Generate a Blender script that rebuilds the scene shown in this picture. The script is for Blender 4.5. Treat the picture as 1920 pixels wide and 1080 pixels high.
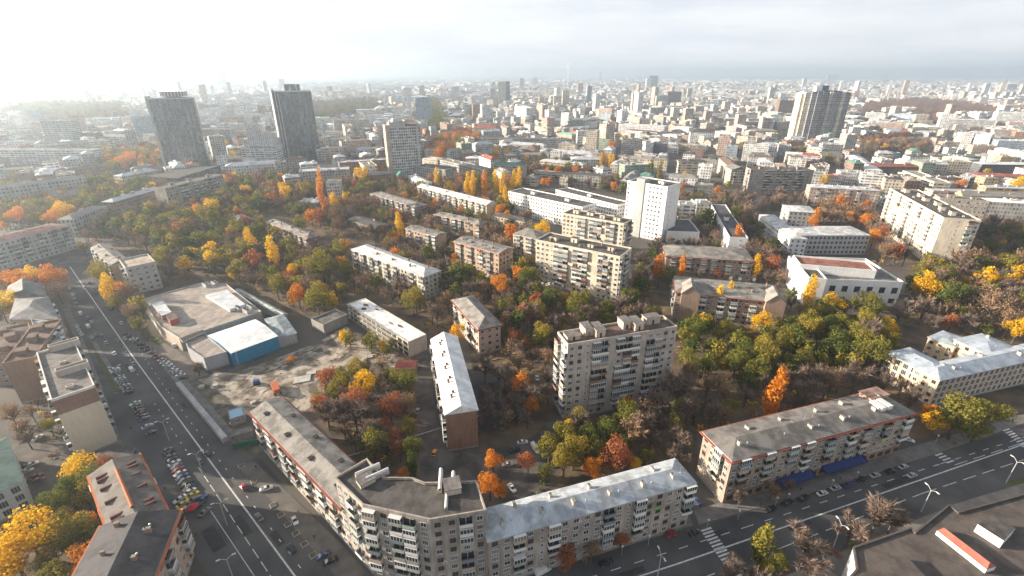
import bpy, math, random
from mathutils import Vector
R = math.radians
for o in list(bpy.data.objects): bpy.data.objects.remove(o)
SC = bpy.context.scene
COL = SC.collection

# ------------------------------------------------------------------ camera, sky, sun, exposure
FPX, CAMH, HZ = 907.0, 120.0, 137.0
PITCH = math.atan((540 - HZ) / FPX)
cd = bpy.data.cameras.new('camera'); cam = bpy.data.objects.new('camera', cd); COL.objects.link(cam)
cd.sensor_width = 36; cd.lens = FPX / 1920 * 36; cd.clip_start = 1; cd.clip_end = 60000
cam.location = (0, 0, CAMH); cam.rotation_euler = (R(90) - PITCH, 0, 0)
SC.camera = cam

SUN_EL = 15.0; SUN_AZ = 8.0          # shadows run to the right and 8 degrees towards the viewer
sv = Vector((-math.cos(R(SUN_AZ)) * math.cos(R(SUN_EL)), math.sin(R(SUN_AZ)) * math.cos(R(SUN_EL)), math.sin(R(SUN_EL))))
sd = bpy.data.lights.new('sun', 'SUN'); so = bpy.data.objects.new('sun', sd); COL.objects.link(so)
sd.energy = 5.0; sd.angle = R(0.6); sd.color = (1.0, 0.86, 0.69)
so.rotation_euler = sv.to_track_quat('Z', 'Y').to_euler(); so.location = (0, 0, 400)

W = bpy.data.worlds.new('World'); SC.world = W; W.use_nodes = True
nt = W.node_tree; nt.nodes.clear()
def nn(nt, t, **k):
    n = nt.nodes.new(t)
    for a, b in k.items(): setattr(n, a, b)
    return n
wo = nn(nt, 'ShaderNodeOutputWorld'); bg = nn(nt, 'ShaderNodeBackground')
sky = nn(nt, 'ShaderNodeTexSky', sky_type='NISHITA', sun_disc=False, sun_elevation=R(SUN_EL),
         sun_rotation=math.atan2(sv.x, sv.y), altitude=100, air_density=1.0, dust_density=2.5, ozone_density=1.0)
tc = nn(nt, 'ShaderNodeTexCoord'); mp = nn(nt, 'ShaderNodeMapping'); mp.inputs['Scale'].default_value = (1.0, 1.0, 7.0)
n1 = nn(nt, 'ShaderNodeTexNoise'); n1.inputs['Scale'].default_value = 2.6; n1.inputs['Detail'].default_value = 6; n1.inputs['Roughness'].default_value = .55
cr = nn(nt, 'ShaderNodeValToRGB'); cr.color_ramp.elements[0].position = .30; cr.color_ramp.elements[1].position = .66
cr.color_ramp.elements[0].color = (.90, .90, .90, 1); cr.color_ramp.elements[1].color = (1, 1, 1, 1)
# thin overcast: mostly veil, its grey undersides showing as soft streaks
n2 = nn(nt, 'ShaderNodeTexNoise'); n2.inputs['Scale'].default_value = 3.4; n2.inputs['Detail'].default_value = 7; n2.inputs['Roughness'].default_value = .6
cr2 = nn(nt, 'ShaderNodeValToRGB'); cr2.color_ramp.elements[0].position = .36; cr2.color_ramp.elements[1].position = .60
cr2.color_ramp.elements[0].color = (5.6, 5.85, 6.4, 1); cr2.color_ramp.elements[1].color = (6.9, 7.0, 7.2, 1)
mx = nn(nt, 'ShaderNodeMix', data_type='RGBA')
L = nt.links.new
L(tc.outputs['Generated'], mp.inputs['Vector']); L(mp.outputs[0], n1.inputs['Vector']); L(mp.outputs[0], n2.inputs['Vector'])
L(n1.outputs['Fac'], cr.inputs[0]); L(n2.outputs['Fac'], cr2.inputs[0])
sz_ = nn(nt, 'ShaderNodeSeparateXYZ'); L(tc.outputs['Generated'], sz_.inputs[0])
fo = nn(nt, 'ShaderNodeMapRange', interpolation_type='SMOOTHSTEP'); fo.inputs[1].default_value = .17; fo.inputs[2].default_value = .42; fo.inputs[3].default_value = 1; fo.inputs[4].default_value = .40; L(sz_.outputs[2], fo.inputs[0])
mf = nn(nt, 'ShaderNodeMath', operation='MULTIPLY'); L(cr.outputs[0], mf.inputs[0]); L(fo.outputs[0], mf.inputs[1])   # the veil lies low; overhead the sky is clear
L(mf.outputs[0], mx.inputs['Factor']); L(sky.outputs[0], mx.inputs['A']); L(cr2.outputs[0], mx.inputs['B'])
L(mx.outputs['Result'], bg.inputs[0]); bg.inputs[1].default_value = 0.05; L(bg.outputs[0], wo.inputs[0])
SC.view_settings.view_transform = 'Standard'; SC.view_settings.look = 'None'
SC.view_settings.exposure = 1.62; SC.view_settings.gamma = 1
SC.cycles.max_bounces = 6; SC.cycles.diffuse_bounces = 3; SC.cycles.transparent_max_bounces = 4
SC.cycles.volume_bounces = 1; SC.cycles.use_denoising = True

# ------------------------------------------------------------------ photo point -> place on the plane z
cp, sp = math.cos(PITCH), math.sin(PITCH)
def at(x, y, z=0.0):
    u = (x - 960) / FPX; v = (540 - y) / FPX
    t = (z - CAMH) / (-sp + v * cp)
    return Vector((u * t, (cp + v * sp) * t, z))
def px(p):
    d = p[1] * cp - (p[2] - CAMH) * sp; up = p[1] * sp + (p[2] - CAMH) * cp
    return 960 + FPX * p[0] / d, 540 - FPX * up / d, d

# ------------------------------------------------------------------ materials
MATS = {}
def mat_base(name):
    m = bpy.data.materials.new(name); m.use_nodes = True
    t = m.node_tree; b = t.nodes['Principled BSDF']; b.inputs['Specular IOR Level'].default_value = .3
    return m, t, b
def noisy(name, col, col2, scale=.6, rough=.85, detail=5, coord='Object', spec=.25, metal=0, bump=0, lo=.35, hi=.65, stretch=None):
    """two tones blended by a soft noise plus a finer speckle"""
    if name in MATS: return MATS[name]
    m, t, b = mat_base(name); l = t.links.new
    tc = nn(t, 'ShaderNodeTexCoord'); v = tc.outputs[coord]
    if stretch:
        mp = nn(t, 'ShaderNodeMapping'); mp.inputs['Scale'].default_value = stretch; l(v, mp.inputs[0]); v = mp.outputs[0]
    a = nn(t, 'ShaderNodeTexNoise'); a.inputs['Scale'].default_value = scale; a.inputs['Detail'].default_value = detail
    r = nn(t, 'ShaderNodeMapRange'); r.inputs[1].default_value = lo; r.inputs[2].default_value = hi
    l(v, a.inputs['Vector']); l(a.outputs['Fac'], r.inputs[0])
    x = nn(t, 'ShaderNodeMix', data_type='RGBA'); x.inputs['A'].default_value = (*col, 1); x.inputs['B'].default_value = (*col2, 1)
    l(r.outputs[0], x.inputs['Factor']); l(x.outputs['Result'], b.inputs['Base Color'])
    b.inputs['Roughness'].default_value = rough; b.inputs['Specular IOR Level'].default_value = spec; b.inputs['Metallic'].default_value = metal
    MATS[name] = m; return m
def wall_mat(name, col, stain=.72, panel=None):
    """render or panels: soft stains running down, joints every storey and bay when panel is set (metres)"""
    if name in MATS: return MATS[name]
    m, t, b = mat_base(name); l = t.links.new
    uv = nn(t, 'ShaderNodeUVMap'); tc = nn(t, 'ShaderNodeTexCoord')
    mp = nn(t, 'ShaderNodeMapping'); mp.inputs['Scale'].default_value = (1.2, .22, 1); l(uv.outputs[0], mp.inputs[0])
    a = nn(t, 'ShaderNodeTexNoise'); a.inputs['Scale'].default_value = .8; a.inputs['Detail'].default_value = 6; l(mp.outputs[0], a.inputs[0])
    a2 = nn(t, 'ShaderNodeTexNoise'); a2.inputs['Scale'].default_value = .12; a2.inputs['Detail'].default_value = 4; l(tc.outputs['Object'], a2.inputs[0])
    s = nn(t, 'ShaderNodeMath', operation='ADD'); l(a.outputs['Fac'], s.inputs[0]); l(a2.outputs['Fac'], s.inputs[1])
    r = nn(t, 'ShaderNodeMapRange'); r.inputs[1].default_value = .8; r.inputs[2].default_value = 1.25; r.inputs[3].default_value = stain; r.inputs[4].default_value = 1.06; l(s.outputs[0], r.inputs[0])
    f = r.outputs[0]
    if panel:
        br = nn(t, 'ShaderNodeTexBrick', offset=0.0); br.inputs['Color1'].default_value = (1, 1, 1, 1); br.inputs['Color2'].default_value = (.90, .90, .90, 1)
        br.inputs['Mortar'].default_value = (.72, .72, .72, 1); br.inputs['Scale'].default_value = 1; br.inputs['Mortar Size'].default_value = .06 if panel[1] > 1 else .02
        br.inputs['Brick Width'].default_value = panel[0]; br.inputs['Row Height'].default_value = panel[1]
        l(uv.outputs[0], br.inputs[0])
        q = nn(t, 'ShaderNodeMath', operation='MULTIPLY'); l(f, q.inputs[0]); l(br.outputs[0], q.inputs[1]); f = q.outputs[0]
    x = nn(t, 'ShaderNodeMix', data_type='RGBA', blend_type='MULTIPLY'); x.inputs['Factor'].default_value = 1; x.inputs['A'].default_value = (*col, 1)
    l(f, x.inputs['B']); l(x.outputs['Result'], b.inputs['Base Color']); b.inputs['Roughness'].default_value = .9
    MATS[name] = m; return m
def roof_mat(name, col, seam=None, stain=.65, rough=.8, metal=0.0):
    """sheet or felt roofing with seams across the slope and weather marks"""
    if name in MATS: return MATS[name]
    m, t, b = mat_base(name); l = t.links.new
    uv = nn(t, 'ShaderNodeUVMap'); tc = nn(t, 'ShaderNodeTexCoord')
    a = nn(t, 'ShaderNodeTexNoise'); a.inputs['Scale'].default_value = .25; a.inputs['Detail'].default_value = 7; a.inputs['Roughness'].default_value = .65; l(tc.outputs['Object'], a.inputs[0])
    r = nn(t, 'ShaderNodeMapRange'); r.inputs[1].default_value = .40; r.inputs[2].default_value = .58; r.inputs[3].default_value = stain * .88; r.inputs[4].default_value = 1.1; l(a.outputs['Fac'], r.inputs[0])
    f = r.outputs[0]
    if seam:
        br = nn(t, 'ShaderNodeTexBrick', offset=0.0); br.inputs['Color1'].default_value = (1, 1, 1, 1); br.inputs['Color2'].default_value = (.87, .87, .87, 1)
        br.inputs['Mortar'].default_value = (.70, .70, .70, 1); br.inputs['Scale'].default_value = 1; br.inputs['Mortar Size'].default_value = .04
        br.inputs['Brick Width'].default_value = seam; br.inputs['Row Height'].default_value = 7.0; l(uv.outputs[0], br.inputs[0])
        q = nn(t, 'ShaderNodeMath', operation='MULTIPLY'); l(f, q.inputs[0]); l(br.outputs[0], q.inputs[1]); f = q.outputs[0]
    x = nn(t, 'ShaderNodeMix', data_type='RGBA', blend_type='MULTIPLY'); x.inputs['Factor'].default_value = 1; x.inputs['A'].default_value = (*col, 1)
    l(f, x.inputs['B']); l(x.outputs['Result'], b.inputs['Base Color']); b.inputs['Roughness'].default_value = rough; b.inputs['Metallic'].default_value = metal
    MATS[name] = m; return m
def plain(name, col, rough=.6, spec=.4, metal=0):
    if name in MATS: return MATS[name]
    m, t, b = mat_base(name); b.inputs['Base Color'].default_value = (*col, 1); b.inputs['Roughness'].default_value = rough
    b.inputs['Specular IOR Level'].default_value = spec; b.inputs['Metallic'].default_value = metal
    MATS[name] = m; return m
def city_mat(name, windows, gx=3.2, gy=3.0, wx=.48, wy=.5, glass=(.045, .055, .065), contrast=1.0):
    """far buildings: colour from the face attribute Col; rows of windows laid out in metres along each wall"""
    if name in MATS: return MATS[name]
    m, t, b = mat_base(name); l = t.links.new
    at_ = nn(t, 'ShaderNodeAttribute', attribute_name='Col'); tc = nn(t, 'ShaderNodeTexCoord')
    a = nn(t, 'ShaderNodeTexNoise'); a.inputs['Scale'].default_value = .12; a.inputs['Detail'].default_value = 5; l(tc.outputs['Object'], a.inputs[0])
    r = nn(t, 'ShaderNodeMapRange'); r.inputs[1].default_value = .3; r.inputs[2].default_value = .7; r.inputs[3].default_value = .72; r.inputs[4].default_value = 1.1; l(a.outputs['Fac'], r.inputs[0])
    x = nn(t, 'ShaderNodeMix', data_type='RGBA', blend_type='MULTIPLY'); x.inputs['Factor'].default_value = 1
    l(at_.outputs['Color'], x.inputs['A']); l(r.outputs[0], x.inputs['B']); out = x.outputs['Result']
    if windows:
        uv = nn(t, 'ShaderNodeUVMap'); sx = nn(t, 'ShaderNodeSeparateXYZ'); l(uv.outputs[0], sx.inputs[0])
        cell = []; masks = []
        for k, g, w in ((0, gx, wx), (1, gy, wy)):
            dv = nn(t, 'ShaderNodeMath', operation='DIVIDE'); l(sx.outputs[k], dv.inputs[0]); dv.inputs[1].default_value = g
            fr = nn(t, 'ShaderNodeMath', operation='FRACT'); l(dv.outputs[0], fr.inputs[0])
            fl = nn(t, 'ShaderNodeMath', operation='FLOOR'); l(dv.outputs[0], fl.inputs[0]); cell.append(fl)
            sb = nn(t, 'ShaderNodeMath', operation='SUBTRACT'); l(fr.outputs[0], sb.inputs[0]); sb.inputs[1].default_value = .5
            ab = nn(t, 'ShaderNodeMath', operation='ABSOLUTE'); l(sb.outputs[0], ab.inputs[0])
            lt = nn(t, 'ShaderNodeMath', operation='LESS_THAN'); l(ab.outputs[0], lt.inputs[0]); lt.inputs[1].default_value = w / 2; masks.append(lt)
        mu = nn(t, 'ShaderNodeMath', operation='MULTIPLY'); l(masks[0].outputs[0], mu.inputs[0]); l(masks[1].outputs[0], mu.inputs[1])
        cb = nn(t, 'ShaderNodeCombineXYZ'); l(cell[0].outputs[0], cb.inputs[0]); l(cell[1].outputs[0], cb.inputs[1])
        wn = nn(t, 'ShaderNodeTexWhiteNoise', noise_dimensions='2D'); l(cb.outputs[0], wn.inputs[0])
        rr = nn(t, 'ShaderNodeMapRange'); l(wn.outputs['Value'], rr.inputs[0]); rr.inputs[1].default_value = .55; rr.inputs[2].default_value = 1; rr.inputs[3].default_value = 0; rr.inputs[4].default_value = .7
        gm = nn(t, 'ShaderNodeMix', data_type='RGBA'); gm.inputs['A'].default_value = (*glass, 1); l(rr.outputs[0], gm.inputs['Factor']); l(out, gm.inputs['B'])
        # panels between windows: enclosed balconies vary cell by cell
        pr = nn(t, 'ShaderNodeMapRange'); l(wn.outputs['Value'], pr.inputs[0]); pr.inputs[3].default_value = .82; pr.inputs[4].default_value = 1.12
        pm = nn(t, 'ShaderNodeMix', data_type='RGBA', blend_type='MULTIPLY'); pm.inputs['Factor'].default_value = 1; l(out, pm.inputs['A']); l(pr.outputs[0], pm.inputs['B'])
        fm = nn(t, 'ShaderNodeMix', data_type='RGBA'); l(mu.outputs[0], fm.inputs['Factor']); l(pm.outputs['Result'], fm.inputs['A']); l(gm.outputs['Result'], fm.inputs['B'])
        out = fm.outputs['Result']
    l(out, b.inputs['Base Color']); b.inputs['Roughness'].default_value = .8
    MATS[name] = m; return m
def leaf_mat(name, cols, trans=.3):
    m = bpy.data.materials.new(name); m.use_nodes = True; t = m.node_tree; t.nodes.clear(); l = t.links.new
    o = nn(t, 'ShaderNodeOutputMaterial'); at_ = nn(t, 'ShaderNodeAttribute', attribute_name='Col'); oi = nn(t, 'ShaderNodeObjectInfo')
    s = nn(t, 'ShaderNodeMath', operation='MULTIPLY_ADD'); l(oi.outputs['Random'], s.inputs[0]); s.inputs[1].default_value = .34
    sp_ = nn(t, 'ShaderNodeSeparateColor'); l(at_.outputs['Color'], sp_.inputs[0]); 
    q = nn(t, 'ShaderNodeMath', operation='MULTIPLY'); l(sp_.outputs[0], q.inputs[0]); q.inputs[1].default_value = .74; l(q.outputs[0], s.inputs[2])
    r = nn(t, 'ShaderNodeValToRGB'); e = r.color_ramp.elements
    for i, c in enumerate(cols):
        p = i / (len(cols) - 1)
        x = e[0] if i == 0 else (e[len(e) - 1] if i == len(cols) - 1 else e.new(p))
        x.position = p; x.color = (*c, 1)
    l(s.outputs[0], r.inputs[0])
    d = nn(t, 'ShaderNodeBsdfDiffuse'); tr = nn(t, 'ShaderNodeBsdfTranslucent'); mx = nn(t, 'ShaderNodeMixShader'); mx.inputs[0].default_value = trans
    l(r.outputs[0], d.inputs[0]); l(r.outputs[0], tr.inputs[0]); l(d.outputs[0], mx.inputs[1]); l(tr.outputs[0], mx.inputs[2]); l(mx.outputs[0], o.inputs[0])
    MATS[name] = m; return m

M_ASPH = noisy('asphalt', (.055, .055, .058), (.115, .110, .107), .07, lo=.36, hi=.68, detail=12)
M_ASPH2 = noisy('yard asphalt', (.062, .057, .055), (.14, .12, .105), .15, detail=10, lo=.4, hi=.62)
M_PAVE = noisy('paving', (.13, .12, .115), (.20, .185, .17), .3, detail=6)
M_KERB = noisy('kerb stone', (.30, .29, .28), (.42, .41, .39), .8)
M_LINE = noisy('road paint', (.62, .62, .60), (.30, .30, .29), 1.6, lo=.42, hi=.8)
M_SOIL = noisy('leaf strewn soil', (.060, .048, .036), (.17, .12, .075), .11, detail=10)
M_GRASS = noisy('autumn grass', (.045, .065, .020), (.10, .095, .035), .3, detail=6)
M_SAND = noisy('building sand', (.125, .10, .075), (.38, .33, .27), .15, detail=12, lo=.42, hi=.58)
M_GLASS = plain('window glass', (.035, .042, .05), .12, .6)
M_GLASS2 = plain('curtained glass', (.16, .155, .145), .3, .5)
M_WHITE = plain('white frame', (.62, .62, .60), .6)
M_BROWN = plain('brown frame', (.17, .09, .055), .7)
M_CONC = wall_mat('raw concrete', (.30, .285, .26))
M_DARK = plain('dark opening or recess shade', (.02, .02, .022), .8)
M_BRICK = wall_mat('chimney brick', (.38, .20, .12), .8)
M_CHIM = wall_mat('rendered chimney', (.55, .47, .38), .8)
M_METAL = plain('galvanised steel', (.42, .43, .44), .45, .5, .3)
M_CITYW = city_mat('windowed wall', True); M_CITYW2 = city_mat('close windowed wall', True, 2.4, 3.0, .5, .46); M_CITYW3 = city_mat('banded wall', True, 6.4, 3.0, .80, .40); CITYWS = (M_CITYW, M_CITYW2, M_CITYW3, M_CITYW)
M_CITYR = city_mat('far roof', False)
M_BARK = noisy('bark', (.07, .055, .045), (.13, .11, .09), 2.0)
M_BLUE = wall_mat('blue cladding', (.012, .21, .38), .82, panel=(1.1, 9))
M_AWN = plain('blue awning cloth', (.012, .03, .14), .7)

def inside(p, poly):
    x, y = p[0], p[1]; r = False; n = len(poly)
    for i in range(n):
        a, b = poly[i], poly[(i + 1) % n]
        if (a[1] > y) != (b[1] > y) and x < (b[0] - a[0]) * (y - a[1]) / (b[1] - a[1]) + a[0]: r = not r
    return r

# ------------------------------------------------------------------ mesh builder
class MB:
    def __init__(s): s.v = []; s.f = []; s.m = []; s.uv = []; s.c = []; s.mats = []
    def mi(s, m):
        if m not in s.mats: s.mats.append(m)
        return s.mats.index(m)
    def face(s, pts, m, uv=None, c=None):
        i = len(s.v); s.v.extend([tuple(p) for p in pts]); n = len(pts)
        s.f.append(tuple(range(i, i + n))); s.m.append(s.mi(m)); s.uv.append(uv); s.c.append(c)
    def quad(s, a, b, c_, d, m, c=None, u0=0, v0=0):
        a, b, c_, d = map(Vector, (a, b, c_, d)); w = (b - a).length; h = (d - a).length
        s.face((a, b, c_, d), m, ((u0, v0), (u0 + w, v0), (u0 + w, v0 + h), (u0, v0 + h)), c)
    def box(s, x0, y0, z0, x1, y1, z1, m, c=None, top=None, tc=None, bottom=True):
        p = [Vector(q) for q in ((x0, y0, z0), (x1, y0, z0), (x1, y1, z0), (x0, y1, z0), (x0, y0, z1), (x1, y0, z1), (x1, y1, z1), (x0, y1, z1))]
        for a, b, c_, d in ((0, 1, 5, 4), (1, 2, 6, 5), (2, 3, 7, 6), (3, 0, 4, 7)): s.quad(p[a], p[b], p[c_], p[d], m, c)
        s.quad(p[4], p[5], p[6], p[7], top or m, tc or c)
        if bottom: s.quad(p[3], p[2], p[1], p[0], m, c)
    def prism(s, pts, z0, z1, m, top=None, c=None, tc=None, v0=0, u0=0, bottom=False):
        n = len(pts); u = u0
        for i in range(n):
            a = pts[i]; b = pts[(i + 1) % n]; w = math.hypot(b[0] - a[0], b[1] - a[1])
            s.face(((a[0], a[1], z0), (b[0], b[1], z0), (b[0], b[1], z1), (a[0], a[1], z1)), m, ((u, v0), (u + w, v0), (u + w, v0 + z1 - z0), (u, v0 + z1 - z0)), c); u += w + 1.7
        if top is not False: s.face([(q[0], q[1], z1) for q in pts], top or m, [(q[0], q[1]) for q in pts], tc or c)
        if bottom: s.face([(q[0], q[1], z0) for q in reversed(pts)], m, [(q[0], q[1]) for q in reversed(pts)], c)
    def cyl(s, x, y, z0, z1, r0, r1, m, n=8, cap=True, c=None):
        A = [2 * math.pi * i / n for i in range(n)]
        for i in range(n):
            a, b = A[i], A[(i + 1) % n]
            s.quad((x + r0 * math.cos(a), y + r0 * math.sin(a), z0), (x + r0 * math.cos(b), y + r0 * math.sin(b), z0), (x + r1 * math.cos(b), y + r1 * math.sin(b), z1), (x + r1 * math.cos(a), y + r1 * math.sin(a), z1), m, c)
        if cap: s.face([(x + r1 * math.cos(a), y + r1 * math.sin(a), z1) for a in A], m, None, c)
    def tube(s, p, q, r0, r1, m, n=5, c=None):
        p, q = Vector(p), Vector(q); d = (q - p).normalized(); e = d.orthogonal().normalized(); g = d.cross(e)
        A = [2 * math.pi * i / n for i in range(n)]
        P = [p + (e * math.cos(a) + g * math.sin(a)) * r0 for a in A]; Q = [q + (e * math.cos(a) + g * math.sin(a)) * r1 for a in A]
        for i in range(n): j = (i + 1) % n; s.face((P[i], P[j], Q[j], Q[i]), m, None, c)
        s.face(Q, m, None, c)
    def mesh(s, name):
        me = bpy.data.meshes.new(name); me.from_pydata(s.v, [], s.f)
        for m in s.mats: me.materials.append(m)
        me.polygons.foreach_set('material_index', s.m)
        if any(u is not None for u in s.uv):
            uvl = me.uv_layers.new(name='UVMap'); buf = []
            for f, u in zip(s.f, s.uv):
                if u is None: buf.extend([0.0] * (2 * len(f)))
                else:
                    for p in u: buf.extend((p[0], p[1]))
            uvl.data.foreach_set('uv', buf)
        if any(c is not None for c in s.c):
            ca = me.color_attributes.new('Col', 'FLOAT_COLOR', 'CORNER'); buf = []
            for f, c in zip(s.f, s.c):
                c = c or (.5, .5, .5); buf.extend((c[0], c[1], c[2], 1.0) * len(f))
            ca.data.foreach_set('color', buf)
        me.update(); return me
    def build(s, name, parent=None, loc=None):
        o = bpy.data.objects.new(name, s.mesh(name)); COL.objects.link(o)
        if parent: o.parent = parent
        if loc is not None: o.location = loc
        return o
def tag(o, label=None, cat=None, group=None, kind=None):
    if label: o['label'] = label
    if cat: o['category'] = cat
    if group: o['group'] = group
    if kind: o['kind'] = kind
    return o
def thing(name, label, cat, loc=(0, 0, 0), rot=0, group=None):
    o = bpy.data.objects.new(name, None); o.empty_display_size = .5; COL.objects.link(o); o.location = loc; o.rotation_euler = (0, 0, rot)
    return tag(o, label, cat, group)
def inst(name, me, parent, loc, rot=0, scale=None):
    o = bpy.data.objects.new(name, me); COL.objects.link(o); o.parent = parent; o.location = loc; o.rotation_euler = (0, 0, rot)
    if scale: o.scale = scale
    return o
def flip_out(pts):
    a = sum(pts[i][0] * pts[(i + 1) % len(pts)][1] - pts[(i + 1) % len(pts)][0] * pts[i][1] for i in range(len(pts)))
    return list(pts) if a > 0 else list(reversed(pts))
def offset(poly, g):
    n = len(poly); out = []
    for i in range(n):
        p0, p1, p2 = Vector(poly[i - 1][:2]), Vector(poly[i][:2]), Vector(poly[(i + 1) % n][:2]); d1 = (p1 - p0).normalized(); d2 = (p2 - p1).normalized()
        a, c = Vector((d1.y, -d1.x)), Vector((d2.y, -d2.x)); m = a + c; m = m / max(.3, m.dot(a)); out.append(tuple(p1 + m * g))
    return out
FOOT = []                                       # footprints of everything built, grown a little
def grow(poly, g):
    cx = sum(p[0] for p in poly) / len(poly); cy = sum(p[1] for p in poly) / len(poly)
    return [(p[0] + (p[0] - cx) / max(.1, math.hypot(p[0] - cx, p[1] - cy)) * g, p[1] + (p[1] - cy) / max(.1, math.hypot(p[0] - cx, p[1] - cy)) * g) for p in poly]
def add_foot(poly):
    q = grow(poly, 2.5); FOOT.append((min(p[0] for p in q), max(p[0] for p in q), min(p[1] for p in q), max(p[1] for p in q), q))
def hit(x, y, m=0):
    for x0, x1, y0, y1, q in FOOT:
        if x0 - m < x < x1 + m and y0 - m < y < y1 + m:
            if m == 0:
                if inside((x, y), q): return True
            elif inside((x, y), grow(q, m)): return True
    return False

# ------------------------------------------------------------------ the lie of the land
def sheet(name, poly, m, z, kind='structure', skirt=None):
    b = MB(); P = flip_out([(p[0], p[1]) for p in poly])
    if skirt: b.prism(P, 0, z, skirt, top=m)
    else: b.face([(p[0], p[1], z) for p in P], m, [(p[0], p[1]) for p in P])
    o = b.build(name); o['kind'] = kind; return o
def ppoly(pts, z=0): return [at(x, y, z)[:2] for x, y in pts]
g = MB(); S_ = 45000
M_GROUND = noisy('city ground', (.055, .048, .040), (.14, .125, .11), .02, detail=12, lo=.3, hi=.7)
g.face(((-S_, -300, 0), (S_, -300, 0), (S_, 43000, 0), (-S_, 43000, 0)), M_GROUND); tag(g.build('ground'), kind='structure')
b = MB(); M_FAR = noisy('far forest', (.030, .040, .028), (.055, .060, .040), .002)
from mathutils import noise as mnoise
for k in range(3):          # low wooded ridges under the right-hand horizon
    N_ = 40
    for i in range(N_):
        def pt(j, t): x = 2600 + 34000 * j / N_; yy = 12500 + k * 4500 + t * 1400; return (x, yy, (26 + 16 * k) * (1 if t else 0) * min(1, j / 6) * (1 + .5 * mnoise.noise(Vector((j * .35, k * 5, 0)))) + .1)
        b.face((pt(i, 0), pt(i + 1, 0), pt(i + 1, 1), pt(i, 1)), M_FAR); b.face((pt(i, 1), pt(i + 1, 1), (*pt(i + 1, 1)[:1], pt(i, 1)[1] + 3000, .1), (*pt(i, 1)[:1], pt(i, 1)[1] + 3000, .1)), M_FAR)
tag(b.build('hills'), kind='structure')
AV = [(118, 492), (128, 560), (150, 620), (190, 720), (238, 850), (262, 870), (318, 955), (390, 1080), (430, 1180), (800, 1260), (697, 1078), (640, 1010), (560, 940), (492, 862), (425, 832), (340, 728), (285, 655), (235, 590), (165, 488), (150, 470), (60, 395), (52, 400)]
sheet('avenue', ppoly(AV), M_ASPH, .02)
ST = [(700, 1210), (920, 1100), (1120, 1040), (1300, 990), (1500, 935), (1700, 872), (1925, 797), (2100, 740), (2300, 800), (1925, 905), (1800, 940), (1650, 1000), (1450, 1090), (1200, 1230)]
sheet('street', ppoly(ST), M_ASPH, .03)
def pline(name, pts, w, m, z, dash=None):
    """a strip of width w metres through ground points, optionally dashed (on, off)"""
    b = MB(); P = [Vector(p[:2]) for p in pts]
    for a, c in zip(P, P[1:]):
        d = (c - a); Ln = d.length; d /= Ln; n = Vector((-d.y, d.x)) * w / 2; s = 0
        on, off = dash or (Ln, 0)
        while s < Ln - .01:
            e = min(Ln, s + on); p, q = a + d * s, a + d * e
            b.face([(*(p - n), z), (*(q - n), z), (*(q + n), z), (*(p + n), z)], m); s += on + off
    return tag(b.build(name), kind='structure')
PP = lambda *a: [at(x, y) for x, y in a]
pline('road_marking', PP((555, 1083), (250, 670), (131, 500)), .45, M_LINE, .045)
pline('road_marking', PP((290, 757), (352, 849)), .25, M_LINE, .045, (1.2, 4.2))
pline('road_marking', PP((372, 876), (560, 1160)), .25, M_LINE, .045, (4, 1.6))
pline('road_marking', PP((250, 640), (315, 735), (560, 1060), (600, 1115)), .25, M_LINE, .045, (1.2, 4.5))
pline('road_marking', PP((232, 650), (262, 710)), .25, M_LINE, .045, (1.2, 4.2))
pline('road_marking', PP((393, 955), (480, 1085)), .2, M_LINE, .045)
pline('road_marking', PP((900, 1180), (1280, 1054), (1920, 833), (2100, 770)), .4, M_LINE, .05)
pline('road_marking', PP((1100, 1085), (1397, 989), (1763, 870), (1920, 820)), .25, M_LINE, .05, (3, 4))
pline('road_marking', PP((1250, 1110), (1730, 925), (1920, 862)), .25, M_LINE, .05, (6, 3))
pline('road_marking', PP((1790, 872), (1925, 828)), .25, M_LINE, .05, (6, 3))
def zebra(a, b, n, along, name='crosswalk'):
    m = MB(); a, b = at(*a), at(*b); al = (at(*along[1]) - at(*along[0])).normalized(); d = (b - a) / n; wd = d.normalized() * .28
    for i in range(n):
        c = a + d * (i + .5)
        m.face([c - wd - al * 1.8 + Vector((0, 0, .05)), c + wd - al * 1.8 + Vector((0, 0, .05)), c + wd + al * 1.8 + Vector((0, 0, .05)), c - wd + al * 1.8 + Vector((0, 0, .05))], M_LINE)
    tag(m.build(name), kind='structure')
STD = ((1280, 1054), (1920, 833))
zebra((1322, 990), (1392, 1090), 16, STD); zebra((1880, 800), (1925, 838), 9, STD); zebra((1757, 850), (1785, 868), 4, STD)
zebra((1930, 800), (1960, 825), 6, STD)
PT = noisy('fresh tar patch', (.035, .035, .037), (.055, .054, .054), .5)
for x, y, w, l in ((455, 985, 2.2, 9), (300, 800, 1.6, 7), (345, 760, 1.2, 5), (430, 905, 1.5, 6), (240, 690, 1.5, 9), (520, 1010, 2, 6), (1180, 1075, 1.6, 9), (1500, 985, 1.4, 8), (1680, 905, 1.8, 11), (1350, 1000, 2, 5), (400, 1010, 3.4, 10)):
    c_ = at(x, y); d_ = Vector((-.742, .670, 0)) if x < 900 else Vector((.949, .317, 0)); n_ = Vector((-d_.y, d_.x, 0)); b = MB(); z_ = Vector((0, 0, .036))
    b.face([c_ - d_ * l / 2 - n_ * w / 2 + z_, c_ + d_ * l / 2 - n_ * w / 2 + z_, c_ + d_ * l / 2 + n_ * w / 2 + z_, c_ - d_ * l / 2 + n_ * w / 2 + z_], PT); tag(b.build('road_patch'), kind='structure')
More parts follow.
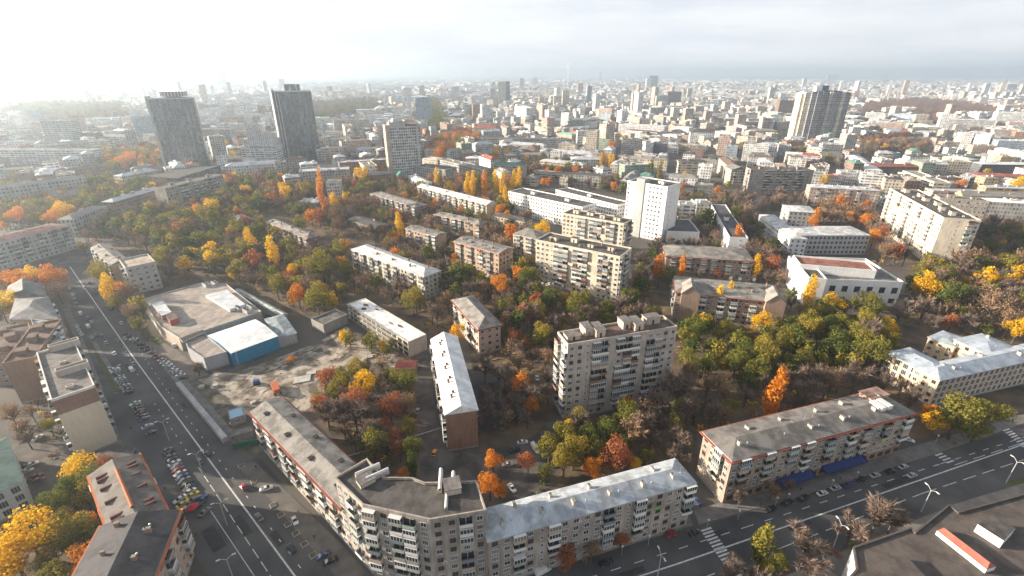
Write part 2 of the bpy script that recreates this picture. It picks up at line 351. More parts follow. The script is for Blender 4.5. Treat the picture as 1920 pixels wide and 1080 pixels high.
# pavements (real kerb step)
for pl in ([(1120, 1040), (920, 1100), (905, 1088), (1100, 1020), (1290, 962), (1300, 985)],
           [(1310, 983), (1300, 958), (1360, 940), (1710, 838), (1925, 775), (1925, 792), (1700, 868), (1500, 931)],
           [(1790, 945), (1925, 905), (1925, 935), (1790, 985), (1620, 1060), (1450, 1140), (1440, 1094), (1650, 1004)]):
    sheet('pavement', ppoly(pl), M_PAVE, .13, skirt=M_KERB)
sheet('pavement', ppoly([(424, 834), (338, 729), (300, 680), (312, 676), (352, 716), (380, 742), (440, 812)]), M_PAVE, .13, skirt=M_KERB)
sheet('pavement', ppoly([(236, 852), (190, 722), (158, 640), (130, 575), (118, 580), (146, 650), (180, 732), (222, 852)]), M_PAVE, .13, skirt=M_KERB)
sheet('plaza_paving', ppoly([(478, 866), (640, 1020), (700, 1090), (640, 1092), (560, 1000), (500, 930), (440, 870)]), noisy('plaza slabs', (.10, .093, .087), (.155, .14, .125), .25), .035)
sheet('grass_verge', ppoly([(166, 640), (172, 640), (222, 735), (214, 737), (190, 690)]), M_GRASS, .14, skirt=M_KERB)
sheet('grass_verge', ppoly([(268, 610), (283, 622), (305, 640), (298, 650), (282, 640), (270, 625)]), M_GRASS, .14, skirt=M_KERB)
sheet('grass_verge', ppoly([(1885, 905), (1925, 893), (1925, 905), (1888, 915)]), M_GRASS, .14, skirt=M_KERB)
sheet('car_park', ppoly([(262, 640), (300, 640), (330, 655), (372, 690), (392, 702), (352, 716), (300, 680)]), noisy('car park asphalt', (.12, .105, .09), (.18, .155, .135), .2), .022)
sheet('supermarket_yard', ppoly([(255, 572), (330, 640), (392, 702), (440, 695), (560, 640), (520, 590), (440, 535), (380, 520)]), M_ASPH2, .012)
SITE = [(372, 712), (400, 702), (440, 700), (520, 672), (600, 640), (648, 612), (700, 640), (770, 672), (790, 692), (745, 690), (690, 680), (640, 700), (612, 712), (640, 760), (560, 780), (520, 762), (478, 782), (450, 776), (430, 745), (400, 730)]
from mathutils import noise as mnoise
b = MB(); SPL_ = [at(*q)[:2] for q in SITE]; x0_, x1_, y0_, y1_ = min(p[0] for p in SPL_), max(p[0] for p in SPL_), min(p[1] for p in SPL_), max(p[1] for p in SPL_); st_ = 1.0
def hz_(x, y):
    n = mnoise.fractal(Vector((x * .11, y * .11, 3)), 1, 2, 4) * .35 + mnoise.fractal(Vector((x * .6, y * .6, 9)), 1, 2, 4) * .22
    return .02 + max(0, n)
xx = x0_
while xx < x1_:
    yy = y0_
    while yy < y1_:
        if inside((xx + .5, yy + .5), SPL_): b.face([(xx, yy, hz_(xx, yy)), (xx + st_, yy, hz_(xx + st_, yy)), (xx + st_, yy + st_, hz_(xx + st_, yy + st_)), (xx, yy + st_, hz_(xx, yy + st_))], M_SAND)
        yy += st_
    xx += st_
tag(b.build('building_site'), kind='structure'); sheet('building_site', ppoly(SITE), M_SAND, .016)
sheet('site_verge', ppoly([(345, 722), (378, 714), (405, 735), (455, 790), (498, 850), (470, 858), (428, 830)]), noisy('weedy rubble', (.055, .055, .03), (.16, .14, .11), .3, detail=9), .018)
sheet('site_mud', ppoly([(430, 700), (520, 676), (600, 648), (640, 622), (655, 636), (600, 662), (545, 690), (470, 706)]), noisy('site mud', (.075, .062, .048), (.15, .13, .10), .3, detail=8), .024)
sheet('lane', ppoly([(778, 640), (806, 640), (812, 740), (822, 840), (900, 852), (1000, 818), (1046, 770), (1028, 700), (1045, 690), (1064, 770), (1040, 815), (990, 850), (905, 880), (880, 930), (830, 930), (790, 900), (782, 800), (776, 700)]), M_ASPH2, .02)
sheet('yard', ppoly([(880, 700), (930, 700), (945, 800), (900, 815)]), M_ASPH, .016)
sheet('yard', ppoly([(905, 880), (1010, 822), (1060, 830), (1030, 900), (960, 950), (900, 960)]), M_ASPH2, .014)
sheet('yard', ppoly([(20, 840), (90, 760), (190, 850), (225, 870), (180, 900), (110, 950), (60, 930)]), M_ASPH2, .014)
sheet('yard', ppoly([(1430, 470), (1490, 460), (1530, 560), (1690, 600), (1690, 620), (1560, 600), (1480, 560)]), M_ASPH2, .016)
sheet('side_street', ppoly([(95, 500), (165, 490), (215, 457), (335, 402), (330, 392), (210, 440), (140, 460), (60, 462)]), M_ASPH2, .026)
sheet('side_street', ppoly([(1345, 330), (1372, 330), (1395, 440), (1440, 470), (1420, 490), (1380, 470), (1360, 400)]), M_ASPH2, .014)
pline('garden_path', PP((615, 865), (700, 842), (930, 770)), .0 + .6, M_KERB, .05)
for pl in ([(20, 840), (120, 830), (230, 860), (300, 1000), (330, 1120), (-60, 1200), (-80, 900)],
           [(600, 690), (790, 690), (800, 900), (740, 930), (650, 850), (590, 780)], [(880, 640), (1060, 640), (1060, 790), (1300, 760), (1310, 880), (1270, 900), (1040, 950), (1050, 830), (900, 850)],
           [(180, 470), (420, 380), (700, 320), (1000, 420), (1260, 560), (1290, 760), (1060, 780), (1030, 640), (830, 630), (640, 600), (540, 590), (380, 520), (255, 560)],
           [(1260, 560), (1700, 580), (1700, 480), (1940, 400), (1960, 760), (1700, 830), (1640, 740), (1300, 800)], [(1420, 1100), (1560, 1000), (1700, 965), (1760, 970), (1580, 1100), (1500, 1160)]):
    sheet('woodland_floor', ppoly(pl), M_SOIL, .008)
# concrete barrier along the avenue, a wall of its own
b = MB(); a_, c_ = at(336, 724), at(424, 829); dd = (c_ - a_).normalized(); nn_ = Vector((-dd.y, dd.x, 0)) * .9
b.prism(flip_out([(a_ + nn_)[:2], (a_ - nn_)[:2], (c_ - nn_)[:2], (c_ + nn_)[:2]]), 0, 2.1, wall_mat('hoarding', (.42, .42, .41))); tag(b.build('site_hoarding'), 'long low grey-white hoarding between the avenue and the building site', 'hoarding')

# ------------------------------------------------------------------ windows and balconies shared by the near blocks
def window_mesh(w, h, m, gl, mull):
    b = MB(); t = .07
    b.box(-w / 2, -.10, -h / 2, -w / 2 + t, 0, h / 2, m); b.box(w / 2 - t, -.10, -h / 2, w / 2, 0, h / 2, m)
    b.box(-w / 2 + t, -.10, h / 2 - t, w / 2 - t, 0, h / 2, m); b.box(-w / 2 + t, -.10, -h / 2, w / 2 - t, 0, -h / 2 + t, m)
    b.box(-w / 2 - .08, -.2, -h / 2 - .07, w / 2 + .08, -.0, -h / 2, M_METAL)
    for i in range(mull):
        x = -w / 2 + w * (i + 1) / (mull + 1); b.box(x - .03, -.08, -h / 2 + t, x + .03, 0, h / 2 - t, m)
    b.face(((-w / 2 + t, -.03, -h / 2 + t), (w / 2 - t, -.03, -h / 2 + t), (w / 2 - t, -.03, h / 2 - t), (-w / 2 + t, -.03, h / 2 - t)), gl)
    return b.mesh('window')
WIN = [window_mesh(1.5, 1.5, M_WHITE, M_GLASS, 1), window_mesh(1.5, 1.5, M_BROWN, M_GLASS, 1), window_mesh(1.9, 1.5, M_WHITE, M_GLASS2, 2), window_mesh(1.5, 1.5, M_WHITE, M_GLASS, 2)]
WIN_S = [window_mesh(.8, .9, M_WHITE, M_GLASS, 0)]
WIN_T = [window_mesh(2.0, 2.2, M_WHITE, M_GLASS, 2)]
PANELS = [plain('balcony ' + n, c, .8) for n, c in (('grey', (.30, .29, .27)), ('white', (.62, .61, .58)), ('cream', (.50, .42, .31)), ('brown', (.22, .12, .08)), ('slate', (.17, .20, .22)), ('buff', (.40, .33, .25)), ('pale green', (.33, .38, .33)))]
PW = [4, 5, 1.5, 1, 3, 1.5, 1.5]
def balcony_mesh(w, pm, glazed, fm, gl, dep=1.15):
    b = MB(); x = w / 2
    b.box(-x, -dep, -.12, x, 0, .0, M_CONC); b.box(-x, -dep - .03, .0, x, -dep + .04, 1.0, pm)
    b.box(-x, -dep + .04, .0, -x + .06, 0, 1.0, pm); b.box(x - .06, -dep + .04, .0, x, 0, 1.0, pm)
    if glazed:
        b.face(((-x + .03, -dep + .02, 1.0), (x - .03, -dep + .02, 1.0), (x - .03, -dep + .02, 2.35), (-x + .03, -dep + .02, 2.35)), gl)
        for s_ in (-1, 1): b.face(((s_ * (x - .05), -dep + .02, 1.0), (s_ * (x - .05), 0, 1.0), (s_ * (x - .05), 0, 2.35), (s_ * (x - .05), -dep + .02, 2.35)), gl)
        for i in range(5): q = -x + .04 + (w - .08) * i / 4; b.box(q - .05, -dep - .02, 1.0, q + .05, -dep + .05, 2.35, fm)
        b.box(-x, -dep - .05, 2.35, x, 0, 2.5, fm)
    else:
        b.face(((-x * .96, -.03, .05), (x * .96, -.03, .05), (x * .96, -.03, 2.45), (-x * .96, -.03, 2.45)), M_DARK); b.face(((-x * .5, -.05, .1), (x * .4, -.05, .1), (x * .4, -.05, 2.2), (-x * .5, -.05, 2.2)), M_GLASS)  # dark quad across the wall imitates the shaded recess behind an open balcony
        b.box(-.05, -.08, .1, .05, 0, 2.2, fm); b.box(-x * .7, -.08, 2.2, x * .7, 0, 2.28, fm)
    return b.mesh('balcony')
BAL = []
for i, p in enumerate(PANELS):
    BAL.append((PW[i] * .5, balcony_mesh(3.2, p, False, M_WHITE, M_GLASS)))
    BAL.append((PW[i] * .8, balcony_mesh(3.2, p, True, M_WHITE if i != 3 else M_BROWN, M_GLASS2 if i in (2, 5) else M_GLASS)))
_b = MB(); _b.box(-.42, -.42, -.3, .42, -.04, .3, M_WHITE); _b.face([(.22 * math.cos(a), -.43, .22 * math.sin(a)) for a in [i * .785 for i in range(8)]], M_DARK); AC = _b.mesh('air_conditioner')
def stuff_join(name, me_list, root):
    """the many that are left over, as one part"""
    b = MB()
    for me, loc, rot in me_list:
        c, s = math.cos(rot), math.sin(rot); vs = [v.co for v in me.vertices]
        for p in me.polygons:
            b.face([(vs[i].x * c - vs[i].y * s + loc[0], vs[i].x * s + vs[i].y * c + loc[1], vs[i].z + loc[2]) for i in p.vertices], me.materials[p.material_index])
    o = b.build(name, root); o['kind'] = 'stuff'
PATS = {'mess': 'wBwwBwwB', 'dense': 'BwBBwB', 'plain': 'w', 'bigplain': 'T', 'sparse': '..s....', 'calm': 'wwBwww', 'tower': 'ws.ww.www', 'ends': '.w.', 'mixed': 'wwBwsBww', 'slab': 'wwsBB.BBB.BBww', 'stairs': 'wswBw'}
def facade(a, b, z0, z1, st, mode, rng, out, cam_ok, base=0):
    """lay window and balcony places along wall a->b (outward normal to the right of a->b)"""
    d = Vector((b[0] - a[0], b[1] - a[1])); Ln = d.length; d /= Ln; n = Vector((d.y, -d.x)); rot = math.atan2(d.y, d.x)
    pat = PATS[mode]; nb = max(1, int(Ln / 3.0)); bw = Ln / nb; sh = (z1 - z0) / st
    for i in range(nb):
        k = pat[i * len(pat) // nb] if mode == 'slab' else pat[i % len(pat)]
        if k == '.': continue
        for s in range(st):
            x = Vector((a[0], a[1])) + d * (bw * (i + .5)); z = z0 + sh * s
            if k == 'B' and s > base and rng.random() < .9:
                r = rng.random() * sum(q[0] for q in BAL)
                for wgt, me in BAL:
                    r -= wgt
                    if r <= 0: break
                out.append(('balcony', me, (x.x, x.y, z + .35), rot))
            elif k == 's': out.append(('window', WIN_S[0], (x.x, x.y, z + sh * .55), rot))
            elif k == 'T': out.append(('window', WIN_T[0], (x.x, x.y, z + sh * .52), rot))
            else:
                if rng.random() < .07: out.append(('air_conditioner', AC, (x.x + d.x * 1.1, x.y + d.y * 1.1, z + sh * .3), rot))
                out.append(('window', WIN[rng.choice((0, 0, 1, 2, 3))], (x.x, x.y, z + sh * .52), rot))
def openings(root, out, org):
    for kind in ('window', 'balcony', 'air_conditioner'):
        L_ = [o for o in out if o[0] == kind]
        L_.sort(key=lambda o: (o[2][0] + org[0]) ** 2 + (o[2][1] + org[1]) ** 2 + (o[2][2] - CAMH) ** 2)
        cap = 90
        for _, me, loc, rot in L_[:cap]: inst(kind, me, root, loc, rot)
        if L_[cap:]: stuff_join(kind, [o[1:] for o in L_[cap:]], root)

def rect(A, B, C, h):
    a, b = at(*A, h), at(*B, h); d = (b - a); d.z = 0; n = Vector((-d.y, d.x, 0)).normalized(); w = C if isinstance(C, (int, float)) else (at(*C, h) - b).dot(n)
    return [a[:2], b[:2], (b + n * w)[:2], (a + n * w)[:2]]
def roof_part(root, P, h, kind, m, rise=2.2, over=.45, hipend=(True, True)):
    """P: four corners, local. ridge along the longer side"""
    b = MB(); V = [Vector((p[0], p[1], 0)) for p in P]
    if (V[1] - V[0]).length < (V[2] - V[1]).length: V = V[1:] + V[:1]
    dx = (V[1] - V[0]).normalized(); dy = (V[3] - V[0]).normalized()
    A, B_, C, D = V[0] - dx * over - dy * over, V[1] + dx * over - dy * over, V[2] + dx * over + dy * over, V[3] - dx * over + dy * over
    w = (D - A).length / 2; z = Vector((0, 0, h)); zr = Vector((0, 0, h + rise))
    i0 = w if kind == 'hip' and hipend[0] else 0; i1 = w if kind == 'hip' and hipend[1] else 0
    r0 = (A + D) / 2 + dx * i0; r1 = (B_ + C) / 2 - dx * i1
    sl = math.hypot(w, rise); Lx = (B_ - A).length
    b.face((A + z, B_ + z, r1 + zr, r0 + zr), m, ((0, 0), (Lx, 0), (Lx - i1, sl), (i0, sl)))
    b.face((C + z, D + z, r0 + zr, r1 + zr), m, ((0, 0), (Lx, 0), (Lx - i0, sl), (i1, sl)))
    b.face((B_ + z, C + z, r1 + zr), m, ((0, 0), (2 * w, 0), (w, sl))); b.face((D + z, A + z, r0 + zr), m, ((0, 0), (2 * w, 0), (w, sl)))
    lo = Vector((0, 0, -.25))
    for p, q in ((A, B_), (B_, C), (C, D), (D, A)): b.quad(p + z + lo, q + z + lo, q + z, p + z, M_METAL if kind != 'x' else m)
    b.face((D + z + lo, C + z + lo, B_ + z + lo, A + z + lo), M_METAL)
    o = b.build('roof', root)
    return o, (r0, r1, dx, dy, w)
def parapet(root, P, h, wm, t=.35, ph=.7, cap=None):
    b = MB(); n = len(P); Q = []
    for i in range(n):
        p0, p1, p2 = Vector(P[i - 1]), Vector(P[i]), Vector(P[(i + 1) % n]); d1 = (p1 - p0).normalized(); d2 = (p2 - p1).normalized()
        n1_ = Vector((-d1.y, d1.x)); n2_ = Vector((-d2.y, d2.x)); m_ = (n1_ + n2_); m_ = m_ / max(.3, m_.dot(n1_)); Q.append((p1 + m_ * t, p1 - m_ * .06))
    for i in range(n):
        j = (i + 1) % n; (ai, ao), (bi, bo) = Q[i], Q[j]; z0, z1 = h - .35, h + ph
        f = lambda p, z: (p.x, p.y, z)
        b.quad(f(ao, z0), f(bo, z0), f(bo, z1), f(ao, z1), wm); b.quad(f(bi, h - .1), f(ai, h - .1), f(ai, z1), f(bi, z1), wm)
        b.quad(f(ao, z1), f(bo, z1), f(bi, z1), f(ai, z1), cap or wm); b.quad(f(bo, z0), f(ao, z0), f(ai, z0), f(bi, z0), wm)
    return b.build('parapet', root)
def chimneys(root, spots, h, m=None, hh=1.6, w=.9, l=.9, rot=0, rmap=None):
    rg = random.Random(int(h * 10) + len(spots))
    for x, y in spots:
        if rg.random() < .12: continue
        w_ = w * rg.uniform(.55, .95); l_ = l * rg.uniform(.5, 1.15); h_ = hh * rg.uniform(.5, 1.0); x += rg.uniform(-1.2, 1.2) * math.cos(rot); y += rg.uniform(-1.2, 1.2) * math.sin(rot)
        b = MB(); b.box(-w_ / 2, -l_ / 2, -1.5, w_ / 2, l_ / 2, h_, m or M_BRICK); b.box(-w_ / 2 - .08, -l_ / 2 - .08, h_, w_ / 2 + .08, l_ / 2 + .08, h_ + .12, M_CONC)
        if rg.random() < .5: b.cyl(0, l_ * .2, h_ + .1, h_ + .6, .12, .1, M_DARK, 6)
        o = b.build('chimney', root, (x, y, h)); o.rotation_euler = (0, 0, rot)
    for x, y in spots[::2]:
        b = MB(); b.cyl(0, 0, -1.2, .5, .16, .16, M_METAL, 7); b.cyl(0, 0, .5, .62, .3, .1, M_METAL, 7); b.build('vent_pipe', root, (x + rg.uniform(1.5, 3) * math.cos(rot), y + rg.uniform(1.5, 3) * math.sin(rot), h))
def roof_boxes(root, spots, h, m, top, rot=0, name='stair_housing'):
    for x, y, w, l, hh in spots:
        b = MB(); b.box(-w / 2, -l / 2, -.2, w / 2, l / 2, hh, m); b.box(-w / 2 - .25, -l / 2 - .25, hh, w / 2 + .25, l / 2 + .25, hh + .22, m, top=top)
        b.face(((-.4, -l / 2 - .02, 0), (.4, -l / 2 - .02, 0), (.4, -l / 2 - .02, 1.9), (-.4, -l / 2 - .02, 1.9)), M_DARK)
        o = b.build(name, root, (x, y, h)); o.rotation_euler = (0, 0, rot)

LAND = []           # landmarks for labels
def block(name, label, A, B, C, h, st, wall, roof=('hip', None, 2.2), fac=('mess', 'ends', 'mess', 'ends'), seed=1, z0=.6, land=None, cornice=None, boxes=0, chim=0, chm=None, group=None, cat='building', poly=None, base=0, ph=.7, plinth=True, aerials=0, extra=None):
    P = flip_out(poly if poly else rect(A, B, C, h)); add_foot(P)
    # first corner of the first edge stays A when counter-clockwise
    cx = sum(p[0] for p in P) / len(P); cy = sum(p[1] for p in P) / len(P)
    root = thing(name, label, cat, (cx, cy, 0), 0, group); rng = random.Random(seed)
    Q = [(p[0] - cx, p[1] - cy) for p in P]
    if land: LAND.append((land, cx, cy))
    b = MB(); rk = roof[0]
    hw = h if rk != 'flat' else h - .3
    b.prism(Q, 0, hw, wall, top=False)
    if rk == 'gable':
        V = [Vector((p[0], p[1])) for p in Q]
        k = 0 if (V[1] - V[0]).length >= (V[2] - V[1]).length else 1
        for i in ((k + 1) % 4, (k + 3) % 4):
            p, q = V[i], V[(i + 1) % 4]; m_ = (p + q) / 2
            w_ = (q - p).length
            b.face(((p.x, p.y, hw), (q.x, q.y, hw), (m_.x, m_.y, hw + roof[2] * .93)), wall, ((0, hw), (w_, hw), (w_ / 2, hw + roof[2])))
    b.build('wall', root)
    if plinth:
        b = MB(); b.prism([tuple(p) for p in grow(Q, .12)], 0, .75, M_CONC, top=M_CONC); b.build('plinth', root)
    long0 = math.hypot(Q[1][0] - Q[0][0], Q[1][1] - Q[0][1]) >= math.hypot(Q[2][0] - Q[1][0], Q[2][1] - Q[1][1])
    rot = math.atan2(Q[1][1] - Q[0][1], Q[1][0] - Q[0][0]) if long0 else math.atan2(Q[2][1] - Q[1][1], Q[2][0] - Q[1][0])
    dxv = Vector((math.cos(rot), math.sin(rot))); dyv = Vector((-dxv.y, dxv.x))
    le = [math.hypot(Q[(i + 1) % len(Q)][0] - Q[i][0], Q[(i + 1) % len(Q)][1] - Q[i][1]) for i in range(len(Q))]
    Lx, Ly = (max(le[0], le[1]), min(le[0], le[1]))
    if rk == 'flat':
        b = MB(); b.face([(q[0], q[1], h - .3) for q in Q], roof[1], [(q[0] * math.cos(rot) + q[1] * math.sin(rot), -q[0] * math.sin(rot) + q[1] * math.cos(rot)) for q in Q]); b.build('roof', root)
        if ph > 0: parapet(root, Q, h - .3, cornice or wall, ph=ph)
        zb = h - .3
    else:
        roof_part(root, Q, h, rk, roof[1], roof[2]); zb = h + roof[2] * .45
        if cornice:
            b = MB(); G = offset(Q, 1.0); b.prism(G, h - .62, h - .27, cornice, top=cornice, bottom=True); b.build('cornice', root)
    if boxes:
        sp_ = []
        for i in range(boxes):
            t = (i + .5) / boxes - .5; p = dxv * (t * Lx * .9) + dyv * rng.uniform(-.12, .12) * Ly
            sp_.append((p.x, p.y, rng.uniform(3.4, 5), rng.uniform(2.6, 3.6), rng.uniform(1.8, 2.6)))
        roof_boxes(root, sp_, zb, wall, roof[1], rot)
    if chim:
        cs = []
        for i in range(chim):
            t = (i + .5) / chim - .5; sd_ = (.22 if i % 2 else -.22)
            p = dxv * (t * Lx * .93) + dyv * sd_ * Ly; cs.append((p.x, p.y))
        zc = h + (roof[2] * .56 if rk != 'flat' else -.3)
        chimneys(root, cs, zc, chm, hh=1.5, w=.8, l=1.5, rot=rot)
    for i in range(aerials):
        b = MB(); b.tube((0, 0, 0), (0, 0, 3.2), .05, .03, M_METAL); b.tube((-.6, 0, 2.8), (.6, 0, 2.8), .03, .03, M_METAL); b.tube((-.5, 0, 2.4), (.5, 0, 2.4), .03, .03, M_METAL)
        p = dxv * rng.uniform(-.45, .45) * Lx + dyv * rng.uniform(-.3, .3) * Ly; b.build('aerial', root, (p.x, p.y, zb))
    out = []
    for i in range(len(Q)):
        j = (i + 1) % len(Q); f = fac[i % len(fac)]
        if f == 'blank' or not f: continue
        a, c = Q[i], Q[j]; mid = Vector(((a[0] + c[0]) / 2 + cx, (a[1] + c[1]) / 2 + cy)); nrm = Vector((c[1] - a[1], -(c[0] - a[0]))).normalized()
        if nrm.dot(-mid.normalized()) < -.05: continue
        facade(a, c, z0, h - .4, st, f, rng, out, True, base)
    openings(root, out, (cx, cy))
    return root, Q, (cx, cy), rot, (Lx, Ly)

# wall and roof finishes
W_CREAM = wall_mat('cream panels', (.60, .52, .41), panel=(3.3, 2.9)); W_GREY = wall_mat('grey panels', (.41, .36, .31), .6, panel=(3.3, 2.9))
W_BRK = wall_mat('orange brown brick', (.32, .19, .13), .75, panel=(1.2, .35)); W_BRK2 = wall_mat('buff brick', (.48, .33, .225), .78); W_BRK3 = wall_mat('dull brick', (.33, .235, .175), .75)
W_WHITE = wall_mat('white render', (.76, .75, .73), .88); W_TAN = wall_mat('tan render', (.62, .47, .32), .8); W_PINK = wall_mat('pinkish render', (.52, .38, .30), .8)
W_BEIGE = wall_mat('smooth cream end wall', (.56, .50, .38), .9); W_BRN = wall_mat('brown ribbed', (.26, .17, .125), .8, panel=(40, .9)); W_LG = wall_mat('pale grey panels', (.50, .50, .48), .8, panel=(3.2, 2.9))
R_LIGHT = roof_mat('pale sheet roof', (.47, .50, .53), .7, .74, .5, .1); R_TAR = roof_mat('dark felt roof', (.105, .095, .088), 1.1, .6); R_FELT = roof_mat('grey felt roof', (.20, .185, .17), 1.1, .65)
R_SLATE = roof_mat('asbestos slate', (.27, .25, .225), 1.15, .62); R_BRN = roof_mat('brown roof', (.17, .115, .09), 1.2, .6); R_RUST = roof_mat('rust red iron', (.34, .13, .075), .8, .6)
R_GREEN = roof_mat('green sheet roof', (.07, .13, .12), 2.0, .75); R_WHITE = roof_mat('white sheet roof', (.80, .80, .78), 3.0, .93, .5); R_PATCH = roof_mat('snow white peeling roof', (.74, .73, .71), None, .8)
RED = wall_mat('red oxide trim', (.30, .085, .055), .7)

# ------------------------------------------------------------------ the near blocks, one by one
def mess(n): return (n, 'blank', n, 'blank')
# long left wing of the corner block
r, Q, c, rot, LL = block('apartment_block', 'long five-storey wing with grey slate ridge roof, sunlit flaking balconies facing the avenue', (472, 772), (640, 948), (665, 872), 16, 5, W_CREAM, ('gable', R_SLATE, 1.6), ('mess', 'blank', 'mess', 'blank'), 3, land='the long sunlit wing on the avenue', cornice=RED, chim=0)
ax = Vector((math.cos(rot), math.sin(rot))); ay = Vector((-ax.y, ax.x))
for i in range(7):
    b = MB(); b.box(-.6, -.6, 0, .6, .6, 1.0, M_BROWN); b.box(-.75, -.75, 1.0, .75, .75, 1.15, M_DARK)
    p = ax * ((i - 3) * LL[0] / 7.6) + ay * (-2.6 if i % 2 == 0 else 2.9); o = b.build('roof_vent', r, (p.x, p.y, 16.2)); o.rotation_euler = (0, 0, rot)
# nine-storey angled corner
poly = [at(x, y, 25)[:2] for x, y in ((628, 897), (680, 948), (806, 976), (912, 958), (893, 903), (797, 906), (773, 897), (720, 896), (688, 861))]
poly = [(p[0], p[1]) for p in poly]
r, Q, c, rot, LL = block('corner_block', 'nine-storey angled corner block with dark flat roof and stacked balconies, pale sunlit left face', None, None, None, 25, 8, W_GREY, ('flat', R_TAR), ('mixed', 'dense', 'mixed', 'blank', 'plain', 'plain', 'plain', 'plain', 'blank'), 5, land='the angled corner block', poly=poly)
for (x, y, w, l, h, ro) in ((826, 903, 1.0, 7, 1.5, 95), (848, 915, 4.0, 4, 1.7, 15), (850, 903, 1.0, 5, 1.5, 95), (837, 940, .8, 4.5, .9, 95), (690, 884, 1.0, 6.5, 1.5, 35), (708, 893, 1.0, 6, 1.5, 35), (686, 902, 3, 4, 1.2, 40)):
    p = at(x, y, 25); b = MB()
    if w <= 1: b.tube((-l / 2, 0, h - .3), (l / 2, 0, h - .3), w * .42, w * .42, M_WHITE, 8); b.box(-l / 2, -w / 2, -.2, l / 2, w / 2, h - .55, M_CHIM)
    else: b.box(-l / 2, -w / 2, -.2, l / 2, w / 2, h, M_CHIM); b.box(-l / 2 - .15, -w / 2 - .15, h, l / 2 + .15, w / 2 + .15, h + .2, R_FELT)
    o = b.build('roof_structure', r, (p.x - c[0], p.y - c[1], 24.7)); o.rotation_euler = (0, 0, R(ro))
# long wing with pale metal roof
r, Q, c, rot, LL = block('apartment_block', 'long six-storey wing with pale metal sheet roof along the near street', (916, 1014), (1303, 904), (1266, 861), 17, 6, W_GREY, ('hip', R_LIGHT, 2.0), ('mixed', 'ends', 'mess', 'blank'), 8, land='the pale-roofed street wing', chim=11, chm=M_CHIM, aerials=6)
b = MB(); b.box(-1.0, -.03, -.6, 1.0, .0, .5, plain('bright green cladding', (.10, .34, .05), .8)); p = at(1232, 944, 13.6)
o = b.build('green_balcony_front', r, (p.x - c[0], p.y - c[1] - 1.15, 13.2)); o.rotation_euler = (0, 0, rot)
# right long block with red cornice
r, Q, c, rot, LL = block('apartment_block', 'five-storey block with grey felt roof, dark red cornice and blue shop awnings', (1373, 863), (1712, 773), (1640, 733), 17, 5, wall_mat('buff panels', (.41, .33, .26), .62, panel=(3.3, 3.0)), ('hip', R_FELT, 1.6), ('mess', 'ends', 'mess', 'mixed'), 11, land='the red-corniced block', cornice=RED, chim=10, chm=M_CHIM, z0=3.2, aerials=4)
ax = Vector((math.cos(rot), math.sin(rot))); ay = Vector((-ax.y, ax.x))
for s0, s1 in ((-17, -3), (1.5, 19)):
    b = MB(); y0 = -LL[1] / 2 - .1
    for k in range(int((s1 - s0) / .8)):
        a = s0 + k * .8; b.quad((a, y0 - 2.4, 3.0), (a + .8, y0 - 2.4, 3.0), (a + .8, y0, 4.0), (a, y0, 4.0), M_AWN)
    b.quad((s0, y0 - 2.4, 2.6), (s1, y0 - 2.4, 2.6), (s1, y0 - 2.4, 3.0), (s0, y0 - 2.4, 3.0), M_AWN)
    b.face(((s0, y0 - 2.4, 2.6), (s0, y0 - 2.4, 3.0), (s0, y0, 4.0), (s0, y0, 2.6)), M_AWN); b.face(((s1, y0 - 2.4, 2.6), (s1, y0, 2.6), (s1, y0, 4.0), (s1, y0 - 2.4, 3.0)), M_AWN)
    o = b.build('awning', r); o.rotation_euler = (0, 0, rot)
b = MB(); b.box(-LL[0] / 2, -LL[1] / 2 - .14, .1, LL[0] / 2, -LL[1] / 2 - .01, 3.0, wall_mat('shop front', (.30, .20, .13)))
for i in range(20):
    x = -LL[0] / 2 + 1.2 + i * LL[0] / 20; b.box(x, -LL[1] / 2 - .17, .7, x + 2.2, -LL[1] / 2 - .14, 2.5, M_GLASS)
o = b.build('shop_front', r); o.rotation_euler = (0, 0, rot)
p0 = ax * (LL[0] * .43) + ay * (LL[1] * .3); b = MB(); b.box(-4.0, -2.2, -1, 4.0, 2.2, 1.3, W_PINK); b.prism([(-4.3, -2.5), (4.3, -2.5), (4.3, 2.5), (-4.3, 2.5)], 1.3, 1.55, RED, top=roof_mat('pinkish felt', (.30, .20, .16)))
o = b.build('attic_storey', r, (p0.x, p0.y, 17.4)); o.rotation_euler = (0, 0, rot)
for k in (.36, .40):
    p0 = ax * (LL[0] * k) - ay * (LL[1] * .12); b = MB(); b.box(-1.0, -2.2, -.6, 1.0, 2.2, .9, M_WHITE); o = b.build('skylight', r, (p0.x, p0.y, 18.4)); o.rotation_euler = (0, 0, rot)
# twelve-storey block in the middle
r, Q, c, rot, LL = block('tower_block', 'twelve-storey cream panel block with brown roof and grey glazed balcony columns, mid picture', (1065, 647), (1270, 613), (1257, 590), 33, 11, wall_mat('warm grey panels', (.50, .44, .385), panel=(3.3, 2.9)), ('flat', R_BRN), ('slab', 'dense', 'plain', 'dense'), 13, land='the twelve-storey balcony block', boxes=0, aerials=4)
ax = Vector((math.cos(rot), math.sin(rot))); ay = Vector((-ax.y, ax.x))
roof_boxes(r, [((ax * k + ay * j).x, (ax * k + ay * j).y, w, l, h) for k, j, w, l, h in ((-12, 2.0, 3.2, 5.2, 3.0), (-8.6, .2, 3.6, 6.2, 3.0), (3.6, 2.2, 3.2, 4.6, 3.0), (7.4, .6, 3.6, 6.2, 2.8), (15, 2.0, 6.0, 3.4, 2.8), (-18.6, .2, 5.0, 4.0, 1.6))], 32.7, wall_mat('roof housing', (.52, .43, .36)), R_FELT, rot)
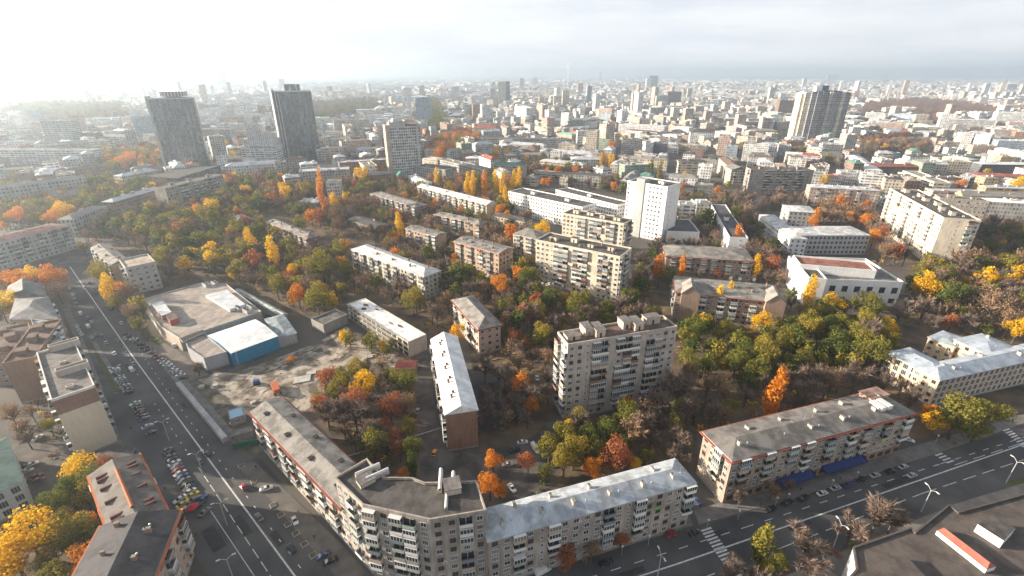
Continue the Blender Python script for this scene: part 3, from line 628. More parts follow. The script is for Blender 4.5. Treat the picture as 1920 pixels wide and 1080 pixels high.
# gabled house
r, Q, c, rot, LL = block('gabled_house', 'five-storey brick house with steep two-tone white sheet roof, blank brick gable', (809, 637), (835, 777), (894, 765), 16, 5, W_BRK, ('gable', R_WHITE, 3.0), ('mess', 'blank', 'mess', 'blank'), 17, land='the white-roofed gabled house')
ax = Vector((math.cos(rot), math.sin(rot))); ay = Vector((-ax.y, ax.x))
for i in range(5):
    for s in (-1.0, 1.0):
        p = ax * ((i - 2) * LL[0] / 5.6 + s) + ay * (-1.6 - .8 * (s > 0)); b = MB(); b.box(-.35, -.35, -.8, .35, .35, 1.0, M_BRICK); b.box(-.45, -.45, 1.0, .45, .45, 1.12, M_DARK)
        b.build('chimney', r, (p.x, p.y, 17.9))
    p = ax * ((i - 2) * LL[0] / 5.6 + 4) - ay * 3.2
# small hipped brick house
block('brick_house', 'small hipped brick house with buff roof and flaking sunlit balconies', (849, 562), (897, 617), (938, 607), 14, 4, W_PINK, ('hip', R_SLATE, 2.6), ('mess', 'plain', 'mess', 'plain'), 19, land='the small hipped brick house', cornice=RED)
# white roofed ruin
r, Q, c, rot, LL = block('ruined_building', 'gutted three-storey shell with peeling white roof beside the building site', (652, 569), (765, 641), (790, 621), 8.6, 3, wall_mat('shell concrete', (.50, .45, .38)), ('flat', R_PATCH), ('blank',) * 4, 23, land='the gutted white-roofed shell', ph=.25)
ax = Vector((math.cos(rot), math.sin(rot))); ay = Vector((-ax.y, ax.x))
for i in range(3):
    for k in range(12):
        b = MB(); x = -LL[0] / 2 + (k + .5) * LL[0] / 12; w = LL[0] / 12 * (.36 if k not in (4, 7, 8) else .47)
        b.box(x - w, -LL[1] / 2 - .04, 0.7 + i * 2.7, x + w, -LL[1] / 2 + .2, 2.4 + i * 2.7, M_DARK); o = b.build('window_opening', r); o.rotation_euler = (0, 0, rot)
for i in range(4):
    b = MB(); b.box(-LL[0] / 2, -LL[1] / 2 - .9, -.12, LL[0] * .32, -LL[1] / 2 - .05, .1, M_CONC); o = b.build('floor_ledge', r, (0, 0, .3 + i * 2.7)); o.rotation_euler = (0, 0, rot)
for k, j, w, l in ((-.36, .1, 5, 2.2), (-.2, .25, 4, 1.2), (.12, -.05, 5, 1.0), (.22, .1, 5, 1.6), (-.3, -.2, 3.4, 2.6)):
    p = ax * (k * LL[0]) + ay * (j * LL[1]); b = MB(); pts = [(w / 2 * math.cos(a) * (1 + .25 * math.sin(3 * a)), l / 2 * math.sin(a) * (1 + .2 * math.cos(4 * a)), 0.02) for a in [i * math.pi / 6 for i in range(12)]]
    b.face(pts, roof_mat('rusted patch', (.20, .085, .045)) if j > -.2 else M_DARK); o = b.build('rusted_patch' if j > -.2 else 'roof_hole', r, (p.x, p.y, 8.32)); o.rotation_euler = (0, 0, rot)
# five-storey white-roofed block up the slope
block('apartment_block', 'five-storey cream block with long white roof beside the gutted shell', (658, 467), (795, 519), (837, 511), 14.5, 5, W_CREAM, ('hip', roof_mat('whitish sheet roof', (.60, .61, .60), .8, .8), 2.2), ('mess', 'plain', 'mess', 'plain'), 29, land='the cream white-roofed block', chim=8)
block('brick_block', 'five-storey brick block with red cornice and white balconies left of the nine-storey slab', (852, 452), (935, 475), (965, 465), 19, 6, W_BRK2, ('gable', R_SLATE, 1.3), ('mess', 'plain', 'mess', 'plain'), 31, land='the red-corniced brick block', cornice=wall_mat('orange trim', (.45, .17, .08)), chim=8)
block('brick_block', 'small brick block with flat grey roof and cluttered balconies', (760, 428), (817, 443), (840, 437), 15, 5, W_BRK2, ('gable', R_SLATE, 1.0), ('mess', 'blank', 'mess', 'blank'), 37, chim=4)
block('brick_block', 'long buff brick block with hipped grey roof between orange trees', (813, 402), (899, 420), (923, 417), 14, 5, W_BRK2, ('hip', R_SLATE, 2.0), ('mess', 'plain', 'mess', 'plain'), 41, chim=6)
block('brick_block', 'long orange brick block with grey roof, tower of gold poplars behind', (693, 363), (778, 388), (800, 383), 14, 5, W_BRK, ('hip', R_SLATE, 1.8), ('mess', 'plain', 'mess', 'plain'), 43, aerials=3, chim=6)
block('brick_block', 'orange brick block with pale grey roof deep in the autumn wood', (499, 415), (576, 447), (599, 443), 13, 4, W_BRK, ('hip', R_SLATE, 1.8), ('mess', 'plain', 'mess', 'plain'), 47, land='the brick block in the wood', chim=8, cornice=RED)
block('apartment_block', 'long cream block under a bright white gable roof, brick end wall', (782, 350), (912, 384), (930, 379), 14, 5, W_CREAM, ('gable', roof_mat('whitish sheet roof', (.6, .6, .6)), 2.4), ('mess', 'blank', 'mess', 'blank'), 53, chim=6)
block('town_house', 'low orange painted house with dark roof in front of the white hospital', (922, 404), (985, 416), (1000, 411), 9, 3, W_TAN, ('hip', R_TAR, 2), ('plain',) * 4, 59)
block('apartment_block', 'cream block with hipped grey roof against the nine-storey slab', (962, 438), (1006, 448), (1020, 434), 15, 5, W_CREAM, ('hip', R_SLATE, 2.2), ('mess', 'plain', 'mess', 'plain'), 61)
block('tower_block', 'nine-storey cream slab with glazed balcony columns and dark roof, front one of two', (1005, 450), (1163, 482), (1187, 466), 28, 9, wall_mat('sunlit cream panels', (.66, .58, .46), panel=(3.3, 2.9)), ('flat', R_TAR), ('slab', 'dense', 'slab', 'plain'), 67, land='the nine-storey cream slab', boxes=4, chim=5)
block('tower_block', 'nine-storey cream slab half hidden behind a similar slab', (1055, 400), (1170, 420), (1187, 411), 28, 9, wall_mat('sunlit cream panels', (.66, .58, .46)), ('flat', R_TAR), ('slab', 'dense', 'slab', 'plain'), 71, boxes=4)
r, *_ = block('hospital_wing', 'long white hospital wing with rows of small square windows', (953, 359), (1092, 389), (1106, 378), 20, 6, W_WHITE, ('flat', R_TAR), ('plain',) * 4, 73, land='the long white hospital', boxes=2)
block('hospital_wing', 'white hospital back wing with dark roof behind a longer white wing', (1042, 356), (1158, 385), (1166, 376), 18, 5, W_WHITE, ('flat', R_TAR), ('plain',) * 4, 79, boxes=1)
block('hospital_tower', 'tall white twelve-storey hospital tower with grey stair strip', (1177, 339), (1252, 351), (1271, 342), 43, 12, W_WHITE, ('flat', R_TAR), ('tower', 'sparse', 'plain', 'plain'), 83, land='the tall white hospital tower', boxes=2)
r0 = bpy.data.objects['hospital_tower']; b = MB(); P = rect((1193, 341.5), (1208, 344), (1212, 340), 43); b.prism(flip_out([(p[0] - r0.location.x, p[1] - r0.location.y - .8) for p in P]), 0, 46, wall_mat('grey stair shaft', (.42, .42, .40))); b.build('stair_shaft', r0)
block('low_hall', 'low white hall with dark flat roof at the foot of the white tower', (1251, 434), (1312, 436), (1304, 412), 9, 2, W_WHITE, ('flat', roof_mat('charcoal felt', (.09, .09, .095), 1.2)), ('blank', 'plain', 'plain', 'plain'), 89)
block('clinic_block', 'wedge-shaped white clinic with charcoal roof and blazing blank side wall', (1333, 383), (1368, 445), (1402, 446), 14, 4, W_WHITE, ('flat', roof_mat('charcoal felt', (.09, .09, .095), 1.2)), ('blank', 'sparse', 'plain', 'blank'), 97, land='the wedge-shaped white clinic', boxes=1)
block('brick_block', 'brown brick block with hipped roof and red cornice below the white clinic', (1250, 479), (1413, 489), (1392, 466), 14, 4, W_BRK3, ('hip', R_SLATE, 2.4), ('mess', 'plain', 'plain', 'plain'), 101, cornice=RED, land='the brown hipped block')
r, Q, c, rot, LL = block('brick_block', 'brown brick block with cross gable and white satellite dishes', (1268, 546), (1470, 567), (1447, 535), 16, 5, W_BRK3, ('hip', R_SLATE, 2.6), ('mess', 'plain', 'plain', 'mess'), 103, cornice=RED, land='the cross-gabled brown block', chim=6)
ax = Vector((math.cos(rot), math.sin(rot))); ay = Vector((-ax.y, ax.x))
for k in (.42, -.36):
    p = ax * (k * LL[0]) - ay * (LL[1] * .42); b = MB(); b.prism([(-4.5, -4), (4.5, -4), (4.5, 6), (-4.5, 6)], 0, 16.3, W_BRK3, top=False)
    b.face(((-4.5, -4, 16.3), (4.5, -4, 16.3), (0, -4, 20.4)), W_BRK3, ((0, 0), (9, 0), (4.5, 4))); b.quad((4.9, -4.4, 16.1), (4.9, 8, 16.1), (0, 8, 20.6), (0, -4.4, 20.6), R_SLATE); b.quad((-4.9, 8, 16.1), (-4.9, -4.4, 16.1), (0, -4.4, 20.6), (0, 8, 20.6), R_SLATE)
    o = b.build('gabled_bay', r, (p.x, p.y, 0)); o.rotation_euler = (0, 0, rot)
for i, (k, j) in enumerate(((-.2, -.1), (.05, .35), (.14, .36), (.28, .4), (.16, -.05))):
    p = ax * (k * LL[0]) + ay * (j * LL[1]); b = MB(); b.tube((0, 0, -1), (0, 0, 1.2), .08, .08, M_METAL)
    N = 10
    for q in range(N):
        a, a2 = 2 * math.pi * q / N, 2 * math.pi * (q + 1) / N; b.face(((0, 0, 1.4), (1.0 * math.cos(a), -.35, 1.4 + 1.0 * math.sin(a)), (1.0 * math.cos(a2), -.35, 1.4 + 1.0 * math.sin(a2))), M_WHITE)
    b.build('satellite_dish', r, (p.x, p.y, 18.0))
# culture house
r, Q, c, rot, LL = block('assembly_hall', 'white assembly hall with arched front windows and ribbed grey roof', (1530, 524), (1694, 530), (1650, 487), 15, 2, W_WHITE, ('flat', R_FELT), ('blank', 'blank', 'blank', 'blank'), 107, land='the white assembly hall', ph=.9)
ax = Vector((math.cos(rot), math.sin(rot)))
for i in range(7):
    for z, h_ in ((2.2, 3.2), (8.2, 3.8)):
        b = MB(); b.box(-1.7, -.12, 0, 1.7, .0, h_, M_WHITE); b.box(-1.5, -.16, .2, 1.5, -.12, h_ - .2, M_GLASS)
        p = Vector(Q[0]).lerp(Vector(Q[1]), (i + .5) / 7); d = Vector(Q[1]) - Vector(Q[0]); o = b.build('window', r, (p.x, p.y, z)); o.rotation_euler = (0, 0, math.atan2(d.y, d.x))
block('assembly_hall', 'white windowless stage house with reddish flat roof behind the assembly hall', (1487, 480), (1500, 497), (1632, 499), 19, 4, W_WHITE, ('flat', roof_mat('red brown felt', (.30, .13, .09), 2)), ('blank', 'blank', 'plain', 'blank'), 109, ph=1.0)
block('stair_wing', 'tall white side wall block joined to the left of the assembly hall', (1497, 497), (1517, 521), (1548, 521), 17, 4, W_WHITE, ('flat', R_TAR), ('blank', 'sparse', 'blank', 'blank'), 113)
block('school', 'white three-storey school with pale roof and large grid windows', (1488, 441), (1632, 441), (1624, 424), 15, 4, W_LG, ('hip', roof_mat('pale grey sheet', (.60, .60, .60), 1), 1.6), ('bigplain', 'plain', 'bigplain', 'plain'), 127, land='the white school')
block('school_wing', 'white school side wing, sunlit wall running back from the school front', (1424, 402), (1482, 447), (1503, 440), 14, 4, W_WHITE, ('hip', roof_mat('pale grey sheet', (.60, .60, .60)), 1.6), ('plain', 'plain', 'plain', 'plain'), 131)
block('school_wing', 'pale-roofed rear school wing with large windows facing the yard', (1480, 396), (1532, 399), (1526, 387), 14, 4, W_LG, ('hip', roof_mat('pale grey sheet', (.6, .6, .6)), 1.6), ('bigplain', 'plain', 'plain', 'plain'), 137)
r, Q, c, rot, LL = block('tower_block', 'eleven-storey cream block turned end-on with patched sunlit balconies and broken dark roof', (1668, 353), (1770, 409), (1828, 408), 33, 11, wall_mat('bright cream panels', (.72, .63, .50)), ('flat', R_TAR), ('calm', 'sparse', 'plain', 'plain'), 139, land='the end-on cream tower block', boxes=6, chim=8, chm=M_WHITE)
out = []; facade(Vector(Q[1]).lerp(Vector(Q[2]), .68), Vector(Q[2]), .6, 32.6, 11, 'dense', random.Random(4), out, True); openings(r, out, c)
# courtyard building on the right
RB = roof_mat('blue grey sheet roof', (.42, .47, .53), .8, .82, .5, .15)
block('office_building', 'front wing of the tan courtyard building, blue-grey roof, shaded rows of windows', (1762, 713), (2020, 656), (1995, 630), 12.5, 4, W_TAN, ('hip', RB, 2.0), ('bigplain', 'plain', 'plain', 'plain'), 149, land='the tan courtyard building', chim=4, chm=M_CHIM)
block('office_building', 'left wing of the tan courtyard building with tall stair windows in sunlight', (1664, 661), (1757, 709), (1793, 694), 12.5, 4, W_TAN, ('hip', RB, 1.8), ('bigplain', 'blank', 'plain', 'plain'), 151, chim=2, chm=M_CHIM)
block('office_building', 'rear wing of the tan courtyard building, sunlit peach court wall', (1790, 636), (1862, 668), (1905, 652), 12.5, 4, W_TAN, ('hip', RB, 1.8), ('plain', 'plain', 'plain', 'plain'), 157, chim=2, chm=M_CHIM)
block('office_building', 'low pale-roofed gallery closing the back of the tan courtyard', (1741, 632), (1790, 651), (1812, 636), 10, 3, W_TAN, ('hip', RB, 1.0), ('plain', 'blank', 'plain', 'plain'), 163)
# bottom right: broad dark roof
poly = [tuple(at(x, y, 12)[:2]) for x, y in ((1600, 1026), (1708, 989), (1716, 997), (1779, 946), (1797, 960), (1925, 925), (2150, 860), (2400, 1200), (2000, 1500), (1500, 1300), (1560, 1120), (1606, 1066))]
r, Q, c, rot, LL = block('cinema_building', 'broad dark-roofed hall with white side walls and red-topped rooflight', None, None, None, 12, 3, W_WHITE, ('flat', roof_mat('brown black felt', (.105, .088, .078), 1.1, .75)), ('blank',) * 12, 167, land='the broad dark-roofed hall', poly=poly, ph=.55, cornice=wall_mat('dark coping', (.10, .09, .085)))
def onroof(name, pts, z0, z1, wm, top, zb=11.75, ridge=None):
    P = flip_out([tuple(at(x, y, z1 + zb)[:2]) for x, y in pts]); cx = sum(p[0] for p in P) / len(P); cy = sum(p[1] for p in P) / len(P)
    b = MB(); P = [(p[0] - cx, p[1] - cy) for p in P]; b.prism(P, 0, z1, wm, top=top); return b.build(name, r, (cx - c[0], cy - c[1], zb)), P
onroof('lift_housing', ((1833, 983), (1882, 1014), (1904, 990), (1858, 967)), 0, 2.6, W_WHITE, R_TAR)
o, P = onroof('rooflight', ((1757, 995), (1850, 1068), (1868, 1062), (1770, 989)), 0, 1.3, W_WHITE, RED)
b = MB(); P4 = [Vector((p[0], p[1], 1.32)) for p in P]; m1 = (P4[0] + P4[3]) / 2; m2 = (P4[1] + P4[2]) / 2
RR = roof_mat('salmon red sheet', (.36, .11, .08), None, .85)
k = 0 if (P4[1] - P4[0]).length > (P4[2] - P4[1]).length else 1
A_, B_, C_, D_ = [P4[(k + i) % 4] for i in range(4)]; r0_ = A_.lerp(D_, .5).lerp(B_.lerp(C_, .5), .06) + Vector((0, 0, 1)); r1_ = A_.lerp(D_, .5).lerp(B_.lerp(C_, .5), .94) + Vector((0, 0, 1))
b.face((A_, B_, r1_, r0_), RR); b.face((C_, D_, r0_, r1_), RR); b.face((B_, C_, r1_), RR); b.face((D_, A_, r0_), RR); o2 = b.build('rooflight_cap', o)
onroof('roof_step', ((1606, 1080), (1648, 1055), (1697, 1040), (1745, 1090), (1700, 1130), (1600, 1150)), 0, 1.6, W_WHITE, roof_mat('brown black felt', (.1, .09, .08)))
# left side of the avenue
block('apartment_block', 'five-storey slab with blank cream end wall and white-parapeted grey roof', (96, 752), (178, 724), (142, 642), 24, 7, W_BEIGE, ('flat', R_FELT), ('blank', 'mess', 'blank', 'mess'), 173, land='the blank cream end wall', ph=.8, cornice=wall_mat('white coping', (.66, .64, .60)))
r = [o for o in bpy.data.objects if o.get('label', '').startswith('five-storey slab with blank cream')][0]
for x, y, w, l, h in ((122, 650, 9, 3, 2.4), (138, 694, 9, 3, 2.4), (118, 680, 1.8, 1.2, .9), (131, 725, 2.2, 1.6, .9)):
    p = at(x, y, 24); b = MB(); b.box(-w / 2, -l / 2, -.2, w / 2, l / 2, h, wall_mat('roof room', (.52, .44, .37))); b.box(-w / 2 + .4, -l / 2 + .5, h, w / 2 - .4, l / 2 - .5, h + .05, M_DARK); o = b.build('stair_housing', r, (p.x - r.location.x, p.y - r.location.y, 23.7)); o.rotation_euler = (0, 0, R(45))
P = rect((96, 752), (178, 724), (142, 642), 24); q0, q1 = [Vector((p[0] - r.location.x, p[1] - r.location.y)) for p in P[:2]]; dn = (q1 - q0).normalized(); nv = Vector((dn.y, -dn.x)) * .12; b = MB()
b.prism([tuple(q0 + nv), tuple(q1 + nv), tuple(q1), tuple(q0)], 18.3, 23.6, W_BRN); b.build('clad_band', r)
b = MB(); P = [tuple(at(x, y, 5)[:2]) for x, y in ((178, 852), (232, 828), (252, 838), (246, 858), (205, 872))]; cc = (sum(p[0] for p in P) / 5, sum(p[1] for p in P) / 5); add_foot(P)
sh = thing('shop_pavilion', 'dark glass shop annexe below the blank cream end wall', 'shop', (*cc, 0)); b.prism(flip_out([(p[0] - cc[0], p[1] - cc[1]) for p in P]), 0, 4.6, plain('teal glass', (.03, .06, .075), .2, .6), top=R_TAR); b.build('glass_box', sh)
b = MB(); b.prism(flip_out([((p[0] - cc[0]) * 1.04, (p[1] - cc[1]) * 1.04) for p in P]), 4.6, 5.0, M_METAL, top=R_TAR); b.build('roof_edge', sh)
block('apartment_block', 'brown ribbed end-wall block with balconies, left neighbour of the cream one', (4, 683), (66, 671), (20, 615), 18.5, 6, W_BRN, ('flat', R_BRN), ('blank', 'mess', 'blank', 'mess'), 179, boxes=3)
block('apartment_block', 'white-roofed five-storey link building beside the avenue car queue', None, None, None, 16, 5, W_LG, ('flat', roof_mat('pale sheet', (.50, .50, .50), 1)), ('blank', 'mess', 'blank', 'mess'), 181, poly=[tuple(at(x, y, 16)[:2]) for x, y in ((75, 647), (117, 638), (95, 603), (58, 599))], chim=4)
block('apartment_block', 'brown-roofed back building behind the avenue frontage on the left', None, None, None, 15, 5, W_BRK3, ('flat', R_BRN), ('plain', 'mess', 'blank', 'mess'), 191, poly=[tuple(at(x, y, 15)[:2]) for x, y in ((-40, 668), (68, 655), (54, 606), (-40, 625))], boxes=3)
block('town_house', 'hipped grey-roofed house on the avenue with pale ridge', None, None, None, 14, 4, W_BRK3, ('hip', roof_mat('dark grey sheet', (.19, .19, .19), 1), 2.6), ('plain', 'mess', 'plain', 'plain'), 193, poly=[tuple(at(x, y, 14)[:2]) for x, y in ((18, 598), (110, 598), (90, 557), (30, 560))])
block('town_house', 'old red brick house with steep mansard and white gable', None, None, None, 13, 4, wall_mat('deep red brick', (.30, .10, .07), .75), ('gable', roof_mat('dark grey sheet', (.19, .19, .19)), 4), ('plain',) * 4, 197, poly=[tuple(at(x, y, 13)[:2]) for x, y in ((10, 556), (86, 556), (78, 533), (16, 537))])
block('red_roofed_block', 'five-storey block with red-ridged iron roof beside the angled parking', (310, 960), (257, 853), (170, 891), 16, 5, W_PINK, ('gable', roof_mat('brown grey iron', (.165, .145, .13), .8, .7), 2.0), ('mess', 'blank', 'mess', 'plain'), 199, land='the red-ridged block', cornice=wall_mat('orange red gutter', (.50, .16, .07)), chim=0)
r, Q, c, rot, LL = block('red_roofed_block', 'nearest pink-walled block with dark iron roof and red chimneys, cut by the frame', (262, 1140), (333, 958), (184, 999), 16.5, 5, W_PINK, ('gable', roof_mat('charcoal iron', (.065, .062, .068), .8), 2.2), ('mess', 'plain', 'mess', 'plain'), 211, cornice=wall_mat('orange red gutter', (.50, .16, .07)), chim=6)
for nm in ('red-ridged',):
    rr_ = [o for o in bpy.data.objects if 'red-ridged iron roof' in o.get('label', '')][0]
    P = [Vector(q) for q in rect((310, 960), (257, 853), (170, 891), 16)]; ctr = Vector((rr_.location.x, rr_.location.y)); m0 = (P[0] + P[3]) / 2 - ctr; m1 = (P[1] + P[2]) / 2 - ctr; d = (m1 - m0).normalized(); ww = (P[3] - P[0]).length / 2
    b = MB(); b.tube((*(m0 + d * ww), 18.05), (*(m1 - d * ww), 18.05), .45, .45, wall_mat('orange red gutter', (.5, .16, .07)), 6); b.build('ridge_cap', rr_)
    n_ = Vector((-d.y, d.x))
    for k in (-.34, -.28, -.05, .16, .3, .36):
        for s in (-1, 1):
            q = d * (k * (m1 - m0).length) + n_ * s * ww * .62; b = MB(); b.box(-1.3, -.25, -.8, 1.3, .25, .6, wall_mat('red chimney brick', (.17, .075, .06))); o = b.build('chimney', rr_, (q.x, q.y, 16.8)); o.rotation_euler = (0, 0, math.atan2(n_.y, n_.x))
block('green_roofed_hall', 'green-roofed hall with arched dark windows at the left edge', (-90, 960), (40, 903), (8, 822), 10, 3, W_LG, ('hip', R_GREEN, 1.2), ('bigplain', 'bigplain', 'plain', 'plain'), 223)
block('apartment_block', 'pinkish five-storey block with pale north wall and tan roof by the avenue', (235, 503), (291, 491), (275, 477), 17, 5, wall_mat('pale north wall', (.46, .45, .44)), ('flat', roof_mat('tan felt', (.42, .34, .27))), ('plain', 'plain', 'plain', 'mess'), 227, land='the tan-roofed block by the avenue')
block('apartment_block', 'narrow brick block with grey roof behind the tan-roofed one', (171, 464), (207, 497), (233, 482), 14, 5, W_PINK, ('gable', R_SLATE, 1.6), ('mess', 'blank', 'plain', 'plain'), 229, chim=4)
r, Q, c, rot, LL = block('apartment_block', 'long curved-fronted white block with reddish roof at the far end of the avenue', (-60, 470), (130, 423), (128, 411), 18, 6, W_LG, ('hip', roof_mat('dull red roof', (.24, .13, .11)), 2), ('mess', 'plain', 'plain', 'plain'), 233, land='the long white avenue block', chim=8)
# supermarket
poly = [tuple(at(x, y, 7)[:2]) for x, y in ((300, 612), (336, 634), (345, 632), (490, 584), (425, 533), (375, 531), (265, 562))]
r, Q, c, rot, LL = block('supermarket', 'low wide supermarket with beige flat roof and silver plant sheds', None, None, None, 7, 1, wall_mat('beige cladding', (.44, .37, .31)), ('flat', roof_mat('beige gravel roof', (.34, .29, .25), None, .8)), ('blank',) * 7, 239, land='the beige-roofed supermarket', poly=poly, ph=.5, cornice=wall_mat('pale coping', (.50, .46, .41)))
def on2(name, pts, hh, wm, top, zb=6.8):
    P = flip_out([tuple(at(x, y, hh + zb)[:2]) for x, y in pts]); cx = sum(p[0] for p in P) / len(P); cy = sum(p[1] for p in P) / len(P)
    b = MB(); b.prism([(p[0] - cx, p[1] - cy) for p in P], 0, hh, wm, top=top); return b.build(name, r, (cx - c[0], cy - c[1], zb))
SH = roof_mat('silver shed roof', (.56, .58, .60), .9, .92)
on2('plant_shed', ((385, 553), (425, 543), (460, 570), (430, 580)), 1.6, M_WHITE, SH)
on2('entrance_canopy', ((282, 568), (305, 564), (322, 585), (303, 592)), 2.5, wall_mat('canopy side', (.40, .30, .26)), SH)
on2('red_sign_frame', ((310, 590), (328, 586), (334, 596), (318, 602)), 2.6, RR, roof_mat('dark pit', (.16, .1, .09)))
for (x, y) in ((385, 531), (402, 528), (446, 575), (462, 580), (470, 572)):
    p = at(x, y, 8.5); b = MB(); b.box(-2.4, -1.1, -.1, 2.4, 1.1, 1.7, M_METAL)
    for i in range(3): b.cyl(-1.5 + 1.5 * i, 0, 1.7, 2.0, .6, .6, M_DARK, 10)
    o = b.build('air_conditioner', r, (p.x - c[0], p.y - c[1], 6.75)); o.rotation_euler = (0, 0, R(-35))
on2('canopy_frame', ((337, 634), (380, 618), (384, 622), (342, 640)), .8, wall_mat('pale coping', (.5, .46, .41)), M_DARK)
# blue hall, grey annexe
P = [tuple(at(x, y, 7.2)[:2]) for x, y in ((433, 661), (520, 629), (478, 598), (390, 628))]; cc = (sum(p[0] for p in P) / 4, sum(p[1] for p in P) / 4); add_foot(P); LAND.append(('the blue-walled hall', *cc))
bh = thing('market_hall', 'bright blue-walled hall with white sheet roof beside the building site', 'hall', (*cc, 0)); P = flip_out([(p[0] - cc[0], p[1] - cc[1]) for p in P])
b = MB(); b.prism(P, 0, 6.9, M_BLUE, top=False); b.build('wall', bh)
b = MB(); G = grow(P, .4); m1 = ((G[0][0] + G[3][0]) / 2, (G[0][1] + G[3][1]) / 2); m2 = ((G[1][0] + G[2][0]) / 2, (G[1][1] + G[2][1]) / 2)
b.quad((*G[0], 6.9), (*G[1], 6.9), (*m2, 7.9), (*m1, 7.9), R_WHITE); b.quad((*m1, 7.9), (*m2, 7.9), (*G[2], 6.9), (*G[3], 6.9), R_WHITE); b.face(((*G[1], 6.9), (*G[2], 6.9), (*m2, 7.9)), M_BLUE); b.face(((*G[3], 6.9), (*G[0], 6.9), (*m1, 7.9)), M_BLUE); b.build('roof', bh)
b = MB(); q = Vector(P[0]).lerp(Vector(P[1]), .08) if P[0][1] < P[2][1] else Vector(P[2]); b.box(-.35, -.1, .2, .35, .1, 6.8, M_METAL); b.build('corner_post', bh, (q.x, q.y, 0))
poly = [tuple(at(x, y, 6.5)[:2]) for x, y in ((382, 672), (425, 660), (382, 624), (346, 636), (352, 652))]
block('annexe', 'grey boxy annexe with sloping parapet at the corner of the blue-walled hall', None, None, None, 6.5, 2, wall_mat('bluish grey cladding', (.34, .345, .37), .9), ('flat', roof_mat('beige gravel roof', (.34, .29, .25))), ('blank',) * 5, 241, poly=poly, ph=.5)
block('warehouse', 'low grey sheds with pale roofs at the back of the blue-walled hall', (520, 634), (555, 624), (520, 592), 5.5, 1, wall_mat('grey block', (.36, .34, .33)), ('hip', roof_mat('blue grey sheds', (.30, .35, .37), 1), .8), ('blank',) * 4, 251)
block('warehouse', 'long narrow pale shed running behind the supermarket', (440, 545), (528, 592), (537, 588), 4.5, 1, wall_mat('grey block', (.36, .34, .33)), ('gable', roof_mat('pale green sheet', (.40, .43, .41), 1), .8), ('blank',) * 4, 257)
block('site_hut', 'pale blue-roofed site hut on the verge of the avenue', (430, 786), (458, 777), (445, 763), 3.6, 1, M_CONC, ('flat', plain('pale blue top', (.28, .46, .60), .6)), ('plain',) * 4, 263, ph=.15, plinth=False, cat='hut')
block('bunker', 'grey concrete annexe beside the ruined shell', (606, 610), (652, 590), (648, 572), 5, 1, M_CONC, ('flat', R_FELT), ('blank',) * 4, 269)
block('shed', 'dark red roofed shed among the courtyard trees', (742, 690), (778, 690), (775, 676), 3, 1, W_BRK3, ('gable', roof_mat('maroon sheet', (.16, .035, .035), 1), 1.2), ('blank',) * 4, 271, cat='shed')
block('kiosk_row', 'low pale shed behind the hillside houses at the wood edge', (443, 418), (478, 410), (470, 398), 6, 2, W_LG, ('hip', R_LIGHT, 2.5), ('plain',) * 4, 277)
block('bus_office', 'low dark building with blue doors behind the white assembly hall', (1676, 560), (1714, 566), (1704, 552), 5, 1, W_GREY, ('flat', R_TAR), ('blank',) * 4, 281)

# middle-distance blocks whose balconies can still be made out
block('tower_block', 'grey nine-storey balcony slab in front of the square', (1408, 318), (1527, 319), 13, 27, 9, W_GREY, ('flat', R_BRN), ('slab', 'plain', 'plain', 'calm'), 301, land='the grey nine-storey balcony slab', boxes=3)
block('apartment_block', 'cream five-storey block with pale roof and many small windows', (1520, 351), (1651, 358), 14, 18, 5, W_PINK, ('hip', roof_mat('pale grey sheet', (.6, .6, .6)), 2), ('mixed', 'plain', 'plain', 'plain'), 307, land='the cream five-storey block', chim=8, chm=M_WHITE)
block('tower_block', 'grey nine-storey flats with pale end wall under the near round tower', (309, 353), (418, 328), 14, 22, 7, W_GREY, ('flat', R_FELT), ('slab', 'plain', 'plain', 'sparse'), 311, land='the flats under the round tower', boxes=3)
block('apartment_block', 'grey five-storey block behind the end-on cream tower', (1763, 371), (1856, 378), 14, 20, 5, W_GREY, ('flat', R_FELT), ('plain', 'plain', 'plain', 'plain'), 313, boxes=2)
block('apartment_block', 'peach apartment house with green and red roof above the gold poplars', (922, 308), (980, 312), 14, 20, 6, W_PINK, ('hip', roof_mat('verdigris roof', (.09, .22, .17), 1), 3), ('mess', 'plain', 'plain', 'plain'), 317, land='the peach house with the green roof')
block('apartment_block', 'long grey five-storey range on the right with white end wall', (1684, 331), (1805, 334), 15, 16, 5, W_GREY, ('flat', R_FELT), ('mixed', 'plain', 'plain', 'blank'), 331, land='the long grey five-storey range', chim=10, chm=M_WHITE)
block('apartment_block', 'gabled grey apartment house closing the side street', (1372, 318), (1404, 318), 20, 20, 6, W_CREAM, ('gable', R_SLATE, 3), ('mess', 'plain', 'plain', 'plain'), 337)

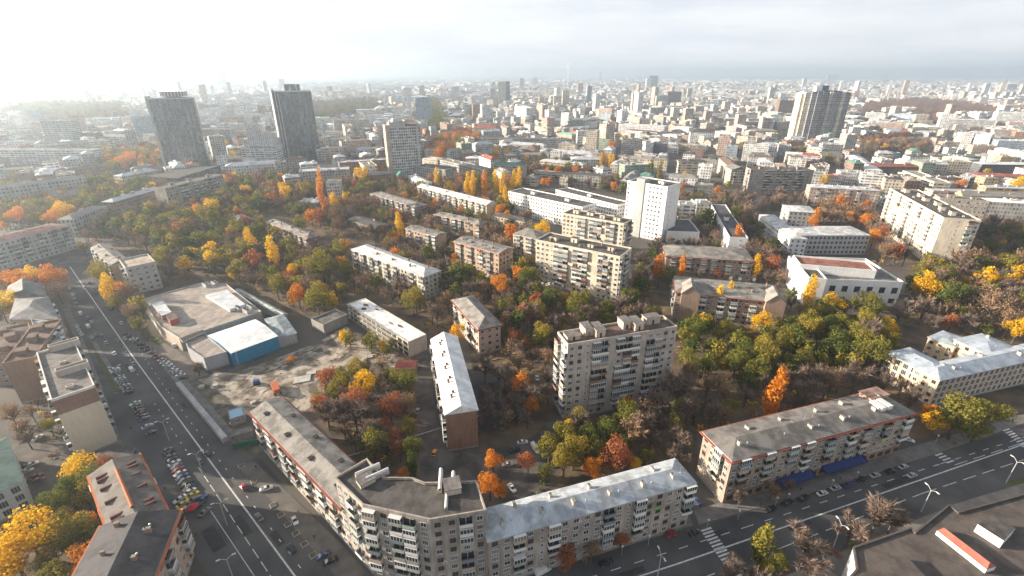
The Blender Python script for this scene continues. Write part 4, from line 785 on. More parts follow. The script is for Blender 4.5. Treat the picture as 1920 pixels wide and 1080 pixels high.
# ------------------------------------------------------------------ middle distance: each block its own object, rows of windows in the wall
CW = dict(white=(.74, .73, .71), cream=(.62, .54, .42), grey=(.40, .385, .36), beige=(.52, .45, .37), pink=(.54, .40, .33), brick=(.36, .22, .15), brown=(.25, .18, .14), pale=(.56, .55, .53), ochre=(.55, .40, .24), dark=(.14, .14, .15), green=(.30, .36, .28), blue=(.30, .36, .42))
CR = dict(pale=(.50, .52, .54), white=(.72, .72, .71), grey=(.22, .21, .20), dark=(.085, .08, .08), brown=(.17, .11, .085), red=(.33, .10, .07), green=(.10, .24, .19), slate=(.28, .26, .24), teal=(.18, .42, .38))
def city_mesh(b, P, h, wc, rc, kind, rise, rng, z0=0, clutter=True, uoff=None, c0=(0, 0)):
    u0 = (rng.randint(0, 400) * 3.2 if uoff is None else uoff); v0 = rng.randint(0, 300) * 3.0
    P = flip_out([(p[0], p[1]) for p in P]); n = len(P); u = u0; cw = CITYWS[rng.randrange(4)]
    for i in range(n):
        a, c = P[i], P[(i + 1) % n]; w = math.hypot(c[0] - a[0], c[1] - a[1]); k = max(1, round(w / 3.2)) * 3.2; st = max(1, round((h - 1) / 3)) * 3.0
        b.face(((*a, z0), (*c, z0), (*c, h), (*a, h)), cw, ((u, v0), (u + k, v0), (u + k, v0 + st), (u, v0 + st)), wc); u += k + 3.2
    if kind == 'flat' or n != 4:
        b.face([(*q, h) for q in P], M_CITYR, None, rc)
        if clutter:
            ctr = Vector((sum(p[0] for p in P) / n, sum(p[1] for p in P) / n))
            for i in range(n):       # low parapet
                a, c = Vector(P[i]), Vector(P[(i + 1) % n]); ai, ci = a.lerp(ctr, .03), c.lerp(ctr, .03); zz = h + .7
                b.face(((*a, h), (*c, h), (*c, zz), (*a, zz)), M_CITYR, None, wc); b.face(((*ci, h), (*ai, h), (*ai, zz), (*ci, zz)), M_CITYR, None, wc); b.face(((*a, zz), (*c, zz), (*ci, zz), (*ai, zz)), M_CITYR, None, wc)
    else:
        V = [Vector((*p, 0)) for p in P]
        if (V[1] - V[0]).length < (V[2] - V[1]).length: V = V[1:] + V[:1]
        dx = (V[1] - V[0]).normalized(); w = (V[3] - V[0]).length / 2; e = w if kind == 'hip' else 0; ctr = (V[0] + V[2]) / 2
        A, B_, C, D = [v + (v - ctr).normalized() * .6 for v in V]; z = Vector((0, 0, h)); zr = Vector((0, 0, h + rise)); r0 = (V[0] + V[3]) / 2 + dx * e; r1 = (V[1] + V[2]) / 2 - dx * e
        b.face((A + z, B_ + z, r1 + zr, r0 + zr), M_CITYR, None, rc); b.face((C + z, D + z, r0 + zr, r1 + zr), M_CITYR, None, rc)
        ec = rc if kind == 'hip' else wc
        b.face((B_ + z, C + z, r1 + zr), M_CITYR, None, ec); b.face((D + z, A + z, r0 + zr), M_CITYR, None, ec)
    if clutter:
        a, c, d = Vector(P[0]), Vector(P[1]), Vector(P[-1]); zt = h + (rise * .4 if kind != 'flat' else 0)
        for i in range(rng.randint(2, 5)):
            q = a + (c - a) * rng.uniform(.15, .85) + (d - a) * rng.uniform(.25, .75); s = rng.uniform(.5, 1.8) if kind != 'flat' else rng.uniform(1.2, 3.2); hh = rng.uniform(1, 2.4); t = rng.uniform(.5, 1.6)
            ang = math.atan2(c[1] - a[1], c[0] - a[0]); cc_, ss_ = math.cos(ang), math.sin(ang)
            R4 = [(q.x + x * cc_ - y * ss_, q.y + x * ss_ + y * cc_) for x, y in ((-s, -t), (s, -t), (s, t), (-s, t))]
            b.prism(R4, zt - .3, zt + hh, M_CITYR, c=rng.choice((wc, (.45, .38, .32), (.6, .58, .55))), tc=rc)
CNAME = dict(white='white', cream='cream', grey='grey', beige='beige', pink='pinkish', brick='brick', brown='brown', pale='pale', ochre='ochre', dark='dark', green='greenish', blue='bluish')
def mid(label, A, B, dep, h, wc, rc, kind='flat', rise=2, cat='building', name='city_block', land=None, seed=0, group=None):
    a, b_ = at(*A, h), at(*B, h); d = (b_ - a).normalized(); n = Vector((-d.y, d.x, 0))
    if isinstance(dep, tuple): dep = (at(*dep, h) - b_).dot(n)
    P = flip_out([tuple(v[:2]) for v in (a, b_, b_ + n * dep, a + n * dep)]); add_foot(P)
    cx = sum(p[0] for p in P) / 4; cy = sum(p[1] for p in P) / 4; 
    r = thing(name, label, cat, (cx, cy, 0), 0, group); P = [(p[0] - cx, p[1] - cy) for p in P]; m = MB(); rng = random.Random(len(label) * 7 + int(A[0]))
    city_mesh(m, P, h, CW[wc], CR[rc], kind, rise, rng)
    nw = 4
    # split walls from roof so that each is a part
    W_, R_ = MB(), MB()
    for i, (f, mi, uv, c) in enumerate(zip(m.f, m.m, m.uv, m.c)):
        t = W_ if m.mats[mi] in CITYWS else R_
        t.face([m.v[k] for k in f], m.mats[mi], uv, c)
    W_.build('wall', r); R_.build('roof', r)
    if land: LAND.append((land, cx, cy))
    return r, P
MID = [
 ('long greyish apartment row left of the near round tower', (-80, 362), (160, 333), 13, 17, 'grey', 'slate', 'gable', 2, None),
 ('very long hazy white office slab at the left edge', (-80, 281), (172, 282), 16, 21, 'pale', 'grey', 'flat', 0, 'the long hazy office slab'),
 ('brownish row just in front of the hazy office slab', (100, 322), (195, 311), 13, 14, 'brown', 'brown', 'hip', 2, None),
 ('dark long block with pale hipped roof in the haze', (213, 379), (309, 351), 12, 15, 'brown', 'pale', 'hip', 2, None),
 ('pale-roofed old block beside the round tower podium', (228, 331), (300, 318), 14, 14, 'beige', 'pale', 'hip', 2, None),
 ('weathered grey row behind the long white avenue block', (137, 411), (200, 386), 12, 14, 'grey', 'slate', 'hip', 2, None),
 ('pink house with whitish roof beyond the autumn wood', (533, 334), (563, 331), 16, 13, 'pink', 'pale', 'hip', 2, None),
 ('broad grey block in front of the far glass tower', (560, 323), (655, 318), 20, 16, 'grey', 'pale', 'flat', 0, None),
 ('narrow grey eight-storey block beside the tall gold poplar', (611, 343), (637, 342), 14, 23, 'pale', 'grey', 'flat', 0, 'the tall gold poplar'),
 ('low pale villa roof sunk in the autumn wood', (556, 378), (594, 380), 14, 7, 'pale', 'pale', 'hip', 1.5, None),
 ('low dark-roofed shed row in the bare wood', (653, 411), (703, 428), 14, 8, 'brown', 'dark', 'gable', 1.5, None),
 ('low white rounded pavilion at the foot of the slender slab', (760, 330), (792, 346), 14, 8, 'white', 'white', 'hip', 2, None),
 ('striped low office annexe beside the slender slab', (777, 312), (835, 319), 22, 15, 'grey', 'dark', 'flat', 0, None),
 ('long curving grey office range right of the slender slab', (820, 299), (905, 319), 14, 15, 'grey', 'grey', 'flat', 0, None),
 ('short cream-fronted wing of the curving office range', (793, 297), (820, 300), 14, 15, 'cream', 'pale', 'flat', 0, None),
 ('cream low house with white roof behind the gold poplars', (873, 297), (925, 297), 18, 11, 'cream', 'white', 'hip', 2, None),
 ('cream turreted house under a crimson roof', (885, 240), (932, 241), 22, 19, 'cream', 'red', 'hip', 5, 'the crimson-roofed house'),
 ('long grey apartment row with brown roof, middle of the city', (900, 259), (1072, 262), 14, 17, 'grey', 'brown', 'flat', 0, 'the long brown-roofed row'),
 ('long white building with pale blue roof in the middle distance', (1012, 281), (1110, 288), 16, 11, 'white', 'pale', 'hip', 2, None),
 ('low grey-roofed range left of the pale blue roof', (973, 290), (1018, 290), 16, 9, 'beige', 'slate', 'hip', 2, None),
 ('broad pale-roofed hall with dark rooflight', (1073, 299), (1130, 299), 22, 11, 'pale', 'pale', 'hip', 2.5, None),
 ('cream low range with long pale roof among brown trees', (1012, 301), (1093, 309), 14, 11, 'cream', 'pale', 'hip', 2, None),
 ('small white nine-storey house in the middle of the city', (1083, 246), (1113, 246), 16, 24, 'white', 'pale', 'flat', 0, None),
 ('olive grey apartment house partly behind an orange tree', (1110, 262), (1142, 264), 16, 20, 'green', 'grey', 'flat', 0, None),
 ('dark-striped seven-storey office with white frames', (1167, 263), (1209, 264), 16, 22, 'grey', 'dark', 'flat', 0, None),
 ('blank white end wall block next to dark-striped offices', (1211, 268), (1225, 268), 20, 24, 'white', 'pale', 'flat', 0, None),
 ('dark-fronted office right of the blank white end', (1227, 269), (1252, 270), 20, 23, 'dark', 'grey', 'flat', 0, None),
 ('wide white department building with pale roof', (1160, 233), (1246, 238), 24, 20, 'pale', 'pale', 'flat', 0, None),
 ('white building with a band of dark arches', (1173, 244), (1232, 249), 18, 14, 'white', 'brown', 'hip', 2, None),
 ('pink square tower block far in the centre', (1123, 204), (1147, 205), 20, 30, 'pink', 'pale', 'flat', 0, None),
 ('white slender point block far in the centre', (965, 199), (987, 203), 18, 36, 'white', 'white', 'flat', 0, None),
 ('olive-walled apartment house with pale flat roof behind the white tower', (1172, 311), (1217, 309), 16, 18, 'green', 'pale', 'flat', 0, None),
 ('white wall house with chimney rows left of the olive house', (1112, 313), (1130, 318), 14, 16, 'white', 'slate', 'hip', 2, None),
 ('white villa under a dark gothic mansard roof', (1295, 248), (1338, 249), 20, 22, 'white', 'dark', 'hip', 6, 'the dark mansard roof'),
 ('white grey apartment house right of the dark mansard', (1341, 246), (1379, 250), 16, 21, 'pale', 'pale', 'flat', 0, None),
 ('cream colonnaded house right of the mansard group', (1382, 255), (1420, 259), 16, 18, 'beige', 'grey', 'flat', 0, None),
 ('pale office left of the dark mansard', (1260, 237), (1292, 240), 16, 18, 'pale', 'pale', 'flat', 0, None),
 ('cream hotel with brown roof and tall sunlit windows', (1273, 303), (1325, 304), 20, 19, 'cream', 'dark', 'hip', 2, 'the cream hotel'),
 ('white block with balcony loggias left of the tall striped towers', (1432, 270), (1459, 271), 18, 21, 'white', 'pale', 'flat', 0, None),
 ('narrow grey white house between loggias and striped towers', (1461, 272), (1484, 273), 16, 18, 'pale', 'grey', 'flat', 0, None),
 ('cream stepped house at the foot of the striped towers', (1513, 277), (1541, 280), 16, 17, 'cream', 'pale', 'hip', 2, None),
 ('temple-like gabled house with grey pediment', (1542, 292), (1580, 292), 24, 12, 'beige', 'grey', 'gable', 4, None),
 ('gleaming white curved building on the right slope', (1585, 291), (1622, 318), 18, 13, 'white', 'white', 'hip', 2, None),
 ('white end block of the dark glass office', (1442, 228), (1453, 228), 20, 25, 'white', 'pale', 'flat', 0, None),
 ('dark glass office at the foot of the striped towers', (1455, 229), (1489, 230), 20, 24, 'dark', 'grey', 'flat', 0, None),
 ('long grey ministry range left of the dark glass office', (1388, 229), (1440, 229), 16, 20, 'grey', 'slate', 'hip', 2, None),
 ('dull brown point tower behind the striped towers', (1463, 189), (1492, 189), 22, 48, 'brown', 'brown', 'flat', 0, None),
 ('small building with bright teal roof', (1446, 218), (1470, 217), 16, 20, 'white', 'teal', 'hip', 3, None),
 ('very long white office with grid front on the right horizon side', (1774, 224), (1867, 226), 24, 22, 'white', 'white', 'flat', 0, 'the long white grid office'),
 ('tall white block behind the long white grid office', (1872, 211), (1960, 213), 24, 34, 'white', 'white', 'flat', 0, None),
 ('white windowless slab, left of two on the right slope', (1803, 251), (1826, 252), 26, 26, 'white', 'pale', 'flat', 0, None),
 ('large white slab with grey shaded side on the right slope', (1830, 252), (1860, 254), 30, 30, 'white', 'pale', 'flat', 0, None),
 ('bluish glass and white building at the right edge', (1873, 264), (1990, 268), 30, 24, 'blue', 'white', 'flat', 0, None),
 ('sunlit white cube hall left of the dark wood', (1626, 212), (1659, 213), 30, 20, 'white', 'white', 'flat', 0, None),
 ('grey white hall with slanting pale roof by the dark wood', (1669, 213), (1716, 217), 30, 18, 'blue', 'pale', 'flat', 0, None),
 ('peach coloured row of three joined offices', (1635, 231), (1690, 233), 18, 19, 'pink', 'pink' if 0 else 'slate', 'flat', 0, None),
 ('pale yellow house below the dark wood', (1713, 232), (1738, 238), 20, 15, 'cream', 'white', 'hip', 2, None),
 ('white mansion with dark hipped roof on the right', (1707, 294), (1746, 295), 18, 15, 'white', 'dark', 'hip', 3, None),
 ('white pointed-turret house on the right', (1748, 294), (1764, 295), 14, 17, 'white', 'dark', 'hip', 5, None),
 ('cream terrace of old houses stepping down on the right', (1768, 293), (1817, 300), 18, 14, 'cream', 'pale', 'hip', 2, None),
 ('long brown building under dark red roof with white window bays', (1622, 312), (1730, 313), 16, 13, 'brown', 'red', 'hip', 2.5, None),
 ('long low white-roofed range near the right edge', (1842, 308), (1990, 310), 18, 12, 'dark', 'white', 'hip', 2, None),
 ('dark red roofed court buildings near the right edge', (1830, 328), (1960, 334), 16, 9, 'brown', 'red', 'hip', 2, None),
 ('rounded peach building near the right edge', (1848, 334), (1874, 335), 16, 15, 'ochre', 'slate', 'hip', 2, None),
 ('pale-roofed small block beside the rounded peach building', (1877, 338), (1903, 341), 16, 13, 'pale', 'pale', 'flat', 0, None),
 ('grey apartment block with white roof at the right edge', (1857, 378), (1990, 386), 14, 20, 'grey', 'white', 'hip', 2, None),
 ('pale grey stepped house above the cream five-storey block', (1577, 323), (1623, 325), 16, 14, 'pale', 'pale', 'flat', 0, None),
 ('blank grey link block behind the wedge-shaped clinic', (1307, 382), (1335, 382), 16, 15, 'grey', 'pale', 'flat', 0, None),
 ('white clinic wing with pale roof right of the white tower', (1274, 384), (1303, 385), 14, 13, 'white', 'pale', 'flat', 0, None),
 ('low bluish-roofed shed below the cream hotel', (1246, 328), (1285, 331), 12, 7, 'pale', 'pale', 'gable', 1.5, None),
 ('dark-windowed pavilion right of the bluish shed', (1302, 347), (1338, 350), 16, 11, 'dark', 'grey', 'flat', 0, None),
 ('cream house with sunlit side wall along the side street', (1348, 297), (1371, 317), 14, 18, 'cream', 'brown', 'gable', 3, None),
 ('grey nine-storey block left of the slender slab', (640, 266), (695, 262), 14, 17, 'pink', 'slate', 'flat', 0, None),
 ('dull five-storey row beyond the round yellow tree', (640, 312), (712, 306), 14, 12, 'pale', 'pale', 'hip', 2, None),
 ('crimson-roofed house in the old quarter', (1138, 232), (1158, 233), 16, 14, 'pink', 'red', 'hip', 4, None),
 ('old quarter block with teal-grey roof right of the crimson house', (1042, 250), (1072, 254), 18, 14, 'ochre', 'teal', 'hip', 3, None),
 ('long grey roofed market hall far in the centre', (1040, 226), (1112, 226), 40, 14, 'grey', 'slate', 'gable', 5, None),
 ('wide brown-roofed block beside the grey market hall', (1290, 213), (1372, 215), 24, 16, 'grey', 'slate', 'hip', 3, None),
]
for i, (lb, A, B, d, h, wc, rc, k, rise, land) in enumerate(MID): mid(lb, A, B, d, h, wc, rc, k, rise, land=land)

# ------------------------------------------------------------------ the towers
def tower_glass(name, c1, c2, gx=1.6, gy=1.8, refl=.16):
    m, t, b = mat_base(name); l = t.links.new; uv = nn(t, 'ShaderNodeUVMap'); tc = nn(t, 'ShaderNodeTexCoord')
    br = nn(t, 'ShaderNodeTexBrick', offset=0.0); br.inputs['Scale'].default_value = 1; br.inputs['Brick Width'].default_value = gx; br.inputs['Row Height'].default_value = gy; br.inputs['Mortar Size'].default_value = .16
    br.inputs['Color1'].default_value = (*c1, 1); br.inputs['Color2'].default_value = (*c2, 1); br.inputs['Mortar'].default_value = (.16, .17, .17, 1); l(uv.outputs[0], br.inputs[0])
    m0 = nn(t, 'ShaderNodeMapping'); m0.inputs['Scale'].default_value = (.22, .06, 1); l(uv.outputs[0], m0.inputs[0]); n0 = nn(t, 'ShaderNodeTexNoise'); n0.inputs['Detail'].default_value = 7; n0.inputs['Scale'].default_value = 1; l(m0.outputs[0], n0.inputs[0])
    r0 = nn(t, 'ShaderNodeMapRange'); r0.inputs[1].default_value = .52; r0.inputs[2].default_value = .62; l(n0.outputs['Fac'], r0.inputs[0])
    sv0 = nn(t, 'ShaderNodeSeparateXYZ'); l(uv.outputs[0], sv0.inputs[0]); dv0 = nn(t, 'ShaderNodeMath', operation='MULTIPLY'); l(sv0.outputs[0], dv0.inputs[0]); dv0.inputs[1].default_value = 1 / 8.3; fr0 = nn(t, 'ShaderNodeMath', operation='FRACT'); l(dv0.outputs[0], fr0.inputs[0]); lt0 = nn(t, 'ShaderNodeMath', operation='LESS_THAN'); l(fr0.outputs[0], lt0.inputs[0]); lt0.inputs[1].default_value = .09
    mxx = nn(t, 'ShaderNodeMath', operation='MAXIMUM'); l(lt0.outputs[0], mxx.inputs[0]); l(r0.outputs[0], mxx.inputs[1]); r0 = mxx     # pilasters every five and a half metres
    x0 = nn(t, 'ShaderNodeMix', data_type='RGBA'); x0.inputs['B'].default_value = (c2[0] * 4.2, c2[1] * 4.2, c2[2] * 4.2, 1); l(r0.outputs[0], x0.inputs['Factor']); l(br.outputs[0], x0.inputs['A']); l(x0.outputs['Result'], b.inputs['Base Color'])   # pale drifts painted into the pane colour as patchy sky reflections
    b.inputs['Roughness'].default_value = refl; b.inputs['Specular IOR Level'].default_value = .9
    # uneven panes: the reflected city breaks into patches
    mp = nn(t, 'ShaderNodeMapping'); mp.inputs['Scale'].default_value = (.12, .07, 1); l(uv.outputs[0], mp.inputs[0])
    a = nn(t, 'ShaderNodeTexNoise'); a.inputs['Scale'].default_value = 1; a.inputs['Detail'].default_value = 5; l(mp.outputs[0], a.inputs[0]); bp = nn(t, 'ShaderNodeBump'); bp.inputs['Strength'].default_value = .8; bp.inputs['Distance'].default_value = 3.0
    l(a.outputs['Fac'], bp.inputs['Height']); l(bp.outputs[0], b.inputs['Normal']); return m
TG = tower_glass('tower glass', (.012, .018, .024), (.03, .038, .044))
def base_ctr(x, y): return at(x, y)
def loft(b, plan, z0, z1, m, top=None): b.prism(plan, z0, z1, m, top=top or M_METAL)
def curved_plan(w, d, bulge=.28, n=9):
    P = []
    for i in range(n): t = -1 + 2 * i / (n - 1); P.append((t * w / 2, -d / 2 - bulge * d * (1 - t * t)))
    for i in range(n): t = 1 - 2 * i / (n - 1); P.append((t * w / 2, d / 2 + bulge * d * (1 - t * t)))
    return P
def round_tower(label, xb, yb, w, d, h, rot, land):
    c = at(xb, yb); c.y += d / 2; r = thing('glass_tower', label, 'skyscraper', (c.x, c.y, 0), rot); LAND.append((land, c.x, c.y))
    P = curved_plan(w, d); add_foot([(c.x + p[0] * 1.1, c.y + p[1] * 1.1) for p in P])
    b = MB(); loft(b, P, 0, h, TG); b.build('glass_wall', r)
    b = MB(); b.box(-w / 2 - 3.4, -d * .34, 0, -w / 2 + .4, d * .34, h + 3.5, W_LG, top=M_METAL); b.build('end_fin', r)
    b = MB(); loft(b, [(p[0] * 1.015, p[1] * 1.015) for p in P], h, h + 1.5, M_METAL); b.build('roof_edge', r)
    return r, P
r, P = round_tower('dark bowed glass tower with disc crown, nearer of the twin towers in haze', 346, 316, 50, 25, 92, R(27), 'the disc-crowned round tower')
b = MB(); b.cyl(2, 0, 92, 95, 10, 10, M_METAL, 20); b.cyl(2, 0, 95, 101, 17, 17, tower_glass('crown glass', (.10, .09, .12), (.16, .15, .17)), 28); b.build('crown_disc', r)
r.scale = (1, 1, .97)
podium = thing('tower_podium', 'dark flat podium at the foot of the disc-crowned tower', 'podium', tuple(at(345, 322)[:2]) + (0,))
b = MB(); A_, B_, C_ = at(277, 330, 12), at(333, 334, 12), at(413, 310, 12); D_ = at(352, 316, 12); o_ = podium.location
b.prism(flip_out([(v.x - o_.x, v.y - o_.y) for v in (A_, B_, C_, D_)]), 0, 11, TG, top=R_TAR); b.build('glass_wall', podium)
b = MB(); b.prism([tuple(q) for q in grow(flip_out([(v.x - o_.x, v.y - o_.y) for v in (A_, B_, C_, D_)]), 1.2)], 11, 12.2, R_TAR, bottom=True); b.build('roof', podium); add_foot([A_[:2], B_[:2], C_[:2], D_[:2]])
r, P = round_tower('dark glass tower with square crown and grey fins, farther of the twin towers', 561, 297, 51, 26, 95, R(30), 'the square-crowned glass tower')
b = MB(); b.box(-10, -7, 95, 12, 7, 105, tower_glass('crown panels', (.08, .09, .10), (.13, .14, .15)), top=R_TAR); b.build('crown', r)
b = MB()
for k in range(3): b.box(-29 + k * 3.8, -15.5 + k * -.8, 0, -27.6 + k * 3.8, -8, 97 - 2 * k, W_LG)
b.build('fins', r)
z = thing('stepped_office', 'white stepped office pyramid left of the square-crowned glass tower', 'office block', tuple(at(490, 304)[:2]) + (0,)); add_foot([tuple(at(455, 304)[:2]), tuple(at(535, 304)[:2]), tuple(at(535, 290)[:2]), tuple(at(455, 290)[:2])])
rng = random.Random(9)
for k, (w, dd_, h0, h1, ox) in enumerate(((52, 30, 0, 22, 0), (44, 26, 22, 32, 2), (34, 22, 32, 40, 4), (20, 16, 40, 52, -2))):
    b = MB(); city_mesh(b, [(ox - w / 2, 0), (ox + w / 2, 0), (ox + w / 2, dd_), (ox - w / 2, dd_)], h1, CW['white'], CR['grey'], 'flat', 0, rng, z0=h0, uoff=0); b.build('storey_tier', z)
# slender slab with two lit end strips
c = at(764, 337); r = thing('slab_tower', 'slender eighteen-storey slab with cream end strips and gridded front', 'tower block', (c.x - 3, c.y + 12, 0), R(24)); LAND.append(('the slender slab', c.x, c.y)); add_foot([(c.x - 24, c.y - 3), (c.x + 26, c.y - 3), (c.x + 26, c.y + 20), (c.x - 24, c.y + 20)])
b = MB(); b.prism([(-17, -8), (19, -8), (19, 8), (-17, 8)], 0, 62, city_mat('gridded wall', True, 2.6, 3.4, .62, .55, (.05, .055, .06)), top=R_FELT, c=CW['pale']); b.build('wall', r)
b = MB(); b.box(-22, -6, 0, -17.02, 0.2, 64, W_CREAM); b.box(-22, 1.4, 0, -17.02, 7, 64, W_CREAM); b.box(-21, .2, 0, -17.02, 1.4, 62, M_DARK); b.box(14.5, -8.6, 0, 16.5, -8.02, 63, W_LG); b.build('end_wall', r)
b = MB(); b.box(-17, -7, 62, 2, 7, 67, W_LG, top=R_TAR); b.box(4, -6, 62, 17, 6, 64.5, wall_mat('roof brick', (.33, .22, .18)))
b.cyl(-9, 0, 67, 71, 5, 3.2, M_METAL, 12); b.tube((-12, 0, 67), (-12, 0, 76), .3, .15, M_METAL); b.build('roof_plant', r)
# striped towers on the right
c = at(1532, 266); r = thing('striped_towers', 'tallest pair of banded apartment towers with cream and dark blue strips on the right', 'skyscraper', (c.x, c.y + 14, 0), R(-8)); LAND.append(('the striped towers', c.x, c.y)); add_foot([(c.x - 52, c.y - 8), (c.x + 50, c.y - 8), (c.x + 50, c.y + 45), (c.x - 52, c.y + 45)])
M_TC = city_mat('tower cream', True, 3.6, 3.1, .5, .42, (.10, .11, .12)); M_TD = city_mat('tower dark', True, 3.0, 3.1, .62, .5, (.045, .05, .06))
for k, (x, w, y, dd_, h, cc, mt) in enumerate(((-42, 5, -8, 26, 84, (.66, .58, .46), M_TC), (-37, 9, -13, 26, 86, (.64, .56, .44), M_TC), (-28, 9, -18, 30, 87, (.36, .35, .36), M_TD), (-19, 8, -20, 32, 88, (.34, .33, .33), M_TD), (-11, 3, -17, 30, 87, (.60, .53, .43), M_TC), (-8, 11, -15, 28, 89, (.30, .30, .31), M_TD), (3, 4, -18, 30, 87, (.60, .54, .45), M_TC), (7, 9, -20, 30, 89, (.36, .35, .34), M_TD), (16, 7, -17, 30, 88, (.33, .33, .34), M_TD), (23, 6, -19, 30, 87, (.66, .58, .46), M_TC), (29, 8, -16, 28, 86, (.32, .32, .32), M_TD), (37, 5, -10, 24, 84, (.30, .29, .29), M_TD))):
    b = MB(); b.prism([(x, y), (x + w, y), (x + w, y + dd_), (x, y + dd_)], 0, h, mt, top=R_TAR, c=cc)
    b.box(x - .2, y - .2, h, x + w + .2, y + dd_ + .2, h + 1.6, M_CITYR, c=(.08, .10, .14) if mt is M_TD else (.7, .7, .68)); b.build('tower_bay', r)
b = MB(); b.box(-14, -8, 89, 2, 8, 99, M_CITYR, c=(.10, .11, .15)); b.box(-20, -10, 89, -10, 4, 98, M_CITYR, c=(.75, .76, .78)); b.build('roof_plant', r)

# far landmarks standing up against the skyline: x, ground y, top y, width in photo pixels
FAR = [('grey twin office slabs fading in haze behind the long office slab', 118, 276, 227, 52, 'grey'), ('pale rose tower in haze right of the grey twin slabs', 150, 262, 217, 16, 'pink'), ('low pink hall in the haze', 180, 262, 250, 34, 'pink'),
       ('hazy blue-grey tower behind the disc-crowned tower', 272, 262, 219, 26, 'blue'), ('leaning-looking sharp tower alone on the hazy skyline', 229, 160, 131, 9, 'grey'), ('faint slab on the hazy left skyline', 145, 166, 147, 12, 'grey'), ('wide hazy hall right of the disc-crowned tower', 405, 268, 243, 60, 'grey'),
       ('bronze and white tower pair in the far centre', 941, 194, 154, 13, 'cream'), ('dark half of the tower pair in the far centre', 952, 192, 153, 8, 'dark'), ('dark broad tower on the centre-right skyline', 1224, 166, 142, 16, 'dark'), ('white tower touching the dark skyline tower', 1215, 168, 147, 8, 'white'),
       ('small dark spike tower on the centre skyline', 1126, 150, 135, 4, 'dark'), ('cream tall flats in the far centre', 1045, 203, 180, 14, 'cream'), ('cream tall flats with white top in the far centre', 1060, 202, 170, 12, 'cream'), ('pale tall slab in the far centre', 978, 170, 147, 8, 'cream'),
       ('bluish towers at the end of the avenue of trees', 795, 232, 184, 26, 'blue'), ('white skyline block in the far centre', 1003, 162, 146, 9, 'white'), ('pinkish tower near the middle skyline', 1088, 176, 156, 10, 'pink'), ('brown broad block right of centre', 1262, 200, 172, 26, 'brown'),
       ('dark broad block right of the brown one', 1240, 204, 180, 22, 'grey'), ('faint tall slab on the left middle skyline', 530, 170, 148, 8, 'grey'), ('faint pair of towers on the left skyline', 418, 165, 138, 14, 'grey'), ('hazy grey tower above the white street', 855, 190, 163, 12, 'pale'),
       ('white slab on the right skyline', 1655, 150, 140, 18, 'white'), ('white far estate on the right skyline', 1560, 152, 141, 22, 'white'), ('grey dome-like block on the far right', 1895, 170, 158, 18, 'grey')]
for lb, x, yb, yt, wpx, col in FAR:
    g0 = at(x, yb); dist = px(g0)[2]; w = wpx * dist / FPX; lo, hi = 0, 400
    for _ in range(40):
        m_ = (lo + hi) / 2
        if px((g0.x, g0.y, m_))[1] > yt: lo = m_
        else: hi = m_
    r = thing('skyline_tower', lb, 'high-rise', (g0.x, g0.y, 0)); b = MB(); rng = random.Random(x); d2 = min(w, 22)
    city_mesh(b, [(-w / 2, 0), (w / 2, 0), (w / 2, d2), (-w / 2, d2)], lo, CW[col], CR['grey'], 'flat', 0, rng); b.build('wall', r); add_foot([(g0.x - w / 2, g0.y), (g0.x + w / 2, g0.y), (g0.x + w / 2, g0.y + d2), (g0.x - w / 2, g0.y + d2)])
g0 = at(1065, 160); r = thing('broadcast_mast', 'thin lattice broadcasting mast alone on the centre skyline', 'mast', (g0.x, g0.y, 0)); b = MB(); u = px(g0)[2] / FPX
for s in range(4):
    a0, a1 = math.pi / 2 * s, math.pi / 2 * (s + 1)
    b.tube((9 * u * .25 * math.cos(a0), 9 * u * .25 * math.sin(a0), 0), (math.cos(a0) * u * .5, math.sin(a0) * u * .5, 36 * u), u * .3, u * .3, M_METAL)
b.tube((0, 0, 0), (0, 0, 45 * u), u * .55, u * .25, M_METAL); b.build('lattice', r)

# ------------------------------------------------------------------ the rest of the city
def inpx(x, y, poly): return inside((x, y), poly)
WOODS_FAR = [[(1600, 222), (1630, 196), (1720, 188), (1800, 196), (1868, 206), (1868, 220), (1775, 222), (1755, 246), (1718, 228), (1700, 210)], [(788, 300), (800, 272), (850, 252), (888, 244), (905, 262), (870, 285), (830, 296)], [(806, 250), (795, 215), (812, 185), (822, 190), (838, 225), (842, 246)],
             [(190, 330), (195, 290), (290, 282), (320, 300), (300, 318)], [(985, 300), (1100, 312), (1110, 338), (990, 335)], [(1600, 300), (1590, 262), (1700, 262), (1740, 275), (1720, 292)], [(10, 215), (60, 200), (230, 200), (250, 225), (100, 240)], [(480, 220), (560, 200), (700, 190), (720, 205), (600, 235)]]
def ylim(x): return 398 if x < 150 else 338 if x < 700 else 348 if x < 960 else 350 if x < 1250 else 352 if x < 1640 else 398
rng = random.Random(77); CAND = []
def district(x, y):
    r = random.Random(int(x // 420) * 7919 + int(y // 420) * 104729); return r.uniform(-.7, .7), r.random(), r.random()
WALLC = ['white'] * 8 + ['cream'] * 5 + ['pale'] * 5 + ['beige'] * 4 + ['grey'] * 4 + ['pink'] * 3 + ['ochre'] * 1 + ['brick'] * 2 + ['brown'] * 2 + ['blue', 'green']
ROOFC = ['pale'] * 5 + ['slate'] * 5 + ['grey'] * 4 + ['dark'] * 2 + ['brown'] * 3 + ['red'] * 1 + ['white'] * 3 + ['green'] * 1
Y = 330.0
